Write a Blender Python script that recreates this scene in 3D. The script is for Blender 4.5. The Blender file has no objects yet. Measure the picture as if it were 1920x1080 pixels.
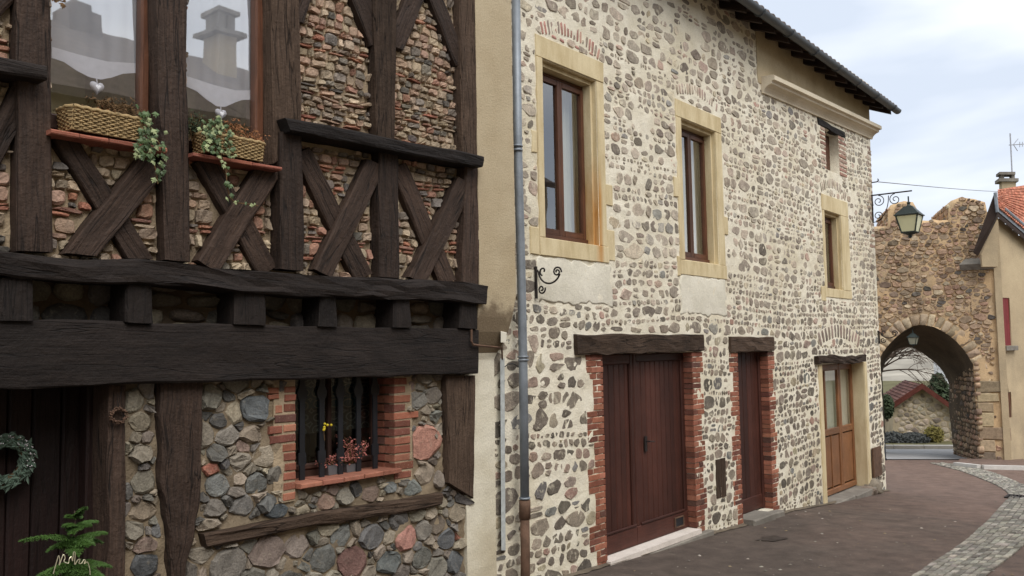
import bpy, math, random
import numpy as np
from mathutils import Vector, Matrix, noise as mnoise

random.seed(7)
RS = np.random.RandomState(11)
SC = bpy.context.scene
COL = SC.collection

# ------------------------------------------------------------------ camera
FPX = 1650.0
YAW, PITCH, ROLL = math.radians(51.2), math.radians(4.05), math.radians(-0.98)
EYE = Vector((0.0, -5.28, 2.3))


def cam_rows():
    y, p, r = YAW, PITCH, ROLL
    f = np.array([math.sin(y) * math.cos(p), math.cos(y) * math.cos(p), math.sin(p)])
    rt = np.array([math.cos(y), -math.sin(y), 0.0])
    up = np.cross(rt, f)
    return np.array([rt * math.cos(r) + up * math.sin(r), rt * math.sin(r) - up * math.cos(r), f])


CM = cam_rows()
cam_d = bpy.data.cameras.new('camera')
cam_d.sensor_width = 36.0
cam_d.lens = FPX / 1920.0 * 36.0
cam_d.clip_start = 0.05
cam_d.clip_end = 3000
cam = bpy.data.objects.new('camera', cam_d)
COL.objects.link(cam)
cam.matrix_world = Matrix((
    (CM[0][0], -CM[1][0], -CM[2][0], EYE.x),
    (CM[0][1], -CM[1][1], -CM[2][1], EYE.y),
    (CM[0][2], -CM[1][2], -CM[2][2], EYE.z),
    (0, 0, 0, 1)))
SC.camera = cam

# ------------------------------------------------------------------ light
SUN_EL, SUN_AZ = math.radians(51), math.radians(202)     # azimuth from +Y towards +X
world = bpy.data.worlds.new('World')
SC.world = world
world.use_nodes = True
wn, wl = world.node_tree.nodes, world.node_tree.links
wn.clear()
w_out = wn.new('ShaderNodeOutputWorld')
w_sky = wn.new('ShaderNodeTexSky')
w_sky.sky_type = 'NISHITA'
w_sky.sun_disc = False
w_sky.sun_elevation = SUN_EL
w_sky.sun_rotation = SUN_AZ
w_sky.air_density = 1.0
w_sky.dust_density = 2.0
w_b1 = wn.new('ShaderNodeBackground')
w_b1.inputs[1].default_value = 0.075
wl.new(w_sky.outputs[0], w_b1.inputs[0])
w_tc = wn.new('ShaderNodeTexCoord')
w_map = wn.new('ShaderNodeMapping')
w_map.inputs['Rotation'].default_value = (0, 0, math.radians(20))
w_map.inputs['Location'].default_value = (0.34, 0.2, 0.16)
w_map.inputs['Scale'].default_value = (1.0, 1.0, 3.4)
wl.new(w_tc.outputs['Generated'], w_map.inputs[0])
w_n = wn.new('ShaderNodeTexNoise')
w_n.inputs['Scale'].default_value = 1.7
w_n.inputs['Detail'].default_value = 5
w_n.inputs['Roughness'].default_value = 0.5
w_n.inputs['Distortion'].default_value = 0.3
wl.new(w_map.outputs[0], w_n.inputs['Vector'])
w_r = wn.new('ShaderNodeValToRGB')
w_r.color_ramp.elements[0].position = 0.40
w_r.color_ramp.elements[0].color = (0.50, 0.555, 0.645, 1)
w_r.color_ramp.elements[1].position = 0.62
w_r.color_ramp.elements[1].color = (0.88, 0.895, 0.915, 1)
wl.new(w_n.outputs['Fac'], w_r.inputs[0])
w_b2 = wn.new('ShaderNodeBackground')
w_b2.inputs[1].default_value = 0.86
wl.new(w_r.outputs[0], w_b2.inputs[0])
w_mix = wn.new('ShaderNodeMixShader')
w_mix.inputs[0].default_value = 0.95
wl.new(w_b1.outputs[0], w_mix.inputs[1])
wl.new(w_b2.outputs[0], w_mix.inputs[2])
wl.new(w_mix.outputs[0], w_out.inputs[0])

sun_d = bpy.data.lights.new('sun', 'SUN')
sun_d.energy = 1.5
sun_d.angle = math.radians(40)
sun_d.color = (1.0, 0.965, 0.92)
sun = bpy.data.objects.new('sun', sun_d)
COL.objects.link(sun)
sdir = Vector((math.sin(SUN_AZ) * math.cos(SUN_EL), math.cos(SUN_AZ) * math.cos(SUN_EL), math.sin(SUN_EL)))
sun.rotation_euler = sdir.to_track_quat('Z', 'Y').to_euler()
sun.location = (0, -20, 40)

SC.view_settings.view_transform = 'Standard'
SC.view_settings.look = 'None'
SC.view_settings.gamma = 1
SC.view_settings.use_curve_mapping = False
SC.view_settings.exposure = 0.84
SC.render.engine = 'CYCLES'
SC.cycles.use_denoising = True
SC.cycles.max_bounces = 8

# ------------------------------------------------------------------ geometry of the view: pixel of the photo -> point on a true plane


def ray(px, py):
    return CM.T @ np.array([(px - 960.0) / FPX, (py - 540.0) / FPX, 1.0])


def P(px, py, y=0.0):
    v = ray(px, py)
    t = (y - EYE.y) / v[1]
    return Vector((v[0] * t, y, v[2] * t + EYE.z))


def PZ(px, py, d):
    """point seen at (px, py) at depth d along the optical axis"""
    v = ray(px, py) * d
    return Vector(v) + EYE


GX = [-60, -8, 0, 6, 7.7, 10.5, 11.6, 13.2, 14.6, 17.5, 21, 27, 33, 38, 48, 300]
GZ = [.9, .75, .5, .08, .01, -.09, -.15, -.2, -.32, -.5, -.78, -1.2, -1.58, -1.82, -2.2, -2.6]


def ground(x):
    return float(np.interp(x, GX, GZ))


def PG(px, py, dz=0.0):
    v = ray(px, py)
    t = 10.0
    for _ in range(60):
        x = v[0] * t
        t += ((ground(x) + dz - EYE.z) / v[2] - t) * 0.5
    return Vector(v * t) + EYE


def proj(p):
    q = CM @ np.array([p[0] - EYE.x, p[1] - EYE.y, p[2] - EYE.z])
    if q[2] <= 0.1:
        return (-9999, -9999, 0.1)
    return (960 + FPX * q[0] / q[2], 540 + FPX * q[1] / q[2], q[2])


# ------------------------------------------------------------------ materials
MATS = {}


def srgb(r, g, b):
    def f(c):
        c /= 255.0
        return c / 12.92 if c <= 0.04045 else ((c + 0.055) / 1.055) ** 2.4
    return (f(r), f(g), f(b), 1.0)


class NT:
    def __init__(self, name):
        m = bpy.data.materials.new(name)
        m.use_nodes = True
        self.m, self.n, self.l = m, m.node_tree.nodes, m.node_tree.links
        self.b = self.n['Principled BSDF']

    def node(self, t, **kw):
        o = self.n.new(t)
        for k, v in kw.items():
            if hasattr(o, k):
                setattr(o, k, v)
        return o

    def coords(self, kind='Object', scale=(1, 1, 1)):
        tc = self.node('ShaderNodeTexCoord')
        mp = self.node('ShaderNodeMapping')
        mp.inputs['Scale'].default_value = scale
        self.l.new(tc.outputs[kind], mp.inputs[0])
        return mp.outputs[0]

    def noise(self, vec, scale, detail=4, rough=0.55, dist=0.0):
        o = self.node('ShaderNodeTexNoise')
        o.inputs['Scale'].default_value = scale
        o.inputs['Detail'].default_value = detail
        o.inputs['Roughness'].default_value = rough
        o.inputs['Distortion'].default_value = dist
        self.l.new(vec, o.inputs['Vector'])
        return o.outputs['Fac']

    def ramp(self, fac, stops):
        o = self.node('ShaderNodeValToRGB')
        e = o.color_ramp.elements
        while len(e) < len(stops):
            e.new(0.5)
        for i, (p, c) in enumerate(stops):
            e[i].position = p
            e[i].color = c if len(c) == 4 else (*c, 1)
        self.l.new(fac, o.inputs[0])
        return o.outputs[0]

    def mix(self, fac, a, b, mode='MIX'):
        o = self.node('ShaderNodeMixRGB', blend_type=mode)
        for i, x in ((0, fac), (1, a), (2, b)):
            if hasattr(x, 'is_output'):
                self.l.new(x, o.inputs[i])
            else:
                o.inputs[i].default_value = x
        return o.outputs[0]

    def bump(self, h, strength=0.5, dist=0.02, nrm=None):
        o = self.node('ShaderNodeBump')
        o.inputs['Strength'].default_value = strength
        o.inputs['Distance'].default_value = dist
        self.l.new(h, o.inputs['Height'])
        if nrm is not None:
            self.l.new(nrm, o.inputs['Normal'])
        return o.outputs[0]

    def done(self, col=None, rough=0.9, normal=None, spec=0.25, metal=0.0):
        if col is not None:
            if hasattr(col, 'is_output'):
                self.l.new(col, self.b.inputs['Base Color'])
            else:
                self.b.inputs['Base Color'].default_value = col
        if hasattr(rough, 'is_output'):
            self.l.new(rough, self.b.inputs['Roughness'])
        else:
            self.b.inputs['Roughness'].default_value = rough
        if normal is not None:
            self.l.new(normal, self.b.inputs['Normal'])
        self.b.inputs['Specular IOR Level'].default_value = spec
        self.b.inputs['Metallic'].default_value = metal
        return self.m


G = lambda v: (v, v, v, 1)


def m_stone(name, bump=0.5, speck=0.5, smear=(0.36, 0.31, 0.235, 1), lo=0.56, hi=0.72, amt=0.32, sscale=24):
    t = NT(name)
    a = t.node('ShaderNodeAttribute')
    a.attribute_name = 'Col'
    v = t.coords()
    n1 = t.noise(v, 9, 5, 0.65)
    n2 = t.noise(v, 70, 3, 0.7)
    n3 = t.noise(v, sscale, 5, 0.65, 0.4)
    c = t.mix(1.0, a.outputs['Color'], t.ramp(n1, [(0.25, G(0.62)), (0.75, G(1.35))]), 'MULTIPLY')
    c = t.mix(speck, c, t.ramp(n2, [(0.3, G(0.5)), (0.7, G(1.45))]), 'MULTIPLY')
    c = t.mix(t.ramp(n3, [(lo, G(0)), (hi, G(amt))]), c, smear)
    h = t.mix(0.5, n3, n2)
    return t.done(c, 0.92, t.bump(h, bump, 0.02), 0.15)


def m_mortar(name, c1, c2, c3=None, scale=3.0, bump=0.5, fine=60):
    t = NT(name)
    v = t.coords()
    n1 = t.noise(v, scale, 5, 0.6)
    n2 = t.noise(v, fine, 4, 0.7)
    n3 = t.noise(v, 0.7, 4, 0.6)
    n4 = t.noise(v, 14, 4, 0.6)
    c = t.ramp(n1, [(0.3, c1), (0.7, c2)])
    if c3 is not None:
        c = t.mix(t.ramp(n3, [(0.47, G(0)), (0.68, G(0.8))]), c, c3)
    c = t.mix(0.6, c, t.ramp(n2, [(0.25, G(0.72)), (0.75, G(1.2))]), 'MULTIPLY')
    return t.done(c, 0.95, t.bump(t.mix(0.55, n2, n4), bump, 0.02), 0.1)


def m_wood(name, c_dark, c_light, crack=1.0, bump=0.6, rough=0.75, spec=0.25):
    """grain runs along u of the uv map (metres)"""
    t = NT(name)
    tc = t.node('ShaderNodeTexCoord')
    oi = t.node('ShaderNodeObjectInfo')
    mp = t.node('ShaderNodeMapping')
    mp.inputs['Scale'].default_value = (5.0, 70, 1)
    t.l.new(tc.outputs['UV'], mp.inputs[0])
    ad = t.node('ShaderNodeVectorMath', operation='ADD')
    sc = t.node('ShaderNodeVectorMath', operation='SCALE')
    cb = t.node('ShaderNodeCombineXYZ')
    for i in range(3):
        t.l.new(oi.outputs['Random'], cb.inputs[i])
    t.l.new(cb.outputs[0], sc.inputs[0])
    sc.inputs['Scale'].default_value = 37.0
    t.l.new(mp.outputs[0], ad.inputs[0])
    t.l.new(sc.outputs[0], ad.inputs[1])
    g = t.noise(ad.outputs[0], 1.0, 5, 0.6, 0.5)
    mp2 = t.node('ShaderNodeMapping')
    mp2.inputs['Scale'].default_value = (0.7, 10, 1)
    t.l.new(tc.outputs['UV'], mp2.inputs[0])
    ad2 = t.node('ShaderNodeVectorMath', operation='ADD')
    t.l.new(mp2.outputs[0], ad2.inputs[0])
    t.l.new(sc.outputs[0], ad2.inputs[1])
    k = t.noise(ad2.outputs[0], 1.0, 3, 0.5, 0.3)
    v = t.coords()
    big = t.noise(v, 2.4, 4, 0.6)
    chop = t.noise(v, 30, 4, 0.7)
    pits = t.noise(v, 62, 2, 0.5)
    col = t.ramp(g, [(0.25, c_dark), (0.78, c_light)])
    col = t.mix(1.0, col, t.ramp(big, [(0.25, G(0.72)), (0.75, G(1.35))]), 'MULTIPLY')
    col = t.mix(t.ramp(pits, [(0.6, G(0)), (0.7, G(0.5 * crack))]), col, c_dark)
    hv = t.node('ShaderNodeMapRange')
    t.l.new(oi.outputs['Random'], hv.inputs[0])
    hv.inputs[3].default_value = 0.7
    hv.inputs[4].default_value = 1.35
    col = t.mix(1.0, col, hv.outputs[0], 'MULTIPLY')
    # one thin dark line where the crack noise crosses its middle
    sub = t.node('ShaderNodeMath', operation='SUBTRACT')
    t.l.new(k, sub.inputs[0])
    sub.inputs[1].default_value = 0.5
    ab = t.node('ShaderNodeMath', operation='ABSOLUTE')
    t.l.new(sub.outputs[0], ab.inputs[0])
    cr = t.ramp(ab.outputs[0], [(0.0, G(0)), (0.013, G(1))])
    if crack:
        col = t.mix(0.75 * crack, col, cr, 'MULTIPLY')
    h = t.mix(0.6, g, chop)
    h = t.mix(0.55 * crack, h, cr, 'MULTIPLY')
    return t.done(col, rough, t.bump(h, bump, 0.02), spec)


def m_plain(name, c, rough=0.6, var=0.25, scale=8, bump=0.15, spec=0.3, metal=0.0, fine=60):
    t = NT(name)
    v = t.coords()
    n = t.noise(v, scale, 5, 0.6)
    n2 = t.noise(v, fine, 3, 0.6)
    col = t.mix(1.0, c, t.ramp(n, [(0.25, G(1 - var)), (0.75, G(1 + var))]), 'MULTIPLY')
    return t.done(col, rough, t.bump(t.mix(0.5, n, n2), bump, 0.01), spec, metal)


def m_brick(name, var=0.3):
    t = NT(name)
    a = t.node('ShaderNodeAttribute')
    a.attribute_name = 'Col'
    v = t.coords()
    n = t.noise(v, 12, 5, 0.65)
    n2 = t.noise(v, 90, 3, 0.6)
    c = t.mix(1.0, a.outputs['Color'], t.ramp(n, [(0.25, G(1 - var)), (0.75, G(1 + var))]), 'MULTIPLY')
    c = t.mix(t.ramp(n2, [(0.58, G(0)), (0.74, G(0.5))]), c, (0.42, 0.34, 0.26, 1))
    return t.done(c, 0.9, t.bump(t.mix(0.5, n, n2), 0.4, 0.01), 0.15)


def m_glass(name, tint, refl=0.3, dark=0.0):
    """thin window glass: mostly mirror at grazing angles, else see-through"""
    t = NT(name)
    t.n.remove(t.b)
    out = t.n['Material Output']
    gl = t.node('ShaderNodeBsdfGlossy')
    gl.inputs['Roughness'].default_value = 0.015
    gl.inputs['Color'].default_value = (1, 1, 1, 1)
    tr = t.node('ShaderNodeBsdfTransparent')
    tr.inputs[0].default_value = tint
    lw = t.node('ShaderNodeLayerWeight')
    lw.inputs[0].default_value = 0.5
    fr = t.node('ShaderNodeMath', operation='POWER')
    t.l.new(lw.outputs['Facing'], fr.inputs[0])
    fr.inputs[1].default_value = 4.0
    v = t.coords()
    nn = t.noise(v, 1.6, 2, 0.5)
    nb = t.bump(nn, 0.05, 0.02)
    t.l.new(nb, gl.inputs['Normal'])
    ma = t.node('ShaderNodeMath', operation='MULTIPLY_ADD')
    t.l.new(fr.outputs[0], ma.inputs[0])
    ma.inputs[1].default_value = 0.9
    ma.inputs[2].default_value = refl
    ma.use_clamp = True
    mx = t.node('ShaderNodeMixShader')
    t.l.new(ma.outputs[0], mx.inputs[0])
    t.l.new(tr.outputs[0], mx.inputs[1])
    t.l.new(gl.outputs[0], mx.inputs[2])
    t.l.new(mx.outputs[0], out.inputs[0])
    return t.m


M = dict(
    stone=m_stone('weathered_fieldstone', 0.55),
    facade_stone=m_stone('limewashed_fieldstone', 0.9, 0.6, srgb(214, 205, 182), 0.55, 0.66, 0.62, 11),
    rubble=m_stone('rough_rubble', 0.9),
    mortar_cream=m_mortar('cream_lime_mortar', srgb(222, 213, 191), srgb(239, 232, 214), srgb(210, 199, 172), 3.5, 1.0),
    mortar_tan=m_mortar('tan_earth_mortar', srgb(152, 134, 110), srgb(184, 165, 138), srgb(126, 112, 95), 4, 1.0),
    mortar_low=m_mortar('grey_brown_earth_mortar', srgb(122, 108, 90), srgb(156, 140, 116), srgb(98, 88, 76), 4, 1.0),
    mortar_joist_shade=m_mortar('shaded_earth_mortar', srgb(74, 62, 50), srgb(100, 86, 70), srgb(60, 52, 44), 4, 0.9),  # shade of the joist recesses put into a darker earth mortar
    mortar_tower=m_mortar('ochre_mortar', srgb(190, 160, 122), srgb(206, 178, 140), srgb(166, 146, 120), 1.3, 0.7, 20),
    mortar_shed=m_mortar('pale_shed_mortar', srgb(168, 152, 124), srgb(186, 172, 146), srgb(150, 138, 116), 1.6, 0.6, 20),
    mortar_vault_shade=m_mortar('shaded_sooty_vault', srgb(84, 74, 62), srgb(106, 93, 76), srgb(62, 55, 48), 1.6, 0.9, 16),  # vault's shadow, along with soot, put into the mortar colour
    render_shade_stain=m_mortar('shaded_stained_render', srgb(108, 94, 76), srgb(138, 120, 96), srgb(88, 76, 64), 3.0, 0.6),  # render with the corbel's underside shade and grime in its colour
    patch=m_mortar('smooth_lime_patch', srgb(206, 200, 182), srgb(228, 222, 206), None, 2.6, 0.5),
    render_beige=m_mortar('beige_render', srgb(176, 158, 128), srgb(192, 176, 146), srgb(156, 140, 114), 2.2, 0.5),
    plaster_white=m_mortar('white_plaster', srgb(206, 198, 176), srgb(222, 215, 196), srgb(188, 176, 150), 2.5, 0.5),
    render_right=m_mortar('tan_roughcast', srgb(172, 154, 126), srgb(186, 168, 138), srgb(150, 136, 114), 0.9, 0.35, 30),
    timber=m_wood('old_oak_timber', srgb(36, 27, 22), srgb(74, 58, 48), 1.0, 0.9),
    timber_black=m_wood('blackened_oak_beam', srgb(20, 15, 13), srgb(40, 33, 29), 0.8, 0.7),
    timber_grey=m_wood('weathered_oak', srgb(48, 38, 31), srgb(88, 72, 60), 1.0, 0.9, 0.85, 0.15),
    rafter=m_wood('dark_rafter', srgb(38, 29, 25), srgb(64, 50, 43), 0.5, 0.5),
    door_red=m_wood('oxblood_door_paint', srgb(56, 31, 25), srgb(74, 42, 33), 0.12, 0.25, 0.6, 0.25),
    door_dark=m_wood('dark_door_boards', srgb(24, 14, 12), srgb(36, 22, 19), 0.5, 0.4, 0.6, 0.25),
    door_oak=m_wood('varnished_oak', srgb(102, 66, 40), srgb(130, 88, 56), 0.2, 0.3, 0.45, 0.35),
    frame_brown=m_wood('brown_window_frame', srgb(66, 41, 28), srgb(94, 60, 42), 0.2, 0.25, 0.5, 0.3),
    frame_dark=m_wood('dark_window_frame', srgb(50, 34, 28), srgb(70, 48, 40), 0.2, 0.25, 0.6, 0.3),
    brick=m_brick('terracotta_brick'),
    iron=m_plain('wrought_iron', srgb(46, 40, 38), 0.6, 0.3, 14, 0.3, 0.4, 0.4),
    black_paint=m_plain('black_paint', srgb(30, 31, 35), 0.5, 0.3, 10, 0.2, 0.35),
    zinc=m_plain('aged_zinc', srgb(130, 136, 142), 0.5, 0.3, 5, 0.2, 0.4, 0.25),
    zinc_dark=m_plain('dark_zinc_gutter', srgb(84, 88, 92), 0.55, 0.25, 4, 0.2, 0.4, 0.3),
    rust_pipe=m_plain('rusty_cast_iron', srgb(96, 74, 60), 0.8, 0.45, 9, 0.5, 0.2),
    white_metal=m_plain('chipped_white_paint', srgb(176, 180, 178), 0.55, 0.25, 20, 0.3, 0.3),
    plastic_white=m_plain('white_plastic', srgb(214, 208, 192), 0.5, 0.08, 6, 0.05, 0.3),
    concrete=m_mortar('grey_concrete', srgb(120, 114, 106), srgb(148, 142, 132), srgb(100, 95, 88), 5, 0.6),
    stone_white=m_mortar('pale_threshold_stone', srgb(206, 196, 186), srgb(224, 214, 204), None, 6, 0.25),
    limestone=m_mortar('pale_cornice_stone', srgb(206, 194, 170), srgb(220, 208, 186), srgb(190, 176, 150), 2, 0.25),
    tile_sill=m_brick('terracotta_tile', 0.25),
    glass=m_glass('window_glass', (0.86, 0.9, 0.9, 1), 0.20),
    glass_upper=m_glass('mirroring_window_glass', (0.96, 0.97, 0.99, 1), 0.37),
    glass_old=m_glass('dim_window_glass', (0.8, 0.85, 0.82, 1), 0.05),
    curtain=m_plain('white_voile', srgb(226, 228, 234), 0.9, 0.06, 5, 0.1, 0.1),
    curtain_beige=m_plain('beige_voile', srgb(202, 196, 180), 0.9, 0.08, 3, 0.1, 0.1),
    room=m_plain('dim_room_wall', srgb(150, 142, 108), 0.9, 0.45, 4, 0.1, 0.1),
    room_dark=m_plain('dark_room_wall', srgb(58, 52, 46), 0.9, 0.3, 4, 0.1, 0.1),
    wicker=m_plain('wicker', srgb(166, 142, 102), 0.7, 0.4, 30, 0.4, 0.25),
    dry=m_plain('dry_brown_leaves', srgb(98, 76, 52), 0.85, 0.45, 20, 0.2, 0.15),
    dry_orange=m_plain('dry_rust_leaves', srgb(142, 98, 66), 0.85, 0.4, 20, 0.2, 0.15),
    ivy=m_plain('ivy_leaf', srgb(74, 92, 56), 0.5, 0.5, 18, 0.2, 0.35),
    ivy_pale=m_plain('ivy_leaf_variegated', srgb(146, 156, 112), 0.55, 0.4, 18, 0.2, 0.3),
    wreath=m_plain('grey_green_leaf', srgb(74, 90, 76), 0.6, 0.4, 22, 0.2, 0.3),
    berry=m_plain('frosted_berry', srgb(190, 182, 184), 0.5, 0.2, 30, 0.1, 0.3),
    fir=m_plain('fir_needles', srgb(64, 92, 38), 0.6, 0.4, 12, 0.2, 0.25),
    silver=m_plain('silver_wire', srgb(214, 206, 176), 0.35, 0.1, 10, 0.05, 0.5, 0.6),
    pot=m_plain('grey_glazed_pot', srgb(96, 96, 98), 0.5, 0.15, 8, 0.1, 0.3),
    pinkplant=m_plain('dry_heather', srgb(160, 100, 92), 0.8, 0.45, 26, 0.2, 0.15),
    yellow=m_plain('yellow_buds', srgb(206, 184, 52), 0.6, 0.15, 20, 0.1, 0.2),
    heart=m_plain('white_cloth_heart', srgb(224, 224, 228), 0.8, 0.08, 20, 0.2, 0.15),
    lamp_glass=m_plain('milky_lantern_glass', srgb(214, 214, 178), 0.35, 0.06, 4, 0.03, 0.4),
    lamp_glass_shaded=m_plain('shaded_lantern_glass', srgb(150, 150, 132), 0.4, 0.1, 4, 0.03, 0.4),  # milky glass colour darkened to carry the shade under the arch
    lantern=m_plain('dark_green_lantern', srgb(54, 62, 60), 0.5, 0.2, 9, 0.15, 0.4, 0.3),
    red_paint=m_plain('faded_red_shutter', srgb(116, 42, 44), 0.6, 0.15, 6, 0.1, 0.3),
    plaque=m_plain('blue_street_plate', srgb(84, 80, 112), 0.4, 0.15, 20, 0.05, 0.4),
    bark=m_plain('dark_bark', srgb(84, 72, 62), 0.9, 0.3, 12, 0.5, 0.1),
    bush=m_plain('dark_evergreen', srgb(62, 72, 52), 0.8, 0.45, 3, 0.3, 0.15),
    bush_grey=m_plain('grey_clipped_bush', srgb(74, 76, 74), 0.85, 0.35, 3, 0.3, 0.15),
    moss=m_plain('yellow_green_weeds', srgb(112, 104, 58), 0.85, 0.4, 3, 0.3, 0.15),
    white_wall=m_plain('white_house_wall', srgb(226, 226, 226), 0.85, 0.06, 2, 0.1, 0.1),
    aerial=m_plain('grey_aluminium', srgb(172, 172, 176), 0.4, 0.1, 8, 0.05, 0.4, 0.6),
    cable=m_plain('grey_cable', srgb(112, 112, 114), 0.6, 0.1, 8, 0.05, 0.3),
    roof_slate=m_plain('grey_brown_roof', srgb(104, 92, 84), 0.9, 0.35, 5, 0.4, 0.15),
    stone_line=m_mortar('pale_kerb_stone', srgb(184, 180, 174), srgb(206, 202, 196), None, 4, 0.3),
)


def m_sheer(name, c, alpha):
    t = NT(name)
    n = t.noise(t.coords('Object', (40, 40, 40)), 1.0, 2, 0.5)
    t.done(c, 0.95, None, 0.05)
    t.b.inputs['Alpha'].default_value = alpha
    return t.m


M['curtain'] = m_sheer('sheer_white_voile', srgb(240, 242, 248), 0.5)


def m_surround():
    """yellow stone-coloured render; an ochre damp stain in the lower right reveal of the first window"""
    t = NT('yellow_render_surround')
    v = t.coords()
    n1 = t.noise(v, 1.6, 5, 0.6)
    n2 = t.noise(v, 60, 4, 0.6)
    c = t.ramp(n1, [(0.3, srgb(206, 189, 151)), (0.72, srgb(219, 204, 169))])
    n4 = t.noise(t.coords('Object', (3.0, 3.0, 0.7)), 2.2, 5, 0.65)
    c = t.mix(0.75, c, t.ramp(n4, [(0.3, srgb(214, 205, 190)), (0.6, G(1.0))]), 'MULTIPLY')
    c = t.mix(0.4, c, t.ramp(n2, [(0.25, G(0.8)), (0.75, G(1.15))]), 'MULTIPLY')
    geo = t.node('ShaderNodeNewGeometry')
    sx = t.node('ShaderNodeSeparateXYZ')
    t.l.new(geo.outputs['Position'], sx.inputs[0])

    def rng(o, a, b, c0, d0):
        m = t.node('ShaderNodeMapRange')
        m.interpolation_type = 'SMOOTHSTEP'
        t.l.new(o, m.inputs[0])
        for i, val in enumerate((a, b, c0, d0)):
            m.inputs[i + 1].default_value = val
        return m.outputs[0]
    fx = rng(sx.outputs['X'], 8.0, 8.1, 0, 1)
    fx2 = rng(sx.outputs['X'], 8.13, 8.2, 1, 0)
    fz = rng(sx.outputs['Z'], 3.9, 4.5, 1, 0)
    f = t.mix(1.0, fx, fz, 'MULTIPLY')
    f = t.mix(1.0, f, fx2, 'MULTIPLY')
    nz = t.noise(t.coords('Object', (1, 1, 0.25)), 8, 4, 0.6)
    f = t.mix(1.0, f, t.ramp(nz, [(0.2, G(0.35)), (0.7, G(0.95))]), 'MULTIPLY')
    c = t.mix(f, c, srgb(178, 122, 50))
    return t.done(c, 0.9, t.bump(n2, 0.3, 0.01), 0.1)


M['surround'] = m_surround()


def m_asphalt():
    t = NT('worn_red_brown_asphalt')
    v = t.coords()
    n1 = t.noise(v, 0.55, 5, 0.6, 0.4)
    n2 = t.noise(v, 130, 3, 0.7)
    n3 = t.noise(v, 3.5, 6, 0.65)
    n4 = t.noise(v, 9, 3, 0.6)
    geo = t.node('ShaderNodeNewGeometry')
    sx = t.node('ShaderNodeSeparateXYZ')
    t.l.new(geo.outputs['Position'], sx.inputs[0])
    dist = t.node('ShaderNodeMath', operation='MULTIPLY_ADD')
    t.l.new(sx.outputs['X'], dist.inputs[0])
    dist.inputs[1].default_value = 0.085
    dist.inputs[2].default_value = -1.22
    ad = t.node('ShaderNodeMath', operation='MULTIPLY_ADD')
    t.l.new(sx.outputs['Y'], ad.inputs[0])
    ad.inputs[1].default_value = -0.17
    t.l.new(dist.outputs[0], ad.inputs[2])
    a2 = t.node('ShaderNodeMath', operation='MULTIPLY_ADD')
    t.l.new(n1, a2.inputs[0])
    a2.inputs[1].default_value = 0.9
    t.l.new(ad.outputs[0], a2.inputs[2])
    red = t.ramp(a2.outputs[0], [(0.35, G(0)), (1.0, G(1))])
    c = t.mix(red, srgb(86, 76, 69), srgb(111, 92, 82))
    c = t.mix(1.0, c, t.ramp(n3, [(0.25, G(0.6)), (0.75, G(1.38))]), 'MULTIPLY')
    c = t.mix(0.7, c, t.ramp(n2, [(0.25, G(0.45)), (0.75, G(1.6))]), 'MULTIPLY')
    c = t.mix(t.ramp(n4, [(0.66, G(0)), (0.76, G(0.26))]), c, srgb(150, 140, 126))
    return t.done(c, 0.8, t.bump(n2, 0.35, 0.01), 0.2)




def m_wing():
    t = NT('beige_render_shaded_stained_foot')
    v = t.coords()
    n1 = t.noise(v, 2.2, 5, 0.6)
    n2 = t.noise(v, 60, 4, 0.7)
    n3 = t.noise(v, 5, 5, 0.65)
    c = t.ramp(n1, [(0.3, srgb(174, 157, 128)), (0.7, srgb(190, 175, 147))])
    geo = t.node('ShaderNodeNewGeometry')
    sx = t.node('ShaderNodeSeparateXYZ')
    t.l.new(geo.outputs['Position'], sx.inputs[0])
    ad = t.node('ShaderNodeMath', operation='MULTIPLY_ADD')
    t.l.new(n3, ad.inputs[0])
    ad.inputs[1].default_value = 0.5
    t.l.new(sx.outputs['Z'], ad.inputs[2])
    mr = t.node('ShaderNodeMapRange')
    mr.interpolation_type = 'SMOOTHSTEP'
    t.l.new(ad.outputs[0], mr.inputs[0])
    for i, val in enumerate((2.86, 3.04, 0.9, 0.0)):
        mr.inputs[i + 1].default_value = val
    c = t.mix(mr.outputs[0], c, srgb(112, 97, 78))  # corbel underside's shade and grime painted in, darker brown towards the foot
    c = t.mix(0.6, c, t.ramp(n2, [(0.25, G(0.72)), (0.75, G(1.2))]), 'MULTIPLY')
    return t.done(c, 0.95, t.bump(n2, 0.5, 0.015), 0.1)


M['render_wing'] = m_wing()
M['asphalt'] = m_asphalt()
M['tar'] = m_plain('dark_tar', srgb(66, 58, 52), 0.85, 0.4, 14, 0.5, 0.2)
M['dust'] = m_mortar('dusty_grit', srgb(98, 88, 76), srgb(128, 117, 102), srgb(84, 75, 66), 6, 0.8)
M['asphalt_far'] = m_plain('grey_road_asphalt', srgb(150, 150, 150), 0.9, 0.12, 2, 0.2, 0.2)
M['earth'] = m_plain('grassy_earth', srgb(96, 92, 66), 0.95, 0.3, 0.6, 0.3, 0.1)
M['hill'] = m_plain('winter_hillside', srgb(150, 144, 132), 0.95, 0.4, 0.16, 0.3, 0.1, fine=1.0)


def m_roof_red():
    t = NT('red_roof_tile')
    a = t.node('ShaderNodeAttribute')
    a.attribute_name = 'Col'
    n = t.noise(t.coords(), 7, 5, 0.65)
    c = t.mix(1.0, a.outputs['Color'], t.ramp(n, [(0.25, G(0.65)), (0.75, G(1.3))]), 'MULTIPLY')
    return t.done(c, 0.9, t.bump(n, 0.3, 0.02), 0.15)


M['rooftile'] = m_roof_red()


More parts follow.
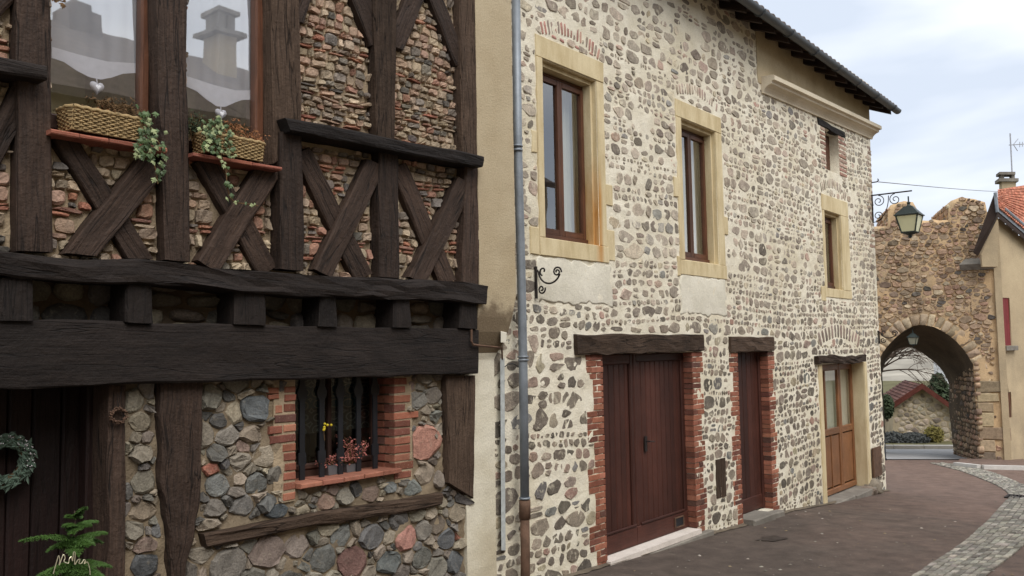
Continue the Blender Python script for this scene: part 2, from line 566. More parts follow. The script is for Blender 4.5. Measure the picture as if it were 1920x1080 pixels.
def m_blue_curtain():
    """blue cloth printed with pale scrolls (flat print)"""
    t = NT('blue_printed_cloth')
    v = t.coords('UV', (1, 1, 1))
    w = t.node('ShaderNodeTexVoronoi')
    w.inputs['Scale'].default_value = 7.0
    w.inputs['Randomness'].default_value = 0.25
    t.l.new(v, w.inputs['Vector'])
    s = t.node('ShaderNodeMath', operation='SINE')
    m = t.node('ShaderNodeMath', operation='MULTIPLY')
    m.inputs[1].default_value = 24.0
    t.l.new(w.outputs['Distance'], m.inputs[0])
    t.l.new(m.outputs[0], s.inputs[0])
    f = t.ramp(s.outputs[0], [(0.55, G(0)), (0.8, G(1))])
    sp = t.node('ShaderNodeSeparateXYZ')
    t.l.new(v, sp.inputs[0])
    band = t.ramp(sp.outputs['Y'], [(0.0, srgb(70, 66, 62)), (0.26, srgb(56, 58, 62)), (0.27, srgb(52, 78, 92)), (0.5, srgb(46, 72, 86)), (0.52, srgb(52, 60, 66)), (0.75, srgb(60, 50, 50))])
    c = t.mix(f, band, srgb(104, 106, 102))
    c = t.mix(1.0, c, G(0.55), 'MULTIPLY')
    return t.done(c, 0.9, None, 0.1)


M['blue_cloth'] = m_blue_curtain()

# ------------------------------------------------------------------ mesh helpers
OFF = {}


def tag(o, label=None, cat=None, group=None, kind=None):
    if label:
        o['label'] = label
    if cat:
        o['category'] = cat
    if group:
        o['group'] = group
    if kind:
        o['kind'] = kind
    return o


def thing(name, label, cat, loc=(0, 0, 0), group=None):
    o = bpy.data.objects.new(name, None)
    o.empty_display_size = 0.1
    COL.objects.link(o)
    o.location = loc
    OFF[o.name] = Vector(loc)
    return tag(o, label, cat, group)


def make_obj(name, verts, faces, mat, parent=None, smooth=False, col=None, uvs=None, origin=None, kind=None):
    vs = np.asarray(verts, dtype=np.float64)
    if parent is not None:
        off = OFF[parent.name]
    elif origin is not None:
        off = Vector(origin)
    else:
        mn, mx = vs.min(0), vs.max(0)
        off = Vector(((mn[0] + mx[0]) / 2, (mn[1] + mx[1]) / 2, mn[2]))
    vs = vs - np.array(off)
    me = bpy.data.meshes.new(name)
    me.from_pydata(vs.tolist(), [], faces)
    if smooth:
        me.polygons.foreach_set('use_smooth', [True] * len(me.polygons))
    if col is not None:
        at = me.color_attributes.new('Col', 'FLOAT_COLOR', 'POINT')
        ca = np.asarray(col, dtype=np.float32)
        if ca.ndim == 1:
            ca = np.tile(ca, (len(vs), 1))
        at.data.foreach_set('color', ca.ravel())
    if uvs is not None:
        ul = me.uv_layers.new(name='UVMap')
        ul.data.foreach_set('uv', np.asarray(uvs, dtype=np.float32).ravel())
    if mat is not None:
        me.materials.append(M[mat] if isinstance(mat, str) else mat)
    o = bpy.data.objects.new(name, me)
    COL.objects.link(o)
    OFF[o.name] = Vector(off)
    if parent is not None:
        o.parent = parent
    else:
        o.location = off
    if kind:
        o['kind'] = kind
    return o


class MB:
    def __init__(self):
        self.v, self.f, self.uv, self.c = [], [], [], []
        self.has_uv = False

    def add(self, verts, faces, uvs=None, col=None):
        b = len(self.v)
        self.v.extend([tuple(p) for p in verts])
        for i, fc in enumerate(faces):
            self.f.append([b + k for k in fc])
            if uvs is not None:
                self.has_uv = True
                self.uv.extend(uvs[i])
            else:
                self.uv.extend([(0.0, 0.0)] * len(fc))
        if col is not None:
            self.c.extend([col] * len(verts))

    def hexa(self, a, b):
        """a, b: two quads (4 points each, same winding) joined to a closed solid, uv along the longest side"""
        v = list(a) + list(b)
        fs = [(0, 1, 2, 3), (7, 6, 5, 4), (0, 4, 5, 1), (1, 5, 6, 2), (2, 6, 7, 3), (3, 7, 4, 0)]
        us = []
        for f in fs:
            p = [Vector(v[i]) for i in f]
            e1, e2 = p[1] - p[0], p[3] - p[0]
            l1, l2 = e1.length, e2.length
            q = [(0, 0), (l1, 0), (l1, l2), (0, l2)]
            if l2 > l1:
                q = [(y, x) for x, y in q]
            us.append(q)
        self.add(v, fs, us)

    def box(self, x0, x1, y0, y1, z0, z1):
        self.hexa([(x0, y0, z0), (x1, y0, z0), (x1, y0, z1), (x0, y0, z1)],
                  [(x0, y1, z0), (x1, y1, z0), (x1, y1, z1), (x0, y1, z1)])

    def tube(self, pts, r, n=6, cap=True):
        pts = [Vector(p) for p in pts]
        rings = []
        up0 = None
        L = 0
        us = []
        for i, p in enumerate(pts):
            if i == 0:
                d = pts[1] - p
            elif i == len(pts) - 1:
                d = p - pts[i - 1]
            else:
                d = pts[i + 1] - pts[i - 1]
            if d.length < 1e-9:
                d = Vector((0, 0, 1))
            d.normalize()
            if up0 is None:
                up0 = Vector((0, 0, 1)) if abs(d.z) < 0.9 else Vector((1, 0, 0))
            s = d.cross(up0)
            if s.length < 1e-6:
                s = d.cross(Vector((0, 1, 0)))
            s.normalize()
            up0 = s.cross(d).normalized()
            rr = r[i] if isinstance(r, (list, tuple)) else r
            rings.append([p + (s * math.cos(a) + up0 * math.sin(a)) * rr for a in [2 * math.pi * k / n for k in range(n)]])
            if i:
                L += (p - pts[i - 1]).length
            us.append(L)
        self.loft(rings, us, cap)

    def loft(self, rings, us=None, cap=True, closed=True):
        n = len(rings[0])
        v = [p for r in rings for p in r]
        fs, uv = [], []
        per = [0]
        for k in range(n):
            per.append(per[-1] + (Vector(rings[0][(k + 1) % n]) - Vector(rings[0][k])).length)
        if us is None:
            us = [0]
            for i in range(1, len(rings)):
                us.append(us[-1] + (Vector(rings[i][0]) - Vector(rings[i - 1][0])).length)
        for i in range(len(rings) - 1):
            for k in range(n if closed else n - 1):
                k2 = (k + 1) % n
                fs.append((i * n + k, i * n + k2, (i + 1) * n + k2, (i + 1) * n + k))
                uv.append([(us[i], per[k]), (us[i], per[k + 1]), (us[i + 1], per[k + 1]), (us[i + 1], per[k])])
        if cap:
            c = [Vector(q) for q in rings[0]]
            fs.append(tuple(range(n - 1, -1, -1)))
            uv.append([((c[k] - c[0]).length, 0.1 * k) for k in range(n - 1, -1, -1)])
            fs.append(tuple((len(rings) - 1) * n + k for k in range(n)))
            uv.append([((c[k] - c[0]).length, 0.1 * k) for k in range(n)])
        self.add(v, fs, uv)

    def lathe(self, prof, c, n=12):
        """prof: (r, z) pairs, about a vertical axis at c"""
        rings = [[(c[0] + r * math.cos(2 * math.pi * k / n), c[1] + r * math.sin(2 * math.pi * k / n), c[2] + z) for k in range(n)] for r, z in prof]
        self.loft(rings)

    def build(self, name, mat, parent=None, smooth=False, col=None, origin=None, kind=None):
        c = col if col is not None else (self.c if self.c else None)
        return make_obj(name, self.v, self.f, mat, parent, smooth, c, self.uv if self.has_uv else None, origin, kind)


def nz(x, y, z=0.0):
    return mnoise.noise((x, y, z))


def ring_rect(l, r, yf, depth, k=0.012):
    """section of a squared timber seen from the front: l and r are its front edges; slightly chamfered"""
    w = r - l
    wl = w.length
    e = w / wl
    k = min(k, wl * 0.25)
    b = Vector((0, depth, 0))
    return [l + e * k, l + w * 0.35, l + w * 0.68, r - e * k, r + Vector((0, k, 0)), r + b * 0.5, r + b, l + w * 0.5 + b, l + b, l + b * 0.5, l + Vector((0, k, 0))]


def timber(quad, yf, depth, name, mat, parent, n=12, amp=0.006, along=None, seed=None, px=True):
    """squared oak timber, quad TL TR BR BL of its front face (photo pixels brought onto the plane y=yf); hand-hewn waviness"""
    q = [P(a, b, yf) if px else Vector((a, yf, b)) for a, b in quad]
    h = (q[1] - q[0]).length + (q[2] - q[3]).length
    v = (q[3] - q[0]).length + (q[2] - q[1]).length
    seed = random.random() * 100 if seed is None else seed
    if h > v:   # horizontal: sections run from left to right
        ends = [(q[0], q[3]), (q[1], q[2])]
    else:
        ends = [(q[1], q[0]), (q[2], q[3])]
    (l0, r0), (l1, r1) = ends
    L = (l1 - l0).length
    rings, us = [], []
    for i in range(n + 1):
        t = i / n
        l, r = l0.lerp(l1, t), r0.lerp(r1, t)
        ring = ring_rect(l, r, yf, depth)
        out = []
        for k, p in enumerate(ring):
            a = amp * (1.0 if 0 < i < n else 0.5)
            d = Vector((nz(p.x * 3 + seed, p.z * 3, k * .4), nz(p.x * 4, p.z * 4 + seed, k * .7), nz(p.x * 3, p.z * 3, seed + k * .4))) * a * 2
            d2 = Vector((nz(p.x * 1.1, p.z * 1.1 + seed, 3.3), 0, nz(p.x * 1.1 + 9, p.z * 1.1, seed))) * a * 2.2
            out.append(p + d + d2)
        rings.append(out)
        us.append(L * t)
    mb = MB()
    mb.loft(rings, us)
    o = mb.build(name, mat, parent, smooth=False)
    return o


def strip(c0, c1, w):
    """quad of a brace from its centre line (pixels) and width (pixels)"""
    d = Vector((c1[0] - c0[0], c1[1] - c0[1]))
    n = Vector((-d.y, d.x)).normalized() * (w / 2)
    return [(c0[0] + n.x, c0[1] + n.y), (c0[0] - n.x, c0[1] - n.y), (c1[0] - n.x, c1[1] - n.y), (c1[0] + n.x, c1[1] + n.y)]


class Frame:
    """a vertical wall plane: u along the wall, v up, h out of the wall"""

    def __init__(self, o, ex, n):
        self.o, self.ex, self.n = Vector(o), Vector(ex).normalized(), Vector(n).normalized()

    def p(self, u, v, h=0.0):
        return Vector((self.o.x + self.ex.x * u + self.n.x * h, self.o.y + self.ex.y * u + self.n.y * h, v))

    def uv(self, px, py, h=0.0):
        r = Vector(ray(px, py))
        o = self.o + self.n * h
        t = (o - EYE).dot(self.n) / r.dot(self.n)
        q = EYE + r * t
        return ((q - o).dot(self.ex), q.z)


FA = Frame((0, 0, 0), (1, 0, 0), (0, -1, 0))        # street line of both houses


def fr_at(y):
    return Frame((0, y, 0), (1, 0, 0), (0, -1, 0))


def wall_grid(fr, u0, u1, v0, v1, openings, step, amp, name, mat, parent, back=0.4, skip=None, zfun=None):
    """lumpy masonry skin with rectangular holes (u0,u1,v0,v1,depth) whose reveals run back into the wall"""
    us = set(np.round(np.arange(u0, u1 + step * .5, step), 4).tolist()) | {u1}
    vs = set(np.round(np.arange(v0, v1 + step * .5, step), 4).tolist()) | {v1}

    def snap(s, vals):
        s = sorted(s)
        for x in vals:
            s = [a for a in s if abs(a - x) > step * 0.45 or a in vals]
            s.append(x)
        return sorted(set(s))
    us = snap(us, [c for o in openings for c in o[:2] if u0 < c < u1])
    vs = snap(vs, [c for o in openings for c in o[2:4] if v0 < c < v1])
    nu, nv = len(us), len(vs)
    verts = []
    for j in range(nv):
        for i in range(nu):
            u, v = us[i], vs[j]
            h = amp * (nz(u * 7, v * 7, 1.7) + 0.7 * nz(u * 19, v * 19, 4.2))
            for o in openings:
                if o[0] - 1e-6 <= u <= o[1] + 1e-6 and o[2] - 1e-6 <= v <= o[3] + 1e-6:
                    h = 0.0
            if zfun:
                h += zfun(u, v)
            verts.append(fr.p(u, v, h))
    faces = []
    for j in range(nv - 1):
        for i in range(nu - 1):
            cu, cv = (us[i] + us[i + 1]) / 2, (vs[j] + vs[j + 1]) / 2
            if any(o[0] < cu < o[1] and o[2] < cv < o[3] for o in openings):
                continue
            if skip and skip(cu, cv):
                continue
            faces.append((j * nu + i, j * nu + i + 1, (j + 1) * nu + i + 1, (j + 1) * nu + i))
    for a, b, c, d, dep in openings:
        k = len(verts)
        verts += [fr.p(a, c), fr.p(b, c), fr.p(b, d), fr.p(a, d), fr.p(a, c, -dep), fr.p(b, c, -dep), fr.p(b, d, -dep), fr.p(a, d, -dep)]
        faces += [(k, k + 4, k + 5, k + 1), (k + 1, k + 5, k + 6, k + 2), (k + 2, k + 6, k + 7, k + 3), (k + 3, k + 7, k + 4, k)]
    return make_obj(name, verts, faces, mat, parent, smooth=True)


# ------------------------------------------------------------------ stones
def clip(poly, px, py, nx, ny):
    """keep the side (p - (px,py)).n <= 0"""
    out = []
    m = len(poly)
    d = [(q[0] - px) * nx + (q[1] - py) * ny for q in poly]
    for i in range(m):
        j = (i + 1) % m
        if d[i] <= 0:
            out.append(poly[i])
        if (d[i] <= 0) != (d[j] <= 0):
            t = d[i] / (d[i] - d[j])
            out.append((poly[i][0] + (poly[j][0] - poly[i][0]) * t, poly[i][1] + (poly[j][1] - poly[i][1]) * t))
    return out


def inside(pt, poly):
    s = 0
    for i in range(len(poly)):
        a, b = poly[i], poly[(i + 1) % len(poly)]
        c = (b[0] - a[0]) * (pt[1] - a[1]) - (b[1] - a[1]) * (pt[0] - a[0])
        if abs(c) < 1e-12:
            continue
        if s == 0:
            s = 1 if c > 0 else -1
        elif (c > 0) != (s > 0):
            return False
    return True


def centroid(poly):
    a = cx = cy = 0
    for i in range(len(poly)):
        x0, y0 = poly[i]
        x1, y1 = poly[(i + 1) % len(poly)]
        k = x0 * y1 - x1 * y0
        a += k
        cx += (x0 + x1) * k
        cy += (y0 + y1) * k
    if abs(a) < 1e-12:
        return poly[0], 0
    return (cx / (3 * a), cy / (3 * a)), abs(a) / 2


def avoid(poly, excl, gap):
    c, _ = centroid(poly)
    for q in excl:
        if (max(p[0] for p in poly) < min(p[0] for p in q) - gap or min(p[0] for p in poly) > max(p[0] for p in q) + gap or
                max(p[1] for p in poly) < min(p[1] for p in q) - gap or min(p[1] for p in poly) > max(p[1] for p in q) + gap):
            continue
        if inside(c, q):
            return None
        qc, qa = centroid(q)
        best = None
        for i in range(len(q)):
            a, b = q[i], q[(i + 1) % len(q)]
            nx, ny = b[1] - a[1], -(b[0] - a[0])
            l = math.hypot(nx, ny)
            if l < 1e-9:
                continue
            nx, ny = nx / l, ny / l
            if (qc[0] - a[0]) * nx + (qc[1] - a[1]) * ny > 0:
                nx, ny = -nx, -ny
            d = (c[0] - a[0]) * nx + (c[1] - a[1]) * ny
            if best is None or d > best[0]:
                best = (d, a, nx, ny)
        d, a, nx, ny = best
        poly = clip(poly, a[0] + nx * gap, a[1] + ny * gap, -nx, -ny)
        if len(poly) < 3:
            return None
    return poly


def power_cells(seeds, ax, joint):
    """seeds (u, v, r): weighted Voronoi cells, shrunk by half the joint; ax squeezes u so that cells come out wider than tall"""
    S = np.array([(s[0] * ax, s[1], s[2]) for s in seeds])
    N = len(S)
    cells = []
    key = {}
    cell = max(0.12, float(np.median(S[:, 2])) * 3.2)
    for i in range(N):
        key.setdefault((int(S[i, 0] // cell), int(S[i, 1] // cell)), []).append(i)
    for i in range(N):
        x, y, r = S[i]
        kx, ky = int(x // cell), int(y // cell)
        nb = [j for a in (-1, 0, 1) for b in (-1, 0, 1) for j in key.get((kx + a, ky + b), ()) if j != i]
        R_ = r * 1.9
        poly = [(x + R_ * math.cos(t), y + R_ * math.sin(t)) for t in [k * math.pi / 4 + 0.3 for k in range(8)]]
        jt = joint[i] if hasattr(joint, '__len__') else joint
        for j in nb:
            dx, dy = S[j, 0] - x, S[j, 1] - y
            d = math.hypot(dx, dy)
            if d < 1e-6 or d > 3.5 * (r + S[j, 2]):
                continue
            k = (d * d + r * r - S[j, 2] ** 2) / (2 * d) - jt / 2
            nx, ny = dx / d, dy / d
            poly = clip(poly, x + nx * k, y + ny * k, nx, ny)
            if len(poly) < 3:
                break
        cells.append([(a / ax, b) for a, b in poly] if len(poly) >= 3 else None)
    return cells


def resample(poly, k):
    L = [0]
    m = len(poly)
    for i in range(m):
        a, b = poly[i], poly[(i + 1) % m]
        L.append(L[-1] + math.hypot(b[0] - a[0], b[1] - a[1]))
    out = []
    i = 0
    for j in range(k):
        t = L[-1] * j / k
        while L[i + 1] < t:
            i += 1
        a, b = poly[i], poly[(i + 1) % m]
        s = (t - L[i]) / max(1e-9, L[i + 1] - L[i])
        out.append((a[0] + (b[0] - a[0]) * s, a[1] + (b[1] - a[1]) * s))
    return out


def chip(poly, n, lo=.62, hi=.98):
    """knock corners off: cut the outline with n random lines"""
    c, a = centroid(poly)
    for _ in range(n):
        t = random.uniform(0, 2 * math.pi)
        nx, ny = math.cos(t), math.sin(t)
        e = max((p[0] - c[0]) * nx + (p[1] - c[1]) * ny for p in poly) * random.uniform(lo, hi)
        q = clip(poly, c[0] + nx * e, c[1] + ny * e, nx, ny)
        if len(q) >= 3:
            poly = q
    return poly


def stone_mesh(fr, poly, h, k=10, jag=0.12, rough=0.35, base=-0.03, rounding=0.5, inner=0.72, split=False):
    p = resample(poly, k)
    c, a = centroid(p)
    sz = math.sqrt(max(a, 1e-8))
    q = []
    for i in range(k):
        a0, b0, c0 = p[i - 1], p[i], p[(i + 1) % k]
        x = b0[0] * (1 - rounding) + (a0[0] + c0[0]) * rounding / 2
        y = b0[1] * (1 - rounding) + (a0[1] + c0[1]) * rounding / 2
        f = 1 + random.uniform(-jag, jag)
        q.append((c[0] + (x - c[0]) * f, c[1] + (y - c[1]) * f))
    # tilt of the face
    tx, ty = random.uniform(-1, 1) * rough * h * .9 / sz, random.uniform(-1, 1) * rough * h * .9 / sz
    v = [fr.p(x, y, base) for x, y in q]
    v += [fr.p(x, y, h * 0.35 + random.uniform(-.12, .12) * h) for x, y in q]
    for i, (x, y) in enumerate(q):
        s = inner + random.uniform(-.1, .08)
        xx, yy = c[0] + (x - c[0]) * s, c[1] + (y - c[1]) * s
        rj = rough * (.25 if split else .5)
        v.append(fr.p(xx, yy, h * (0.92 + random.uniform(-rj, rj)) + tx * (xx - c[0]) + ty * (yy - c[1])))
    if split:
        f = []
        for i in range(k):
            j = (i + 1) % k
            f.append((i, j, k + j, k + i))
            f.append((k + i, k + j, 2 * k + j, 2 * k + i))
        m_ = k // 2 + random.choice((-1, 0, 1))
        f.append(tuple(range(2 * k, 2 * k + m_ + 1)))
        f.append(tuple([2 * k + m_] + list(range(2 * k + m_ + 1, 3 * k)) + [2 * k]))
        return v, f, a, fr.p(c[0], c[1], h)
    v.append(fr.p(c[0] + random.uniform(-.15, .15) * sz, c[1] + random.uniform(-.15, .15) * sz, h * (1.0 + random.uniform(-rough, rough) * .5)))
    f = []
    for i in range(k):
        j = (i + 1) % k
        f.append((i, j, k + j, k + i))
        f.append((k + i, k + j, 2 * k + j, 2 * k + i))
        f.append((2 * k + i, 2 * k + j, 3 * k))
    return v, f, a, fr.p(c[0], c[1], h)


def lay_stones(items, parent, mat, name='stone', stuff='small_stones', limit=290, smooth=True):
    """items: (verts, faces, area, centre, colour, fr.n). The largest in the picture become parts of their own, the rest one part."""
    rank = []
    for it in items:
        x, y, d = proj(it[3])
        vis = (-30 < x < 1950) and (-30 < y < 1110)
        w = (EYE - it[3]).normalized().dot(it[5])
        rank.append(((it[2] * max(w, .02) / d ** 2) if vis else 0.0))
    order = sorted(range(len(items)), key=lambda i: -rank[i])
    rest = MB()
    for n, i in enumerate(order):
        v, f, a, c, colr, nn = items[i]
        if n < limit and rank[i] > 0:
            make_obj(name, v, f, mat, parent, smooth=smooth, col=(*colr[:3], 1.0))
        else:
            rest.add(v, f, None, (*colr[:3], 1.0))
    if rest.v:
        rest.build(stuff, mat, parent, smooth=smooth, kind='stuff')


def pick(pal):
    c = random.choices([p[0] for p in pal], [p[1] for p in pal])[0]
    k = random.uniform(0.78, 1.22)
    l = srgb(*c)[:3]
    g = sum(l) / 3
    return tuple(min(1, (x * .78 + g * .22) * k * random.uniform(.97, 1.03)) for x in l)


def coursed(u0, u1, v0, v1, hs, tile_p, wr, wave=0.012):
    """courses of rubble, some of them thin courses of tile; yields (poly, is_tile)"""
    out = []
    v = v0
    ph = random.random() * 50
    lvl = lambda u, b: b + wave * nz(u * 2.3 + ph, b * 5) * 2
    while v < v1:
        thin = random.random() < tile_p
        h = random.uniform(.026, .042) if thin else random.uniform(*hs)
        u = u0 + random.uniform(-.1, 0)
        while u < u1:
            t_here = thin and random.random() < .86
            w = random.uniform(.1, .26) if t_here else random.uniform(*wr) * (0.8 if thin else 1)
            j = .007
            if not thin and h > .085 and random.random() < .3:   # two small stones on top of each other
                f = random.uniform(.4, .6)
                for a, b in ((v, v + h * f), (v + h * f, v + h)):
                    tt = random.random() < .3
                    out.append(([(u + j, lvl(u, a) + j), (u + w - j, lvl(u + w, a) + j), (u + w - j, lvl(u + w, b) - j), (u + j, lvl(u, b) - j)], tt))
            else:
                sk = random.uniform(-.25, .25) * h
                mid = random.uniform(.3, .7)
                b, c = v, v + h
                out.append(([(u + j, lvl(u, b) + j), (u + w * mid, lvl(u + w * mid, b) + j - random.uniform(0, .1) * h), (u + w - j + sk * .3, lvl(u + w, b) + j), (u + w - j, lvl(u + w, c) - j),
                             (u + w * (1 - mid), lvl(u + w * mid, c) - j + random.uniform(0, .1) * h), (u + j + sk * .3, lvl(u, c) - j)], t_here))
            u += w
        v += h
    return out


PAL_HOUSE = [((116, 104, 90), 5), ((130, 116, 100), 4), ((100, 90, 78), 4), ((148, 132, 114), 3), ((146, 120, 104), 1.6), ((112, 110, 106), 1.4), ((156, 142, 112), 1.2), ((88, 79, 70), 1.6), ((156, 116, 100), .5)]
PAL_INFILL = [((164, 142, 114), 5), ((148, 128, 106), 4), ((176, 152, 122), 4), ((132, 120, 106), 3), ((118, 110, 101), 1.4), ((172, 138, 112), 3.4), ((188, 166, 134), 1.6), ((102, 94, 86), 1), ((170, 124, 98), 2)]
PAL_LOWER = [((138, 127, 110), 5), ((120, 113, 102), 4), ((102, 98, 93), 2.4), ((150, 136, 114), 4), ((124, 110, 96), 2), ((138, 116, 102), .8), ((90, 87, 83), 1.4), ((160, 146, 122), 2)]
PAL_TILE = [((170, 108, 80), 4), ((156, 96, 72), 3), ((184, 126, 96), 2), ((150, 106, 86), 3)]
PAL_TOWER = [((172, 142, 110), 4), ((158, 130, 102), 4), ((138, 116, 95), 3), ((182, 152, 116), 3), ((172, 134, 106), 2.4), ((104, 95, 86), .9), ((180, 158, 126), 1.5)]
PAL_BRICK = [((150, 86, 58), 4), ((134, 74, 52), 4), ((164, 100, 70), 3), ((116, 66, 50), 2), ((96, 62, 52), .7)]
PAL_BRICK_DARK = [((148, 84, 56), 4), ((134, 74, 50), 4), ((162, 96, 66), 3), ((116, 66, 50), 2), ((100, 64, 52), .6)]


def block(mb, fr, u0, u1, v0, v1, h0, h1, j=0.003, k=0.005, col=None):
    """a brick: jittered box with worn edges, from h0 (inside) to h1 (face)"""
    r = lambda: random.uniform(-j, j)
    q = [(u0 + r(), v0 + r()), (u1 + r(), v0 + r()), (u1 + r(), v1 + r()), (u0 + r(), v1 + r())]
    cu, cv = (u0 + u1) / 2, (v0 + v1) / 2
    dh = random.uniform(-.003, .004)
    v = [fr.p(a, b, h0) for a, b in q] + [fr.p(a, b, h1 - k + dh) for a, b in q]
    v += [fr.p(a - math.copysign(k, a - cu), b - math.copysign(k, b - cv), h1 + dh + random.uniform(0, .002)) for a, b in q]
    f = []
    for i in range(4):
        n = (i + 1) % 4
        f += [(i, n, 4 + n, 4 + i), (4 + i, 4 + n, 8 + n, 8 + i)]
    f.append((8, 9, 10, 11))
    mb.add(v, f, None, col)


def bricks(fr, cells, parent, pal, h0=-.06, h1=.004, name='brick', mat='brick'):
    for u0, u1, v0, v1 in cells:
        mb = MB()
        block(mb, fr, u0, u1, v0, v1, h0, h1)
        mb.build(name, mat, parent, col=(*pick(pal), 1.0))


def PX(px, py, x):
    v = ray(px, py)
    t = x / v[0]
    return Vector(v * t) + EYE


def slab(name, quad, y0, y1, mat, parent, amp=0.0, n=8):
    """board given by the pixels of its front face"""
    return timber(quad, y0, y1 - y0, name, mat, parent, n=n, amp=amp)


def rect(name, u0, u1, v0, v1, y0, y1, mat, parent, amp=0.0, n=2):
    return timber([(u0, v1), (u1, v1), (u1, v0), (u0, v0)], y0, y1 - y0, name, mat, parent, n=n, amp=amp, px=False)


# ================================================================== the setting: ground, street, hill
def sheet(name, xs, ys, mat, dz, kind='structure', amp=0.0):
    v, f = [], []
    for x in xs:
        for y in ys:
            v.append((x, y, ground(x) + dz + amp * nz(x * 1.3, y * 1.3)))
    m = len(ys)
    for i in range(len(xs) - 1):
        for j in range(m - 1):
            f.append((i * m + j, (i + 1) * m + j, (i + 1) * m + j + 1, i * m + j + 1))
    return make_obj(name, v, f, mat, None, True, origin=(0, 0, 0), kind=kind)


gx = sorted(set([-200, -60, -30] + GX + [60, 90, 140]))
sheet('ground', gx, [-150, -60, -30, -12, -8, 0, 8, 20, 60, 200], 'earth', -0.05)
sx_ = sorted(set([round(-8 + .5 * i, 2) for i in range(87)] + [g for g in GX if -8 <= g <= 35]))
sheet('street', sx_, [-11.5 + .5 * i for i in range(51)], 'asphalt', -0.004, amp=0.004)
# hillside beyond the gate
hv, hf = [], []
for i in range(25):
    for j in range(9):
        a = math.radians(20 + 100 * i / 24)
        d = 110 + 22 * j
        hv.append((d * math.sin(a), d * math.cos(a), -3.2 + 21 * (j / 8) ** 1.1 * (0.75 + 0.35 * nz(i * .35, j * .3))))
for i in range(24):
    for j in range(8):
        hf.append((i * 9 + j, i * 9 + j + 1, (i + 1) * 9 + j + 1, (i + 1) * 9 + j))
make_obj('hill', hv, hf, 'hill', None, True, origin=(0, 0, 0), kind='structure')

# ================================================================== timber-framed house
TH = thing('timber_framed_house', 'timber-framed house with dark oak braces over a rubble stone ground floor', 'house', (4.0, 0.0, 0.0))
YU, YI = -0.16, -0.07            # front of the upper timbers, face of the upper infill
ZS = 2.3

UP = []      # quads of upper timbers in pixels, with depth and front plane


def up(quad, y=YU, depth=.16, name='post', mat='timber', amp=0.006, n=12):
    timber(quad, y, depth, name, mat, TH, n, amp)
    UP.append([(P(a, b, y).x, P(a, b, y).z) for a, b in quad])


up([(35, -40), (96, -40), (101, 472), (33, 470)])
up([(294, -40), (350, -40), (358, 492), (312, 488)], y=-.17)
up([(508, -40), (561, -40), (566, 262), (514, 306)], mat='timber_grey')
up([(526, 246), (567, 256), (571, 508), (526, 503)], y=-.19)
up([(702, -40), (747, -40), (742, 266), (708, 262)], mat='timber_grey')
up([(711, 284), (749, 292), (749, 523), (711, 518)])
up([(862, -40), (892, -40), (897, 292), (868, 288)], mat='timber_grey')
up([(874, 310), (898, 314), (899, 534), (867, 530)])
# braces
for q, yy in (
        ([(100, 258), (152, 266), (290, 486), (236, 484)], -.12), ([(262, 296), (314, 316), (186, 480), (122, 474)], -.15),
        (strip((383, 296), (505, 508), 40), -.12), (strip((508, 316), (392, 500), 46), -.15),
        (strip((566, 284), (684, 520), 36), -.12), (strip((708, 305), (608, 512), 37), -.15),
        (strip((748, 312), (842, 530), 32), -.12), (strip((876, 340), (782, 526), 35), -.15),
        (strip((672, -22), (710, 80), 34), -.13), (strip((788, -22), (742, 88), 33), -.13),
        (strip((812, -20), (868, 118), 24), -.13), (strip((584, -30), (560, 40), 22), -.13),
        (strip((46, 170), (-30, 320), 46), -.13), (strip((-60, 60), (36, -30), 40), -.13)):
    up(q, y=yy, depth=.1, name='brace', n=10)
# rails
up([(536, 220), (908, 293), (906, 314), (545, 247)], y=-.27, depth=.24, name='rail', mat='timber_black', amp=.005)
up([(-60, 92), (88, 122), (88, 150), (-60, 124)], y=-.27, depth=.24, name='rail', mat='timber_black', amp=.005)
# sill beam, joist ends, big beam
timber([(-160, 460), (916, 535), (914, 570), (-160, 508)], -.21, .26, 'sill_beam', 'timber_black', TH, 26, .013)
for x0, x1, top in ((-2, 65, 521), (238, 289, 528), (440, 500, 540), (598, 634, 550), (738, 773, 558), (862, 896, 565)):
    k = 0.8
    timber([(x0 + 2, top), (x1 - 3, top + 1), (x1, 602 + (x0 / 900) * 16), (x0, 600 + (x0 / 900) * 16)], -.165, .5, 'joist', 'timber_black', TH, 4, .006)
timber([(-160, 596), (898, 617), (897, 699), (-160, 738)], -.14, .42, 'bressummer_beam', 'timber_black', TH, 24, .007)
# ground-floor posts and the slanting timber under the window
LOWQ = []


def low(quad, y=-.06, depth=.2, name='post', mat='timber', n=12, amp=.008):
    timber(quad, y, depth, name, mat, TH, n, amp)
    LOWQ.append([(P(a, b, y).x, P(a, b, y).z) for a, b in quad])


low([(207, 722), (237, 722), (236, 1140), (200, 1140)], y=-.04)
# crooked post, wider above than below and bent at the foot
stn = [(302, 716, 382, 712), (300, 780, 381, 778), (306, 850, 380, 848), (303, 905, 379, 903), (312, 960, 374, 958), (320, 1010, 366, 1008), (322, 1060, 350, 1058), (324, 1130, 348, 1130)]
crook, us_ = [], []
for i in range(len(stn) - 1):
    for k in range(4):
        t_ = k / 4
        a = [x + (y - x) * t_ for x, y in zip(stn[i], stn[i + 1])]
        l, r = P(a[0], a[1], -.07), P(a[2], a[3], -.07)
        z0 = len(crook) * .31
        crook.append([p + Vector((.012 * nz(z0, j * .5), .012 * nz(z0, j * .6, 3), .008 * nz(z0, j * .4, 7))) for j, p in enumerate(ring_rect(l, r, -.07, .2))])
        us_.append(len(crook) * .06)
mb = MB()
mb.loft(crook, us_)
mb.build('post', 'timber', TH)
LOWQ.append([(P(a, b, -.07).x, P(a, b, -.07).z) for a, b in ((300, 712), (382, 712), (378, 920), (306, 920))])
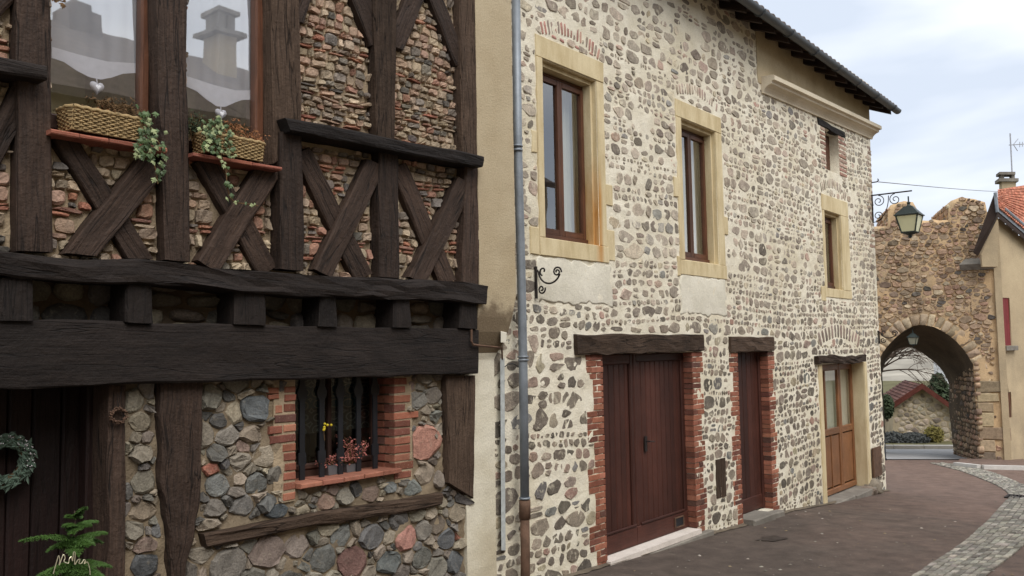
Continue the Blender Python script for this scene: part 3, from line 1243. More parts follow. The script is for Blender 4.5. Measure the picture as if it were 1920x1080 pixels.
LOWQ.append([(P(a, b, -.07).x, P(a, b, -.07).z) for a, b in ((306, 915), (378, 915), (350, 1100), (322, 1100))])
low([(838, 704), (892, 704), (889, 936), (841, 905)], y=-.07, mat='timber_grey')
low([(384, 1000), (830, 924), (830, 946), (390, 1025)], y=-.07, name='tie_timber', mat='timber_grey')

# ---- upper infill
W1 = (P(97, 0, YI).x, P(300, 0, YI).x, P(180, 262, YI).z, 6.2)
W2 = (P(352, 0, YI).x, P(510, 0, YI).x, P(430, 300, YI).z, 6.2)
zs0 = P(450, 505, YI).z
wall_up = wall_grid(fr_at(YI + .012), 0.3, 5.98, 2.82, 6.2, [W1 + (.3,), W2 + (.3,)], .05, .014, 'wall', 'mortar_tan', TH)
excl = UP + [[(w[0], w[2]), (w[1], w[2]), (w[1], w[3]), (w[0], w[3])] for w in (W1, W2)]
items = []
fru = fr_at(YI)
for poly, tile in coursed(0.9, 5.95, zs0 - .02, 5.9, (.042, .092), .36, (.05, .135), .016):
    poly = avoid(poly, excl, .004)
    if poly is None:
        continue
    c, a = centroid(poly)
    if a < .0004:
        continue
    if tile:
        v, f, a, c3 = stone_mesh(fru, poly, random.uniform(.012, .028), 10, .05, .35, -.03, .25, .84)
        items.append((v, f, a, c3, pick(PAL_TILE if random.random() < .72 else PAL_INFILL), fru.n))
    else:
        poly = chip(poly, random.choice((0, 1, 1, 2)), .7, .95)
        v, f, a, c3 = stone_mesh(fru, poly, random.uniform(.010, .034), 10, .09, 1.0, -.03, .1, random.uniform(.72, .9), True)
        items.append((v, f, a, c3, pick(PAL_INFILL), fru.n))
lay_stones(items, TH, 'rubble', 'stone', 'small_stones', 250, False)

# ---- windows of the upper floor
for w, px0, px1, pane_r in ((W1, 96, 296, 262), (W2, 350, 508, 476)):
    x0, x1 = P(px0, 0, -.02).x, P(px1, 0, -.02).x
    zb = w[2] + .02
    win = make_obj('window', [(x0, .05, zb), (x1, .05, zb), (x1, .05, zb + .05), (x0, .05, zb + .05), (x0, .1, zb), (x1, .1, zb), (x1, .1, zb + .05), (x0, .1, zb + .05)],
                   [(0, 1, 2, 3), (7, 6, 5, 4), (0, 4, 5, 1), (1, 5, 6, 2), (2, 6, 7, 3), (3, 7, 4, 0)], 'frame_dark', TH)
    xp = P(pane_r, 0, -.02).x
    zg = P(px0 + 2, 213, -.02).z if px0 < 200 else P(360, 262, -.02).z
    rect('bottom_rail', x0, x1, zb + .003, zg, -.04, .02, 'frame_dark', win)
    rect('casement_stile', xp, xp + (x1 - xp) * .48, zg + .002, 6.15, -.05, .02, 'frame_brown', win)
    rect('frame_post', xp + (x1 - xp) * .48 + .003, x1, zg + .002, 6.15, -.03, .02, 'frame_dark', win)
    mb = MB()
    mb.add([(x0, -.012, zg), (xp, -.012, zg), (xp, -.012, 6.1), (x0, -.012, 6.1)], [(0, 1, 2, 3)])
    mb.build('pane', 'glass_upper', win)
    # room behind
    mb = MB()
    ra, rb, rc, rd = x0 - .02, x1 + .02, w[2] - .05, 6.15
    mb.add([(ra, .06, rc), (rb, .06, rc), (rb, .06, rd), (ra, .06, rd), (ra, 1.0, rc), (rb, 1.0, rc), (rb, 1.0, rd), (ra, 1.0, rd)],
           [(4, 5, 6, 7), (0, 1, 5, 4), (1, 2, 6, 5), (2, 3, 7, 6), (3, 0, 4, 7)])
    mb.build('room_lining', 'room', win)
    # tiled sill
q1 = [(95, 241), (314, 277), (314, 287), (95, 250)]
q2 = [(362, 285), (530, 313), (529, 320), (362, 292)]
for q, n in ((q1, 4), (q2, 3)):
    for i in range(n):
        t0, t1 = i / n + .004, (i + 1) / n - .004
        L = lambda a, b, t: (a[0] + (b[0] - a[0]) * t, a[1] + (b[1] - a[1]) * t)
        o = slab('sill_tile', [L(q[0], q[1], t0), L(q[0], q[1], t1), L(q[3], q[2], t1), L(q[3], q[2], t0)], -.235 + random.uniform(0, .006), -.03, 'tile_sill', TH, .002, 3)
        at = o.data.color_attributes.new('Col', 'FLOAT_COLOR', 'POINT')
        c = pick([((160, 90, 62), 2), ((146, 80, 58), 1)])
        at.data.foreach_set('color', np.tile(np.array([*c, 1], dtype=np.float32), (len(o.data.vertices), 1)).ravel())

# ---- masonry behind the joists
frj = fr_at(.06)
wall_grid(frj, 0.6, 5.9, P(0, 600, 0).z - .1, P(450, 560, 0).z + .2, [], .06, .02, 'joist_infill', 'mortar_joist_shade', TH)
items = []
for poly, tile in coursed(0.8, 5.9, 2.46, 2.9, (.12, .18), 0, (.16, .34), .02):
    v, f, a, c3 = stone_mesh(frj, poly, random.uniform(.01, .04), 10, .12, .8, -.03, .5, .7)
    items.append((v, f, a, c3, tuple(.6 * x for x in pick(PAL_LOWER)), frj.n))  # stone colours darkened to paint in the shade between the joists
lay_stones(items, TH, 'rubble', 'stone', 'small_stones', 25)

# ---- ground floor wall with the barred window
LW = (P(552, 800).x, P(737, 800).x, P(640, 893).z, 2.40)
DOORX = (0.9, P(208, 900).x)
low_wall = wall_grid(fr_at(.0), -0.6, 5.84, -0.6, 2.42, [(LW[0] - .03, LW[1] + .03) + LW[2:] + (.24,), (DOORX[0], DOORX[1], -.5, 2.4, .3)],   .05, .026, 'wall', 'mortar_low', TH)
bz = lambda y: 690 + y / 4.0
bxl = lambda x: 480 + x / 4.0
bl = []
rows_l = [(135, 188, 205), (195, 250, 205), (265, 328, 200), (345, 408, 130), (420, 482, 195), (492, 555, 95), (562, 625, 192), (632, 696, 198), (708, 770, 205), (775, 838, 198), (852, 915, 195), (930, 992, 190)]
for y0, y1, xl in rows_l:
    bl.append((P(bxl(xl), bz((y0 + y1) / 2)).x, LW[0], P(545, bz(y1)).z + .004, P(545, bz(y0)).z - .002))
for x0, x1, y0, y1 in ((135, 188, 280, 340), (92, 186, 430, 490), (78, 160, 145, 190), (84, 160, 196, 232)):
    bl.append((P(bxl(x0), bz(y0)).x, P(bxl(x1), bz(y0)).x, P(520, bz(y1)).z, P(520, bz(y0)).z))
bricks(fr_at(0), bl, TH, PAL_BRICK, -.2, .02)
rows_r = [(75, 125, 1120), (135, 190, 1110), (205, 262, 1145), (272, 328, 1110), (335, 388, 1210), (396, 446, 1145), (455, 508, 1145), (518, 575, 1145), (583, 640, 1145), (648, 702, 1145), (710, 768, 1170), (778, 836, 1155)]
br, br2 = [], []
for y0, y1, xr in rows_r:
    z0, z1 = P(745, bz(y1)).z + .002, P(745, bz(y0)).z - .002
    br.append((LW[1], P(bxl(xr), bz((y0 + y1) / 2)).x, z0, z1))
    br2.append((LW[1] + .004, LW[1] + .09, z0, z1))
bricks(fr_at(0), br, TH, PAL_BRICK, -.10, .02)
bricks(fr_at(.112), br2, TH, PAL_BRICK, -.115, .0)
for a, b in ((LW[0] - .19, LW[0] - .004), (LW[1] + .004, LW[1] + .2)):
    mb = MB()
    mb.box(a, b, -.013, .05, LW[2] - .12, 2.44)
    mb.build('mortar_bed', 'mortar_tan', TH)
# sill tiles
n = 5
for i in range(n):
    a = LW[0] + (LW[1] + .03 - LW[0]) * i / n
    b = LW[0] + (LW[1] + .03 - LW[0]) * (i + 1) / n
    mb = MB()
    block(mb, FA, a + .003, b - .003, LW[2] - .035, LW[2] + .002, -.23, .075, .002, .006)
    mb.build('sill_tile', 'tile_sill', TH, col=(*pick([((164, 98, 70), 1), ((150, 88, 64), 1)]), 1))

win = make_obj('window', [(LW[0], .2, LW[2]), (LW[1], .2, LW[2]), (LW[1], .2, LW[2] + .05), (LW[0], .2, LW[2] + .05)], [(0, 1, 2, 3)], 'frame_dark', TH)
cx = (LW[0] + LW[1]) / 2
for a, b in ((LW[0] + .003, LW[0] + .05), (cx - .018, cx + .018), (LW[1] - .05, LW[1] - .003)):
    rect('casement_stile', a, b, LW[2] + .053, 2.42, .19, .23, 'frame_dark', win)
rect('frame_rail', LW[0] + .063, cx - .033, LW[2] + .053, LW[2] + .1, .192, .228, 'frame_dark', win)
rect('frame_rail', cx + .033, LW[1] - .063, LW[2] + .053, LW[2] + .1, .192, .228, 'frame_dark', win)
mb = MB()
mb.add([(LW[0], .215, LW[2]), (LW[1], .215, LW[2]), (LW[1], .215, 2.44), (LW[0], .215, 2.44)], [(0, 1, 2, 3)])
mb.build('pane', 'glass_old', win)
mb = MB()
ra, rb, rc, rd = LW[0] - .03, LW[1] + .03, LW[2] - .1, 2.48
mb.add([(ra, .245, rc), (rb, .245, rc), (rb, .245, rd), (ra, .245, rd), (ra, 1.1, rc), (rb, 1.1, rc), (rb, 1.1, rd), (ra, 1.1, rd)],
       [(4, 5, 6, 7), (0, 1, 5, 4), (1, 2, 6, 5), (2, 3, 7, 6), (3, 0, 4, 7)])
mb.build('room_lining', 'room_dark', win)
# flat iron bars with a flame-shaped swelling, seven, standing in the reveal
for k, bx in enumerate((566, 603, 638, 672, 703)):
    x = P(bx, 820, .09).x
    zb, zt = LW[2] - .0, 2.44
    rings = []
    for t, w in ((0, .017), (.10, .017), (.11, .026), (.18, .026), (.19, .017), (.50, .017), (.545, .018), (.565, .031), (.60, .036), (.64, .022), (.67, .017), (.86, .017), (.87, .026), (.92, .026), (.93, .017), (1, .017)):
        z = zb + (zt - zb) * t
        w *= 1.35
        rings.append([(x - w, .083, z), (x + w, .083, z), (x + w, .097, z), (x - w, .097, z)])
    mb = MB()
    mb.loft(rings)
    mb.build('window_bar', 'black_paint', TH)

# ---- lower stones: hand-placed large ones, the rest thrown in
big = [(480, 765, 30, (98, 100, 102)), (440, 775, 20, (150, 136, 112)), (795, 830, 33, (176, 122, 98)), (425, 818, 19, (140, 132, 116)), (470, 815, 18, (150, 134, 110)),
       (660, 1052, 30, (112, 82, 74)), (500, 1034, 32, (132, 116, 104)), (425, 1058, 34, (128, 120, 112)), (555, 1024, 25, (126, 114, 102)), (605, 1048, 26, (96, 94, 90)), (760, 1010, 24, (164, 116, 100)), (695, 1008, 26, (100, 100, 98)),
       (730, 1055, 24, (104, 106, 104)), (790, 1045, 22, (122, 118, 110)), (835, 1010, 20, (92, 94, 94)), (640, 1005, 20, (116, 118, 112)), (575, 985, 18, (100, 104, 106)), (870, 990, 18, (132, 124, 110)), (850, 1055, 20, (96, 98, 98)),
       (780, 960, 20, (136, 126, 110)), (700, 960, 17, (150, 130, 104)), (265, 850, 19, (146, 132, 112)), (268, 905, 22, (134, 126, 110)), (265, 960, 20, (146, 130, 106)), (262, 790, 20, (136, 122, 104)), (270, 1060, 25, (80, 80, 80)), (300, 995, 16, (124, 122, 118)),
       (405, 910, 22, (116, 116, 112)), (448, 865, 18, (136, 128, 112)), (480, 905, 20, (116, 118, 112)), (400, 955, 18, (124, 118, 106)), (455, 950, 20, (116, 112, 106)), (500, 945, 16, (96, 96, 94)), (393, 880, 14, (172, 104, 80)),
       (782, 750, 17, (142, 138, 126)), (815, 780, 13, (126, 122, 114)), (610, 940, 16, (150, 120, 98)), (730, 915, 14, (118, 120, 120)), (770, 915, 18, (122, 126, 120)), (520, 960, 18, (84, 88, 92)), (695, 925, 16, (130, 110, 92)), (645, 930, 16, (134, 124, 108))]
seeds, cols = [], []
for px, py, r, c in big:
    p = P(px, py)
    rr = (P(px, py + r) - p).length
    seeds.append((p.x, p.z, rr * 1.02))
    cols.append(pick([(c, 1)]))
AX = .78
tries = 0
for rad in (.085, .07, .055, .042, .03, .022):
    for _ in range(1500 if rad > .05 else 4500):
        u, v = random.uniform(0.2, 5.85), random.uniform(-.45, 2.27)
        r = rad * random.uniform(.9, 1.15) * (1.25 if v < .75 else 1.0)
        ok = True
        for s in seeds:
            d = math.hypot((u - s[0]) * AX, v - s[1])
            if d < (r + s[2]) * .76:
                ok = False
                break
        if ok:
            seeds.append((u, v, r))
            cols.append(pick(PAL_LOWER if random.random() > .025 else PAL_TILE))
q_open = [(LW[0] - .0, LW[2] - .04), (LW[1], LW[2] - .04), (LW[1], 2.6), (LW[0], 2.6)]
exl = LOWQ + [q_open, [(DOORX[0] - .1, -.9), (DOORX[1] + .02, -.9), (DOORX[1] + .02, 2.6), (DOORX[0] - .1, 2.6)]]
exl += [[(a, c), (b, c), (b, d), (a, d)] for a, b, c, d in bl + br]
items = []
frl = fr_at(0.0)
for poly, c in zip(power_cells(seeds, AX, .008), cols):
    if poly is None:
        continue
    poly = avoid(poly, exl, .008)
    if poly is None:
        continue
    cc, a = centroid(poly)
    if a < .0008 or cc[0] > 5.82:
        continue
    poly = chip(poly, random.choice((0, 0, 1)), .75, .96)
    v, f, a, c3 = stone_mesh(frl, poly, random.uniform(.012, .042), 12, .06, 1.2, -.04, .04, random.uniform(.72, .9), True)
    items.append((v, f, a, c3, c, frl.n))
lay_stones(items, TH, 'rubble', 'stone', 'small_stones', 260, False)

# ---- front door, deep in shadow
door = make_obj('door', [(DOORX[0], .3, -.4), (DOORX[1], .3, -.4), (DOORX[1], .3, 2.45), (DOORX[0], .3, 2.45)], [(0, 1, 2, 3)], 'door_dark', TH)
x = DOORX[0]
while x < DOORX[1] - .02:
    w = min(random.uniform(.13, .19), DOORX[1] - x)
    rect('plank', x + .003, x + w - .003, -.35, 2.42, .26 + random.uniform(0, .004), .29, 'door_dark', door, .002, 6)
    x += w
rect('door_frame', DOORX[1] - .075, DOORX[1] - .004, -.4, 2.44, .16, .25, 'door_dark', TH, .003, 6)

# ---- rendered wing wall at the right end, corbelled out above
prof = [(-.6, -.03), (2.22, -.03), (2.28, -.045), (2.36, -.085), (2.47, -.13), (2.6, -.155), (2.8, -.165), (3.4, -.165), (6.2, -.165)]
rings = []
for k, (z, y) in enumerate([(z, y) for z, y in prof]):
    t = min(1, max(0, (z - 2.2) / .6))
    xl = 5.84 + .06 * t
    xr = 6.23 + (6.42 - 6.23) * (t ** .7)
    rings.append([(xl, y, z), (xl * .5 + xr * .5, y - .004, z), (xr, y, z), (xr, .3, z), (xl, .3, z)])
dense = []
for a, b in zip(rings[:-1], rings[1:]):
    m = max(1, int(abs(b[0][2] - a[0][2]) / .12))
    for i in range(m):
        dense.append([tuple(Vector(p).lerp(Vector(q), i / m) + Vector((0.004 * nz(p[0] * 9, i * .7, a[0][2]), .006 * nz(i * 1.1, p[0] * 5, a[0][2]), 0))) for p, q in zip(a, b)])
dense.append(rings[-1])
cut = [i for i, r in enumerate(dense) if r[0][2] > 2.24][0]
cut2 = [i for i, r in enumerate(dense) if r[0][2] > 2.62][0]
mb = MB()
mb.loft(dense[:cut + 1])
mb.build('lower_plaster', 'plaster_white', TH, smooth=False)
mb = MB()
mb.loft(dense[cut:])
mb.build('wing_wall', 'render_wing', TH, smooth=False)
mb = MB()
mb.box(-.6, 5.85, 1.15, 1.3, -.6, 6.2)
mb.box(-.65, -.6, .0, 1.15, -.6, 6.2)
mb.box(-.6, 5.85, .0, 1.15, 6.2, 6.25)
mb.build('light_block_core', 'room_dark', TH)  # unseen core behind the rooms, added to stop light leaks

# ================================================================== stone house
SH = thing('stone_house', 'long stone house with cream mortar, yellow window surrounds and brown doors', 'house', (12.0, 0.0, 0.0))
SX0, SX1 = 6.2, 18.12
O1 = (7.11, 8.12, 1.13 + ZS, 2.985 + ZS, .17)
O2 = (10.09, 11.085, 1.115 + ZS, 2.955 + ZS, .17)
O3 = (15.27, 16.1, .98 + ZS, 2.345 + ZS, .17)
OA = (15.5, 16.2, 3.1 + ZS, 3.84 + ZS, .2)
D1 = (8.115, 10.19, .02, 2.24, .13)
D2 = (11.555, 12.6, -.09, 2.22, .15)
D3 = (14.84, 17.08, -.36, 1.97, .22)
OPEN = [O1, O2, O3, OA, (D1[0] - .03, D1[1] + .03) + D1[2:], (D2[0] - .03, D2[1] + .03) + D2[2:], D3]
wall_s = wall_grid(FA, SX0, SX1, -1.0, 7.55, OPEN, .045, .011, 'wall', 'mortar_cream', SH)
# end wall, unseen core added to keep light from leaking in
mb = MB()
mb.box(SX1 - .4, SX1, .004, 8.0, -1.0, 7.2)
mb.build('end_wall', 'mortar_cream', SH)
mb = MB()
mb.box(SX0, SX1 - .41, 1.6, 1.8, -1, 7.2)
mb.build('light_block_core', 'room_dark', SH)

# plain surrounds: rings of blocks a little proud of the wall
SUR = []


def surround(o, l, r, b, t, ears, h=.014):
    mb = MB()

    def pc(u0, u1, v0, v1):
        n = max(1, int((v1 - v0) / .2), int((u1 - u0) / .2))
        mbk = MB()
        block(mb, FA, u0, u1, v0, v1, -.02, h, .004, .006)
        SUR.append([(u0, v0), (u1, v0), (u1, v1), (u0, v1)])
    pc(o[0] - l, o[0] - .002, o[2], o[3])
    pc(o[1] + .002, o[1] + r, o[2], o[3])
    pc(o[0] - l - .004, o[1] + r + .004, o[3] + .002, o[3] + t)
    pc(o[0] - l + .004, o[1] + r + .03, o[2] - b, o[2] - .002)
    for u0, u1, v0, v1 in ears:
        pc(u0, u1, v0, v1)
    # reveal lining and the little step under the head
    d = o[4]
    y0 = .004
    mb.box(o[0] - .02, o[0] + .006, y0, d, o[2], o[3])
    mb.box(o[1] - .006, o[1] + .02, y0, d, o[2], o[3])
    mb.box(o[0] + .008, o[1] - .008, y0, d, o[3] - .007, o[3] + .02)
    mb.box(o[0] + .008, o[1] - .008, d * .3, d, o[3] - .05, o[3] - .009)
    mb.box(o[1] - .045, o[1] - .008, d * .3, d, o[2] + .004, o[3] - .052)
    mb.hexa([(o[0] + .008, y0, o[2] - .03), (o[1] - .008, y0, o[2] - .03), (o[1] - .008, y0, o[2] + .004), (o[0] + .008, y0, o[2] + .004)],
            [(o[0] + .008, d, o[2] - .03), (o[1] - .008, d, o[2] - .03), (o[1] - .008, d, o[2] + .02), (o[0] + .008, d, o[2] + .02)])
    mb.build('window_surround', 'surround', SH)


surround(O1, .1, .14, .18, .235, [(O1[0] - .2, O1[0] - .104, 4.28, 4.5), (O1[0] - .25, O1[0] - .104, 3.25, 3.52), (O1[1] + .144, O1[1] + .28, 3.9, 4.14), (O1[1] + .144, O1[1] + .30, 3.28, 3.62)])
surround(O2, .13, .18, .19, .23, [(O2[0] - .24, O2[0] - .134, 4.2, 4.45), (O2[1] + .184, O2[1] + .3, 3.85, 4.1), (O2[0] - .2, O2[0] - .134, 3.2, 3.45)])
surround(O3, .1, .42, .15, .28, [(O3[0] - .3, O3[0] - .104, 3.05, 3.3)])


def casement(o, leafs=2, mat='frame_brown', cur='curtain_beige', cur_u=(0.0, 1.0), clos=.0):
    d = o[4]
    u0, u1, v0, v1 = o[0], o[1], o[2] + .02, o[3] - .05
    win = make_obj('window', [(u0 + .008, d - .05, v0), (u1 - .045, d - .05, v0), (u1 - .045, d - .05, v0 + .05), (u0 + .008, d - .05, v0 + .05), (u0 + .008, d + .02, v0), (u1 - .045, d + .02, v0), (u1 - .045, d + .02, v0 + .05), (u0 + .008, d + .02, v0 + .05)],
                   [(0, 1, 2, 3), (7, 6, 5, 4), (0, 4, 5, 1), (1, 5, 6, 2), (2, 6, 7, 3), (3, 7, 4, 0)], mat, SH)
    a, b = u0 + .008, u1 - .012
    rect('frame_post', a, a + .045, v0 + .053, v1, d - .02, d + .03, mat, win)
    rect('frame_post', b - .045, b, v0 + .053, v1, d - .02, d + .03, mat, win)
    rect('frame_head', a + .047, b - .047, v1 - .045, v1, d - .02, d + .03, mat, win)
    w = (b - a - .094) / leafs
    for i in range(leafs):
        x0 = a + .047 + w * i + .001
        x1 = x0 + w - .002
        sash = rect('sash', x0, x0 + .05, v0 + .056, v1 - .048, d - .035, d + .012, mat, win)
        g = MB()
        g.box(x1 - .05, x1, d - .035, d + .012, v0 + .056, v1 - .048)
        g.box(x0 + .052, x1 - .052, d - .033, d + .010, v0 + .056, v0 + .116)
        g.box(x0 + .052, x1 - .052, d - .033, d + .010, v1 - .103, v1 - .049)
        g.build('sash_rails', mat, win)
        mb = MB()
        mb.add([(x0 + .045, d - .008, v0 + .1), (x1 - .045, d - .008, v0 + .1), (x1 - .045, d - .008, v1 - .09), (x0 + .045, d - .008, v1 - .09)], [(0, 1, 2, 3)])
        mb.build('pane', 'glass', win)
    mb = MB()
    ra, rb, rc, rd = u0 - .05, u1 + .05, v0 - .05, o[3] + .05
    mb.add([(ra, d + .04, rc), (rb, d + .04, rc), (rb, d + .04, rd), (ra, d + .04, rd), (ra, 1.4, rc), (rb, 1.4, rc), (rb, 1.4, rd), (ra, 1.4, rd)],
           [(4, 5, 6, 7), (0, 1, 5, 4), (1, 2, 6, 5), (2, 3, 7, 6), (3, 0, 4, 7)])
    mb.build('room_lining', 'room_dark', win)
    return win


def curtain(label, u0, u1, v0, v1, y, mat, hem=None, fold=.018, nf=9, group=None):
    """hanging cloth with folds; hem: function u -> bottom edge"""
    v, f, uv = [], [], []
    n, m = 48, 14
    for i in range(n + 1):
        u = u0 + (u1 - u0) * i / n
        b = hem(u) if hem else v0
        for j in range(m + 1):
            z = b + (v1 - b) * j / m
            v.append((u, y + fold * math.sin(nf * 2 * math.pi * i / n + nz(u * 3, 1.0) * 2) * (0.6 + .4 * nz(u * 5, z)), z))
    for i in range(n):
        for j in range(m):
            f.append((i * (m + 1) + j, (i + 1) * (m + 1) + j, (i + 1) * (m + 1) + j + 1, i * (m + 1) + j + 1))
            uv += [(i / n * 1.0, j / m), ((i + 1) / n, j / m), ((i + 1) / n, (j + 1) / m), (i / n, (j + 1) / m)]
    o = make_obj('curtain', v, f, mat, None, True, uvs=uv)
    return tag(o, label, 'curtain', group)


casement(O1)
curtain('beige net curtain in the tall two-leaf window nearest the downpipe', O1[0] + .66, O1[1] + .1, O1[2], O1[3], .33, 'curtain_beige', nf=6)
casement(O2)
curtain('beige net curtain in the middle upper window of the stone house', O2[0] + .05, O2[1] + .15, O2[2], O2[3], .30, 'curtain_beige', nf=7)
casement(O3, 2)
curtain('beige net curtain in the upper window over the half-glazed door', O3[0], O3[1] + .1, O3[2], O3[3], .30, 'curtain_beige', nf=6)
# attic opening: dark lintel, plank shutter deep inside
rect('shutter_board', OA[0] + .01, OA[0] + .3, OA[2] + .01, OA[3] - .01, .16, .2, 'frame_brown', SH)
rect('shutter_board', OA[0] + .305, OA[1] - .01, OA[2] + .01, OA[3] - .01, .16, .2, 'frame_brown', SH)
rect('lintel', OA[0] - .35, OA[1] + .35, OA[3] + .002, OA[3] + .12, -.02, .2, 'timber_black', SH, .01, 6)

# lime patches below the first two windows
PAT = []


def patch(pts, mat='patch', h=.006):
    q = resample(pts, 90)
    q = [(u + .05 * nz(u * 4, v * 4) + .03 * nz(u * 13, v * 13), v + .06 * nz(v * 4, u * 4, 3) + .03 * nz(v * 13, u * 13, 3)) for u, v in q]
    c, _ = centroid(q)
    k = len(q)
    v = [FA.p(u, w, -.01) for u, w in q] + [FA.p(u, w, h * .5) for u, w in q] + [FA.p(c[0] + (u - c[0]) * .95, c[1] + (w - c[1]) * .92, h) for u, w in q]
    f = [(2 * k + i for i in range(k))]
    f = [tuple(2 * k + i for i in range(k))]
    for i in range(k):
        j = (i + 1) % k
        f += [(i, j, k + j, k + i), (k + i, k + j, 2 * k + j, 2 * k + i)]
    make_obj('lime_patch', v, f, mat, SH, True)
    PAT.append(pts)


patch([(6.98, 2.78), (8.34, 2.78), (8.34, 3.235), (6.98, 3.235)])
patch([(9.96, 2.72), (11.26, 2.72), (11.26, 3.215), (9.96, 3.215)])

# lintels
rect('lintel', 7.58, 10.46, 2.245, 2.46, -.05, .25, 'timber_grey', SH, .012, 16)
rect('lintel', 11.285, 12.78, 2.222, 2.435, -.04, .25, 'timber_grey', SH, .009, 10)
rect('lintel', 14.5, 17.02, 1.975, 2.11, -.08, .22, 'timber_grey', SH, .02, 10)


# brick jambs
def jamb(o, side, wide, narrow, start_wide, z_top, z_bot):
    """toothed brick jamb; 6.7 cm courses, groups of four or five"""
    edge = o[0] if side < 0 else o[1]
    z, i, wid, left = z_top, 0, start_wide, 4
    cells, inner = [], []
    zl = []
    while z > z_bot:
        if left == 0:
            wid = not wid
            left = random.choice((4, 5))
        zl.append((z, wide if wid else narrow))
        left -= 1
        z -= .067
    for i, (z, w) in enumerate(zl):
        z0, z1 = z - .061, z - .001
        out = edge + side * w
        if i % 2:
            sp = edge + side * .115
            cells += [(min(edge, sp), max(edge, sp), z0, z1), (min(sp + side * .008, out), max(sp + side * .008, out), z0, z1)] if w > .14 else [(min(edge, out), max(edge, out), z0, z1)]
        else:
            if w > .24:
                sp = edge + side * .225
                cells += [(min(edge, sp), max(edge, sp), z0, z1), (min(sp + side * .008, out), max(sp + side * .008, out), z0, z1)]
            else:
                cells.append((min(edge, out), max(edge, out), z0, z1))
    SUR.append([(min(edge, edge + side * narrow), z_bot), (max(edge, edge + side * narrow), z_bot), (max(edge, edge + side * narrow), z_top), (min(edge, edge + side * narrow), z_top)])
    for c in cells:
        SUR.append([(c[0], c[2]), (c[1], c[2]), (c[1], c[3]), (c[0], c[3])])
    bricks(FA, cells, SH, PAL_BRICK_DARK, -.15, .006)


jamb(D1, -1, .32, .19, True, 2.24, -.02)
jamb(D1, 1, .30, .22, True, 2.24, -.12)
jamb(D2, -1, .27, .16, True, 2.215, -.2)
jamb(D2, 1, .24, .17, True, 2.215, -.2)

# relieving arches of brick on edge over the openings
ARC = []


def relieving(u0, u1, v, rise, n, size, pal, h=.004):
    for i in range(n):
        t = (i + .5) / n
        u = u0 + (u1 - u0) * t
        z = v + rise * (1 - (2 * t - 1) ** 2)
        a = (2 * t - 1) * -.35 * (rise / .12)
        w = (u1 - u0) / n * random.uniform(.5, .66) / 2
        l = size / 2 * random.uniform(.8, 1.05)
        if random.random() < .12:
            continue
        ca, sa = math.cos(a), math.sin(a)
        poly = [(u + x * ca - y * sa, z + x * sa + y * ca) for x, y in ((-w, -l), (w, -l), (w * 1.1, l), (-w * 1.1, l))]
        v_, f_, a_, c_ = stone_mesh(FA, poly, h + random.uniform(0, .003), 8, .05, .3, -.03, .2, .85)
        make_obj('arch_brick', v_, f_, 'stone', SH, True, col=(*pick(pal), 1))
        ARC.append(poly)


PAL_ARC = [((182, 128, 112), 2), ((168, 148, 130), 2), ((196, 146, 126), 1)]
relieving(7.1, 8.22, 3.30 + ZS, .11, 19, .17, PAL_ARC)
relieving(10.0, 11.2, 3.30 + ZS, .11, 17, .16, [((188, 166, 144), 2), ((176, 150, 134), 1)])
relieving(15.15, 16.5, 2.72 + ZS, .16, 16, .2, [((188, 172, 150), 2), ((176, 158, 138), 1)])
relieving(14.6, 16.9, 2.32, .22, 15, .27, [((140, 122, 108), 2), ((124, 110, 98), 1), ((156, 130, 116), 1)])
# a few flat tiles under the first arch
for i in range(6):
    u = 7.3 + i * .14
    poly = [(u, 5.56), (u + .09, 5.55), (u + .09, 5.585), (u, 5.59)]
    v_, f_, a_, c_ = stone_mesh(FA, poly, .006, 8, .1, .3, -.03, .3, .8)
    make_obj('arch_brick', v_, f_, 'stone', SH, True, col=(*pick(PAL_ARC), 1))
# brick jamb of the attic opening
bricks(FA, [(OA[1] + .003, OA[1] + random.uniform(.26, .42), OA[2] + .085 * i, OA[2] + .085 * i + .055) for i in range(9)], SH, [((178, 146, 124), 1), ((160, 118, 98), 1)], -.1, .01)
bricks(FA, [(OA[0] - random.uniform(.2, .3), OA[0] - .003, OA[2] + .085 * i, OA[2] + .085 * i + .05) for i in range(9)], SH, [((178, 150, 130), 1), ((160, 118, 98), 1)], -.1, .006)
# brick quoins of the far corner
bricks(FA, [(SX1 - random.choice((.22, .34)), SX1 - .004, 4.2 + .11 * i, 4.2 + .11 * i + .06) for i in range(19)], SH, [((176, 140, 120), 1), ((150, 122, 104), 2), ((166, 146, 124), 2)], -.1, .006)

# band under the eaves at the far end and the moulded cornice
CA, CB = P(1452, 138, -.22), P(1646, 231, -.22)
zc0, zc1 = CA.z - .0, CB.z - .0
band_z = lambda u: zc0 + (zc1 - zc0) * (u - CA.x) / (CB.x - CA.x)
PAT.append([(12.75, 6.28), (18.3, 6.55), (18.3, 7.6), (12.75, 7.6)])
mb = MB()
mb.hexa([(12.6, -.012, 6.3), (18.125, -.012, 6.5), (18.125, -.012, 7.5), (12.6, -.012, 7.5)], [(12.6, .1, 6.3), (18.125, .1, 6.5), (18.125, .1, 7.5), (12.6, .1, 7.5)])
mb.build('eaves_band', 'render_beige', SH)
hgt = .26
prof = [(.0, 0), (-.03, 0), (-.035, .03), (-.05, .06), (-.075, .09), (-.11, .115), (-.15, .13), (-.155, .17), (-.20, .18), (-.20, .245), (-.185, .262), (.0, .275)]
mb = MB()
rings = []
for k in range(15):
    u = CA.x + (SX1 + .06 - CA.x) * k / 14
    zb = band_z(u) - hgt
    rings.append([(u + .002 * nz(u * 5, i), y * 1.1 + .003 * nz(u * 3, i * .5), zb + z * .95 + .002 * nz(u * 3, 5 + i)) for i, (y, z) in enumerate(prof)])
mb.loft(rings)
mb.build('cornice', 'limestone', SH)

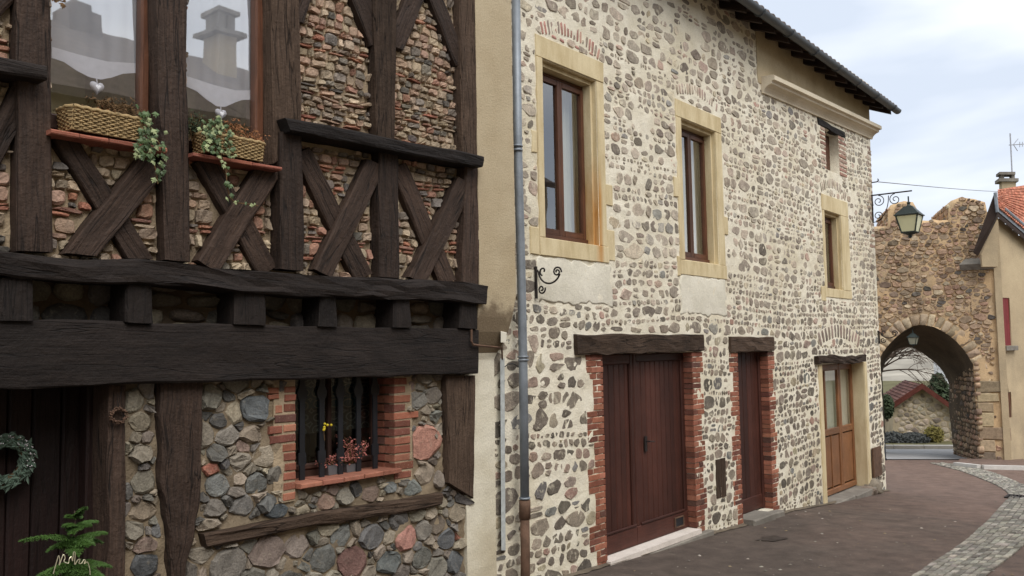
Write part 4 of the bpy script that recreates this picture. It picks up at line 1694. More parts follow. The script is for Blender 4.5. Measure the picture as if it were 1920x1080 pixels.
# eaves: boards, rafters, gutter, tile ends
GA, GB = P(1400, 2, -.45), P(1682, 207, -.45)
gz = lambda u: GA.z + (GB.z - GA.z) * (u - GA.x) / (GB.x - GA.x)
EX0, EX1 = 5.9, GB.x
sl = math.tan(math.radians(24))
mb = MB()
mb.hexa([(EX0, -.42, gz(EX0) + .0), (EX1, -.42, gz(EX1) + .0), (EX1, -.42, gz(EX1) + .025), (EX0, -.42, gz(EX0) + .025)],
        [(EX0, 4.2, gz(EX0) + 4.62 * sl), (EX1, 4.2, gz(EX1) + 4.62 * sl), (EX1, 4.2, gz(EX1) + 4.62 * sl + .025), (EX0, 4.2, gz(EX0) + 4.62 * sl + .025)])
roof = mb.build('roof', 'rafter', SH)
u = EX0 + .2
while u < EX1 - .1:
    z = gz(u)
    mb = MB()
    mb.hexa([(u - .05, -.37, z - .10), (u + .05, -.37, z - .10), (u + .05, -.37, z + .015), (u - .05, -.37, z + .015)],
            [(u - .05, .3, z - .13 + .7 * sl), (u + .05, .3, z - .13 + .7 * sl), (u + .05, .3, z + .006 + .69 * sl), (u - .05, .3, z + .006 + .69 * sl)])
    mb.build('rafter', 'rafter', roof)
    u += .53
mb = MB()
rings = []
for k in range(13):
    u = EX0 + (EX1 + .02 - EX0) * k / 12
    ring = []
    for i in range(13):
        a = math.pi * i / 12
        ring.append((u, -.455 - .075 * math.cos(a), gz(u) + .0 - .075 * math.sin(a)))
    ring += [(u, -.455 + .066 * math.cos(math.pi * i / 12), gz(u) - .066 * math.sin(math.pi * i / 12)) for i in range(13)]
    rings.append(ring)
mb.loft(rings)
mb.build('gutter', 'zinc_dark', SH)
u = EX0 + .5
while u < EX1:
    mb = MB()
    pts = [(u, -.455 + .088 * math.cos(math.pi * i / 8 + math.pi), gz(u) - .086 * math.sin(math.pi * i / 8)) for i in range(9)]
    mb.tube(pts, .009, 5)
    mb.build('gutter_bracket', 'zinc_dark', SH)
    u += 1.06
rt = MB()
u = EX0 + .08
while u < EX1 - .05:
    rings = []
    for y, zz in ((-.47, .035), (.0, .035 + .47 * sl)):
        rings.append([(u + .075 * math.cos(math.pi * k / 6), y, gz(u) + zz + .055 * math.sin(math.pi * k / 6)) for k in range(7)])
    rt.loft(rings)
    u += .2
rt.build('roof_tile_edge', 'roof_slate', roof, kind='stuff')
mb = MB()
mb.hexa([(EX0, .0, gz(EX0) + .08 + .47 * sl), (EX1, .0, gz(EX1) + .08 + .47 * sl), (EX1, .0, gz(EX1) + .11 + .47 * sl), (EX0, .0, gz(EX0) + .11 + .47 * sl)],
        [(EX0, 4.2, gz(EX0) + .08 + 4.67 * sl), (EX1, 4.2, gz(EX1) + .08 + 4.67 * sl), (EX1, 4.2, gz(EX1) + .11 + 4.67 * sl), (EX0, 4.2, gz(EX0) + .11 + 4.67 * sl)])
mb.build('roof_covering', 'roof_slate', roof)

# ---- doors
# double garage door
d = D1[4]
door = rect('door', D1[0] - .02, D1[1] + .03, .021, 2.3, d + .03, d + .07, 'door_red', SH)
xm = D1[0] + (D1[1] - D1[0]) * .40
zt = 2.235
for a, b, c, e, dd in ((D1[0], D1[0] + .09, .25, zt, 0), (xm - .075, xm - .004, .25, zt, -.004), (xm + .004, xm + .08, .25, zt, -.004), (D1[1] - .07, D1[1] + .02, .25, zt, 0),
                       (D1[0], xm - .004, .03, .245, -.006), (xm + .004, D1[1] + .02, .03, .245, -.006), (D1[0] + .093, xm - .078, zt - .12, zt, 0), (xm + .083, D1[1] - .073, zt - .1, zt, 0)):
    rect('door_stile', a, b, c, e, d - .012 + dd, d + .028, 'door_red', door, .0015, 8)
x = D1[0] + .094
while x < D1[1] - .08:
    if xm - .08 < x + .04 < xm + .08:
        x = xm + .084
        continue
    w = min(.115, (xm - .08 - x) if x < xm - .08 else (D1[1] - .074 - x))
    if w < .02:
        x += .1
        continue
    rect('plank', x + .0008, x + w - .0008, .25, zt - .1, d + .006 + random.uniform(0, .0015), d + .029, 'door_red', door, .0006, 6)
    x += w
for a, b in ((D1[0] + .01, xm - .02), (xm + .09, D1[1] - .09)):
    rect('weather_bar', a, b, .248, .275, d - .03, d - .014, 'door_red', door)
mb = MB()
kx, kz = P(1209, 832, d).x, P(1209, 832, d).z
mb.box(kx - .025, kx + .025, d - .02, d - .008, kz - .09, kz + .09)
mb.tube([(kx, d - .02, kz + .03), (kx, d - .07, kz + .03), (kx + .1, d - .07, kz + .02)], .009, 6)
mb.build('handle', 'iron', door)
vx0, vx1 = P(1262, 980, d).x, P(1279, 980, d).x
fr = MB()
for a, b, c, e in ((vx0, vx1, .075, .09), (vx0, vx1, .19, .205), (vx0, vx0 + .02, .091, .189), (vx1 - .02, vx1, .091, .189)):
    fr.box(a, b, d - .032, d - .019, c, e)
fr.build('vent_frame', 'rust_pipe', door)
mb = MB()
mb.box(vx0 + .02, vx1 - .02, d - .026, d - .02, .09, .19)
mb.build('vent_grille', 'black_paint', door)
# threshold and step of the garage door
mb = MB()
mb.box(D1[0] - .02, D1[1] + .02, -.06, d + .1, -.03, .027)
mb.build('threshold', 'stone_white', SH)
mb = MB()
block(mb, FA, D1[0] - .02, D1[1] + .3, -.6, -.034, -.05, .085, .004, .01)
mb.build('step', 'concrete', SH)
# narrow plank door
d = D2[4]
door = rect('door', D2[0] - .02, D2[1] + .03, -.08, 2.3, d + .03, d + .07, 'door_red', SH)
rect('door_rail', D2[0], D2[1] + .03, -.075, .13, d - .012, d + .028, 'door_red', door)
x = D2[0]
while x < D2[1] + .02:
    rect('plank', x + .0015, x + .1535, .132, 2.24, d + random.uniform(0, .002), d + .029, 'door_red', door, .001, 6)
    x += .155
rect('door_frame', D2[1] - .05, D2[1] + .03, -.08, 2.21, d - .03, d - .002, 'door_red', SH)
for u0, u1, v1, h1 in ((D2[0] + .02, D2[0] + .75, -.085, .16), (D2[0] + .76, D2[1] + .12, -.1, .13)):
    mb = MB()
    block(mb, FA, u0, u1, -.7, v1, -.2, h1, .012, .02)
    mb.build('step', 'concrete', SH)
# half-glazed oak door
d = D3[4]
SUR.append([(D3[0] - .2, -.8), (D3[0], -.8), (D3[0], 2.0), (D3[0] - .2, 2.0)])
SUR.append([(D3[1], -.8), (D3[1] + .2, -.8), (D3[1] + .2, 2.0), (D3[1], 2.0)])
mb = MB()
block(mb, FA, D3[0] - .17, D3[0] - .002, -.6, 1.97, -.02, .012)
mb.box(D3[0] - .02, D3[0] + .01, .004, d + .1, -.5, 1.97)
mb.build('door_surround', 'surround', SH)
mb = MB()
block(mb, FA, D3[1] + .002, D3[1] + .14, -.6, 1.97, -.02, .012)
mb.box(D3[1] - .012, D3[1] + .02, .004, d + .1, -.5, 1.97)
mb.build('door_surround', 'surround', SH)
a, b = D3[0] + .02, D3[1] - .015
door = rect('door', a, b, -.33, -.23, d - .005, d + .05, 'door_oak', SH)
zmid = .82
xs = a + (b - a) * .66     # meeting stile
for u0, u1, v0, v1 in ((a, a + .09, -.228, 1.96), (xs - .07, xs - .002, -.228, 1.96), (xs + .002, xs + .09, -.228, 1.96), (b - .09, b, -.228, 1.96)):
    rect('door_stile', u0, u1, v0, v1, d - .006, d + .045, 'door_oak', door, .001, 6)
for u0, u1 in ((a + .092, xs - .072), (xs + .092, b - .092)):
    rect('door_rail', u0, u1, zmid - .12, zmid, d - .004, d + .04, 'door_oak', door)
    rect('door_rail', u0, u1, 1.84, 1.96, d - .004, d + .04, 'door_oak', door)
    n = 3 if u1 - u0 > .8 else 1
    for i in range(n):
        w = (u1 - u0) / n
        rect('panel', u0 + w * i + .012, u0 + w * (i + 1) - .012, -.2, zmid - .14, d + .012, d + .04, 'door_oak', door)
        if i:
            rect('muntin', u0 + w * i - .011, u0 + w * i + .011, -.228, zmid - .122, d + .0, d + .04, 'door_oak', door)
um = (a + .092 + xs - .072) / 2
rect('glazing_bar', um - .035, um + .035, zmid + .002, 1.838, d - .002, d + .04, 'door_oak', door)
for u0, u1 in ((a + .092, um - .037), (um + .037, xs - .072), (xs + .092, b - .092)):
    mb = MB()
    mb.add([(u0, d + .02, zmid), (u1, d + .02, zmid), (u1, d + .02, 1.84), (u0, d + .02, 1.84)], [(0, 1, 2, 3)])
    mb.build('pane', 'glass', door)
curtain('pale net curtain behind the glass of the half-glazed oak door', a + .05, b - .02, zmid - .05, 1.9, d + .1, 'curtain_beige', nf=14, fold=.012)
mb = MB()
mb.box(a - .05, b + .05, d + .2, d + .25, -.4, 2.0)
mb.build('room_lining', 'room_dark', SH)
for u0, u1, h1, v1 in ((D3[0] + .02, D3[0] + 1.15, .1, -.345), (D3[0] + 1.16, D3[1] + .05, .12, -.35)):
    mb = MB()
    block(mb, FA, u0, u1, -1, v1, -.3, h1, .008, .015)
    mb.build('step', 'concrete', SH)

# small wooden hatch between the doors
hx0, hx1 = P(1342, 890).x, P(1360, 890).x
hz0, hz1 = P(1350, 933).z, P(1350, 860).z
PAT.append([(hx0, hz0), (hx1, hz0), (hx1, hz1), (hx0, hz1)])
hat = rect('hatch', hx0, (hx0 + hx1) / 2 - .002, hz0, hz1, -.012, .03, 'timber_grey', SH, .003, 4)
rect('plank', (hx0 + hx1) / 2 + .002, hx1, hz0, hz1, -.014, .03, 'timber_grey', hat, .003, 4)
# rust-brown plate on the corner
px0, px1, pz0, pz1 = P(1632, 850).x, P(1647, 850).x, P(1640, 893).z, P(1640, 838).z
o = rect('corner_plate', px0, min(px1, SX1 - .02), pz0, pz1, -.06, -.02, 'rust_pipe', SH, .004, 4)
PAT.append([(px0, pz0), (px1, pz0), (px1, pz1), (px0, pz1)])

# ---- stones of the front wall, laid in rough courses
OPQ = [[(o[0], o[2]), (o[1], o[2]), (o[1], o[3]), (o[0], o[3])] for o in OPEN]
LIN = [[(7.56, 2.23), (10.47, 2.23), (10.47, 2.47), (7.56, 2.47)], [(11.27, 2.21), (12.79, 2.21), (12.79, 2.45), (11.27, 2.45)], [(14.48, 1.97), (17.04, 1.97), (17.04, 2.13), (14.48, 2.13)],
       [(OA[0] - .37, OA[3] - .01), (OA[1] + .37, OA[3] - .01), (OA[1] + .37, OA[3] + .14), (OA[0] - .37, OA[3] + .14)]]




def broken(u, v, w, h, tilt):
    """angular outline of one broken fieldstone about w x h"""
    n = random.choice((4, 5, 5, 6, 6, 7))
    a0 = random.uniform(0, 6.28)
    pts = []
    for i in range(n):
        a = a0 + 2 * math.pi * (i + random.uniform(-.32, .32)) / n
        k = random.uniform(.98, 1.28)
        x, y = math.cos(a) * k * w / 2, math.sin(a) * k * h / 2
        pts.append((u + x + tilt * y, v + y))
    return pts


def clip_poly(poly, by):
    a = sum(by[i][0] * by[(i + 1) % len(by)][1] - by[(i + 1) % len(by)][0] * by[i][1] for i in range(len(by)))
    if a < 0:
        by = by[::-1]
    for i in range(len(by)):
        p, q = by[i], by[(i + 1) % len(by)]
        l = math.hypot(q[0] - p[0], q[1] - p[1])
        if l < 1e-9:
            continue
        poly = clip(poly, p[0], p[1], (q[1] - p[1]) / l, -(q[0] - p[0]) / l)
        if len(poly) < 3:
            return None
    return poly


exs = OPQ + SUR + PAT + LIN + ARC
stones_ = []


def rows(u0, u1, v0, v1, pitch, asp, fill, tilt, lift0, var):
    v = v0
    while v < v1:
        p = pitch * random.uniform(*var)
        thin = random.random() < .08
        if thin:
            p *= .55
        u = u0 + random.uniform(-.05, .1)
        tl = tilt * random.choice((-1, 1, 1)) * random.uniform(.3, 1)
        while u < u1:
            h = p * random.choice((1.02, .95, .86, .74, .58)) * random.uniform(.9, 1.06)
            w = h * random.uniform(*asp)
            r = random.random()
            if r < .06:
                w *= 1.5
                h = p * 1.12
            gap = random.uniform(.2, 1.0) * fill * p * (1 if p > .1 else 1.5)
            base = v + .055 * nz(u * .45, v * .3, 4.4) * 2 + .018 * nz(u * 2.1, v, 1.1)
            if random.random() < (.10 + max(0, nz(u * .8, v * .8, 7.7)) * .5) * (1 if lift0 > .5 else .45):
                u += w * random.uniform(.6, 1.2)      # only mortar shows here
                continue
            if random.random() < .22 and p > .09:       # two chips one above the other
                stones_.append((u + w / 2, base + p * .26, w * random.uniform(.8, 1.1), p * .44, tl))
                stones_.append((u + w / 2, base + p * .74, w * random.uniform(.7, 1.1), p * .44, tl))
            else:
                stones_.append((u + w / 2, base + p * .5 + random.uniform(-.10, .10) * p, w * 1.1, h, tl + random.uniform(-.2, .2)))
            u += w + gap
        v += p * 1.03


rows(SX0, 8.15, -.75, 2.25, .145, (.7, 2.0), .24, .35, 0, (.4, 1.75))
rows(8.2, 14.5, -.75, 2.25, .118, (.7, 1.9), .15, .35, 0, (.55, 1.6))
rows(14.5, SX1, -.75, 2.25, .118, (.8, 2.1), .15, .5, 0, (.7, 1.35))
rows(SX0, 8.15, 2.26, 2.78, .11, (.8, 2.2), .24, .35, .4, (.6, 1.4))
rows(8.15, SX1, 2.26, 3.3, .105, (.8, 2.3), .18, .35, .4, (.6, 1.45))
rows(SX0, 8.15, 2.79, 3.3, .11, (.8, 2.2), .26, .35, .4, (.6, 1.4))
rows(SX0, 12.7, 3.31, 7.5, .108, (.7, 2.3), .30, .35, 1, (.45, 1.7))
rows(12.7, SX1, 3.31, 7.5, .105, (.9, 2.6), .30, .35, 1, (.6, 1.45))
items = []
AXS = .68
sd = [(q[0], q[1], .5 * max(.6 * q[3] + .4 * q[2] * AXS, .03)) for q in stones_]
jt_ = [random.uniform(.010, .026) * (1.0 if q[1] < 3.2 else 1.15) for q in stones_]
for poly, q in zip(power_cells(sd, AXS, jt_), stones_):
    if poly is None:
        continue
    poly = clip_poly(poly, broken(*q))
    if poly is None:
        continue
    cc, a = centroid(poly)
    near = [q for q in exs if min(p[0] for p in q) - .4 < cc[0] < max(p[0] for p in q) + .4 and min(p[1] for p in q) - .4 < cc[1] < max(p[1] for p in q) + .4]
    poly = avoid(poly, near, .014)
    if poly is None:
        continue
    cc, a2 = centroid(poly)
    if a2 < .0006 or a2 < a * .4 or cc[0] > SX1 - .05 or cc[0] < SX0 + .04:
        continue
    pk = pick(PAL_HOUSE)
    lift = min(1, max(0, (cc[1] - 1.9) / 1.5))  # paler with height: brighter light on the upper wall painted in, plus limewash
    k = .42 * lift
    light_wash = .55 * lift * random.random() + .06
    c = tuple(x * 1.06 * (1 + k) * (1 - light_wash) + light_wash * m_ for x, m_ in zip(pk, (.64, .56, .45)))
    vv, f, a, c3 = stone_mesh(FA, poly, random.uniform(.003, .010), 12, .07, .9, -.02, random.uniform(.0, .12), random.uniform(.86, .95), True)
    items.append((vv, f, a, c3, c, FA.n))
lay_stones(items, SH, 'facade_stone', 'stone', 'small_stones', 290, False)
# guard stones at the foot of the far corner
for px, py, r in ((1645, 912, .2), (1636, 925, .16), (1652, 930, .14)):
    p = P(px, py, -.1)
    poly = [(p.x + r * math.cos(k * .785), p.z + r * .8 * math.sin(k * .785)) for k in range(8)]
    vv, f, a, c3 = stone_mesh(fr_at(-.02), poly, .14, 12, .15, .7, -.1, .3, .7)
    make_obj('guard_stone', vv, f, 'stone', SH, True, col=(*pick(PAL_HOUSE), 1))

# downpipe: zinc above, rusty cast iron at the foot
xp = P(975, 500, -.13).x
pa = [P(967, -30, -.13), P(971, 280, -.13), P(977, 500, -.13), P(981, 690, -.13), P(984, 935, -.13)]
mb = MB()
mb.tube(pa, .043, 14)
pipe = mb.build('downpipe', 'zinc', SH, smooth=True)
mb = MB()
mb.tube([P(984, 938, -.13), P(984, 950, -.13), P(984, 972, -.13)], .055, 14)
mb.tube([P(984, 970, -.13), P(985, 1040, -.13), P(985, 1180, -.13)], .045, 14)
mb.build('cast_iron_foot', 'rust_pipe', pipe, smooth=True)
for px, py in ((970, 274), (970, 282), (981, 669), (981, 675), (984, 934)):
    c = P(px, py, -.13)
    mb = MB()
    mb.tube([(c.x, c.y, c.z - .009), (c.x, c.y, c.z + .009)], .053, 14)
    mb.build('pipe_collar', 'zinc', pipe, smooth=True)

# ================================================================== gate tower
TB = PG(1833, 866)
pass_az = math.radians(67.7)
pd = Vector((math.sin(pass_az), math.cos(pass_az), 0))
FT = Frame((TB.x, TB.y, 0), (math.cos(pass_az), -math.sin(pass_az), 0), -pd)
GT = thing('gate_tower', 'ruined ochre stone town gate with a pointed arch and two broken merlons', 'gate tower', tuple(TB))
THK = 3.0
arch_px = [(1649, 672), (1655, 661), (1663, 650), (1678, 634), (1694, 621), (1708, 613), (1721, 609), (1736, 610), (1751, 613), (1766, 620), (1780, 629), (1793, 640), (1805, 653), (1815, 667), (1824, 682), (1830, 702)]
arch = [FT.uv(*p) for p in arch_px]
uR, uL = FT.uv(1832, 760)[0], FT.uv(1640, 720)[0]
zg = ground(TB.x) - .3
arch = [(uL, zg), (uL, FT.uv(1640, 720)[1])] + arch + [(uR, FT.uv(1832, 760)[1]), (uR, zg)]
top_px = [(1560, 428), (1600, 424), (1664, 424), (1666, 396), (1672, 384), (1682, 380), (1696, 377), (1714, 379), (1721, 392), (1723, 413), (1779, 412), (1780, 386), (1786, 376), (1806, 369), (1830, 373), (1850, 378), (1852, 396), (1853, 425), (1862, 440)]
top = [(FT.uv(p[0], 420)[0], FT.uv(*p)[1]) for p in top_px]
top[-1] = (FT.uv(1870, 640)[0], top[-1][1])


def lerp_prof(prof, u):
    return float(np.interp(u, [p[0] for p in prof], [p[1] for p in prof]))


us = sorted(set([round(p[0], 4) for p in top] + [round(p[0], 4) for p in arch] + [round(top[0][0] + .22 * i, 4) for i in range(int((top[-1][0] - top[0][0]) / .22))] + [round(uL - .001, 4), round(uR + .001, 4)]))


def v_lo(u):
    if uL <= u <= uR:
        return lerp_prof(arch[1:-1], u)
    return zg


vs_, fs_ = [], []
NV = 30
for u in us:
    lo, hi = v_lo(u), lerp_prof(top, u)
    for j in range(NV + 1):
        z = lo + (hi - lo) * j / NV
        h = .05 * nz(u * 2.2, z * 2.2, 5) + .03 * nz(u * 6, z * 6, 2)
        if j == NV:
            h -= .03
        vs_.append(FT.p(u, z + (.04 * nz(u * 5, 1, 2) if j == NV else 0), h))
m = NV + 1
for i in range(len(us) - 1):
    for j in range(NV):
        fs_.append((i * m + j, (i + 1) * m + j, (i + 1) * m + j + 1, i * m + j + 1))
k = len(vs_)
for i, u in enumerate(us):            # top and back
    vs_.append(FT.p(u, lerp_prof(top, u), -THK))
    vs_.append(FT.p(u, v_lo(u) if not uL <= u <= uR else v_lo(u), -THK))
for i in range(len(us) - 1):
    a, b = i * m + NV, (i + 1) * m + NV
    fs_.append((a, b, k + 2 * (i + 1), k + 2 * i))
    fs_.append((k + 2 * i, k + 2 * (i + 1), k + 2 * (i + 1) + 1, k + 2 * i + 1))
make_obj('wall', vs_, fs_, 'mortar_tower', GT, True)
# passage: the front arch narrowing to the inner arch
FB = Frame(FT.p(0, 0, -THK), FT.ex, FT.n)
back_px = [(1661, 676), (1666, 668), (1672, 662), (1679, 657), (1688, 653), (1698, 650), (1707, 651), (1716, 654), (1728, 661), (1739, 669), (1751, 678), (1761, 687), (1768, 697), (1774, 707), (1778, 716), (1780, 726)]
barch = [FB.uv(*p) for p in back_px]
bu0, bu1 = FB.uv(1657, 760)[0], FB.uv(1788, 800)[0]
barch = [(bu0, zg - .4), (bu0, FB.uv(1659, 700)[1])] + barch + [(bu1 - .12, FB.uv(1781, 761)[1]), (bu1, zg - .4)]
pv, pf = [], []
NS = 10
n = len(arch)
for j in range(NS + 1):
    t = j / NS
    for i in range(n):
        u = arch[i][0] + (barch[i][0] - arch[i][0]) * t
        z = arch[i][1] + (barch[i][1] - arch[i][1]) * t
        pv.append(FT.p(u + .03 * nz(i * .9, j * .9, 1), z + .03 * nz(i * .9, j * .9, 7), -THK * t))
for j in range(NS):
    for i in range(n - 1):
        pf.append((j * n + i, j * n + i + 1, (j + 1) * n + i + 1, (j + 1) * n + i))
make_obj('passage_vault', pv, pf, 'mortar_vault_shade', GT, True)
# back wall of the passage round the inner arch
pv = [FT.p(a, b, -THK) for a, b in arch] + [FT.p(a, b, -THK - .005) for a, b in barch]
pf = [(i, i + 1, n + i + 1, n + i) for i in range(n - 1)]
make_obj('inner_arch_wall', pv, pf, 'mortar_vault_shade', GT)
# voussoirs
outer = []
A = arch[1:-1]
cum = [0]
for a, b in zip(A[:-1], A[1:]):
    cum.append(cum[-1] + math.hypot(b[0] - a[0], b[1] - a[1]))


def arch_at(s):
    i = max(0, min(len(A) - 2, int(np.searchsorted(cum, s)) - 1))
    t = (s - cum[i]) / max(1e-6, cum[i + 1] - cum[i])
    a, b = A[i], A[i + 1]
    d = Vector((b[0] - a[0], b[1] - a[1])).normalized()
    return (a[0] + (b[0] - a[0]) * t, a[1] + (b[1] - a[1]) * t), Vector((-d.y, d.x))


NVO = 28
VOUS = []
for i in range(NVO):
    s0, s1 = cum[-1] * i / NVO + .012, cum[-1] * (i + 1) / NVO - .012
    (a, na), (b, nb) = arch_at(s0), arch_at(s1)
    w = random.uniform(.32, .42)
    poly = [a, (a[0] + na.x * w, a[1] + na.y * w), (b[0] + nb.x * w, b[1] + nb.y * w), b]
    vv, f, ar, c3 = stone_mesh(FT, poly, .022, 14, .015, .5, -.1, .05, .95, True)
    make_obj('voussoir', vv, f, 'stone', GT, True, col=(*pick([((182, 156, 122), 3), ((168, 144, 112), 2), ((190, 166, 132), 1)]), 1))
    VOUS.append(poly)
# squared quoins of the right jamb
zq = zg + .2
QUO = []
while zq < FT.uv(1832, 715)[1]:
    h = random.uniform(.28, .5)
    w = random.choice((.45, .62, .9))
    mb = MB()
    block(mb, FT, uR + .01, uR + w, zq + .012, zq + h - .012, -.2, .055, .02, .02)
    mb.build('quoin', 'stone', GT, col=(*pick([((168, 144, 108), 2), ((152, 130, 98), 2), ((136, 118, 94), 1)]), 1))
    QUO.append([(uR - .05, zq), (uR + w, zq), (uR + w, zq + h), (uR - .05, zq + h)])
    zq += h
seeds, cols, jts = [], [], []
u_a, u_b = FT.uv(1632, 600)[0], FT.uv(1869, 600)[0]
hole = [tuple(p) for p in arch]


def in_arch(u, v):
    return uL - .05 < u < uR + .02 and v < v_lo(min(max(u, uL), uR)) + .06


v = zg
while v < 9.6:
    u = u_a
    row = random.uniform(.085, .165)
    while u < u_b:
        w = row * random.uniform(1.1, 2.6)
        seeds.append((u + w / 2, v + row * .5 + random.uniform(-.04, .04), .5 * max(row, w * .62) * random.uniform(.85, 1.2)))
        cols.append(pick(PAL_TOWER))
        jts.append(random.uniform(.010, .028))
        u += w * .95
    v += row * .9
items = []
for poly, c in zip(power_cells(seeds, .62, jts), cols):
    if poly is None:
        continue
    cc, a = centroid(poly)
    if a < .003:
        continue
    tv = lerp_prof(top, cc[0])
    if cc[0] > top[-1][0] - .12 or in_arch(*cc) or cc[1] > min(lerp_prof(top, p[0]) for p in poly) - .02:
        continue
    near = [q for q in VOUS + QUO if abs(q[0][0] - cc[0]) < 1.5 and abs(q[0][1] - cc[1]) < 1.2]
    poly = avoid(poly, near, .02)
    if poly is None or any(in_arch(p[0], p[1] + .02) for p in poly):
        continue
    vv, f, a, c3 = stone_mesh(FT, chip(poly, random.choice((0, 1, 2)), .75, .97), random.uniform(.02, .055), 10, .08, 1.0, -.1, .06, random.uniform(.78, .9), True)
    items.append((vv, f, a, c3, c, FT.n))
lay_stones(items, GT, 'rubble', 'stone', 'small_stones', 260, False)
# stones on the left flanks of the two merlons
items = []
for (mpx, mtop, mlow) in ((1666, 384, 424), (1781, 380, 413)):
    um = FT.uv(mpx, 420)[0]
    z0, z1 = FT.uv(mpx, mlow)[1], FT.uv(mpx, mtop)[1]
    FM = Frame(FT.p(um - .02, 0, 0), pd, FT.ex * -1)
    zz = z0 + .02
    while zz < z1 - .05:
        row = random.uniform(.12, .2)
        uu = .02
        while uu < THK - .2:
            w = row * random.uniform(1.0, 2.2)
            if zz + row < z1 + .05:
                q = broken(uu + w / 2, zz + row / 2, w * .95, row * .95, random.uniform(-.2, .2))
                vv, f, a, c3 = stone_mesh(FM, q, random.uniform(.02, .05), 10, .08, 1.0, -.1, .06, .85, True)
                items.append((vv, f, a, c3, pick(PAL_TOWER), FM.n))
            uu += w
        zz += row
lay_stones(items, GT, 'rubble', 'flank_stone', 'small_stones', 60, False)
# stones of the right-hand passage wall
e1 = FT.p(uR, 0, 0)
e2 = FT.p(bu1 - .06, 0, -THK)
FP = Frame(e1, e2 - e1, (e2 - e1).cross(Vector((0, 0, 1))) * -1)
if FP.n.dot(FT.ex) > 0:
    FP.n = -FP.n
seeds, cols = [], []
v = zg
while v < FT.uv(1820, 700)[1] + .2:
    u = 0.05
    row = random.uniform(.13, .22)
    while u < 3.0:
        w = row * random.uniform(.9, 1.9)
        seeds.append((u + w / 2, v + row / 2, row * random.uniform(.45, .7)))
        cols.append(pick(PAL_TOWER))
        u += w
    v += row * .92
items = []
for poly, c in zip(power_cells(seeds, .7, .04), cols):
    if poly is None or centroid(poly)[1] < .01 or centroid(poly)[0][0] > 2.9:
        continue
    vv, f, a, c3 = stone_mesh(FP, chip(poly, 1), random.uniform(.02, .05), 10, .1, .9, -.1, .12, .82)
    items.append((vv, f, a, c3, c, FP.n))
lay_stones(items, GT, 'rubble', 'passage_stone', 'small_stones', 60)
# mortared ledge against the neighbouring house
mb = MB()
q = [FT.uv(*p) for p in ((1796, 497), (1812, 484), (1868, 482), (1872, 505), (1800, 507))]
mb.hexa([FT.p(*q[0], .16), FT.p(q[3][0] - .1, q[0][1], .16), FT.p(q[3][0] - .1, q[2][1], .02), FT.p(q[1][0], q[1][1], .02)],
        [FT.p(q[4][0], q[4][1], .06), FT.p(q[3][0] - .1, q[4][1], .06), FT.p(q[3][0] - .1, q[4][1], -.1), FT.p(q[1][0], q[4][1], -.1)])
mb.build('ledge', 'concrete', GT)

# ================================================================== neighbouring house on the right
NB = thing('roughcast_house', 'tan roughcast house with an orange tile roof beside the stone gate', 'house', tuple(FT.p(FT.uv(1876, 860)[0], zg, .1)))
c0 = FT.p(FT.uv(1870, 640)[0], 0, .08)
naz = math.radians(108)
FN = Frame((c0.x, c0.y, 0), (math.sin(naz), math.cos(naz), 0), (-math.cos(naz), math.sin(naz), 0))
if FN.n.dot(EYE - c0) < 0:
    FN.n = -FN.n


def line_n(px0, py0, px1, py1):
    a, b = FN.uv(px0, py0), FN.uv(px1, py1)
    return lambda u: a[1] + (b[1] - a[1]) * (u - a[0]) / (b[0] - a[0])


eave = line_n(1871, 405, 1918, 444)
uE = FN.uv(1918, 600)[0]
U1 = uE + 5
red0, red1 = FN.uv(1878, 600)[0], FN.uv(1888, 600)[0]
rz0, rz1 = FN.uv(1884, 648)[1], FN.uv(1878, 558)[1]
sl0, sl1 = FN.uv(1890, 760)[0], FN.uv(1897, 760)[0]
sz0, sz1 = FN.uv(1894, 783)[1], FN.uv(1894, 735)[1]
red1 += .22
nops = [(red0, red1, rz0, rz1, .07), (sl0, sl1, sz0, sz1, .07)]
wn_ = wall_grid(FN, 0, U1, zg, 12.5, nops, .16, .012, 'wall', 'render_right', NB, skip=lambda u, v: v > eave(u))
mb = MB()
qa = [FN.p(0, zg, 0), FN.p(0, zg, 0) + pd * 4, FN.p(0, eave(0), 0) + pd * 4, FN.p(0, eave(0), 0)]
mb.hexa(qa, [p + FT.ex * .2 for p in qa])
mb.build('side_wall', 'render_right', NB)
for (a, b, c, e), nm in (((red0, red1, rz0, rz1), 'shutter'), ((sl0, sl1, sz0, sz1), 'shutter')):
    n_ = 3 if nm == 'shutter' and a == red0 else 2
    sh = None
    for i in range(n_):
        w = (b - a) / n_
        mb = MB()
        block(mb, FN, a + w * i + .004, a + w * (i + 1) - .004, c, e, -.07, -.03, .001, .006)
        o = mb.build(nm if i == 0 else 'plank', 'red_paint' if a == red0 else 'frame_brown', NB if i == 0 else sh)
        if i == 0:
            sh = o
mb = MB()
block(mb, FN, red0 - .05, red1 + .12, rz0 - .16, rz0 - .01, -.1, .14, .004, .01)
mb.build('window_sill', 'concrete', NB)
pl = FN.uv(1881, 720)
mb = MB()
block(mb, FN, pl[0] - .08, pl[0] + .12, pl[1] - .16, pl[1] + .16, -.0, .03, 0, .006)
tag(mb.build('street_plate', 'plaque', None), 'small blue enamel street plate on the tan house wall beside the gate', 'street sign')
# roof: orange tiles above the sloping eave, dark bargeboard and soffit towards the gate
ux0, ux1 = 0.0, U1
DC = proj(c0)[2]

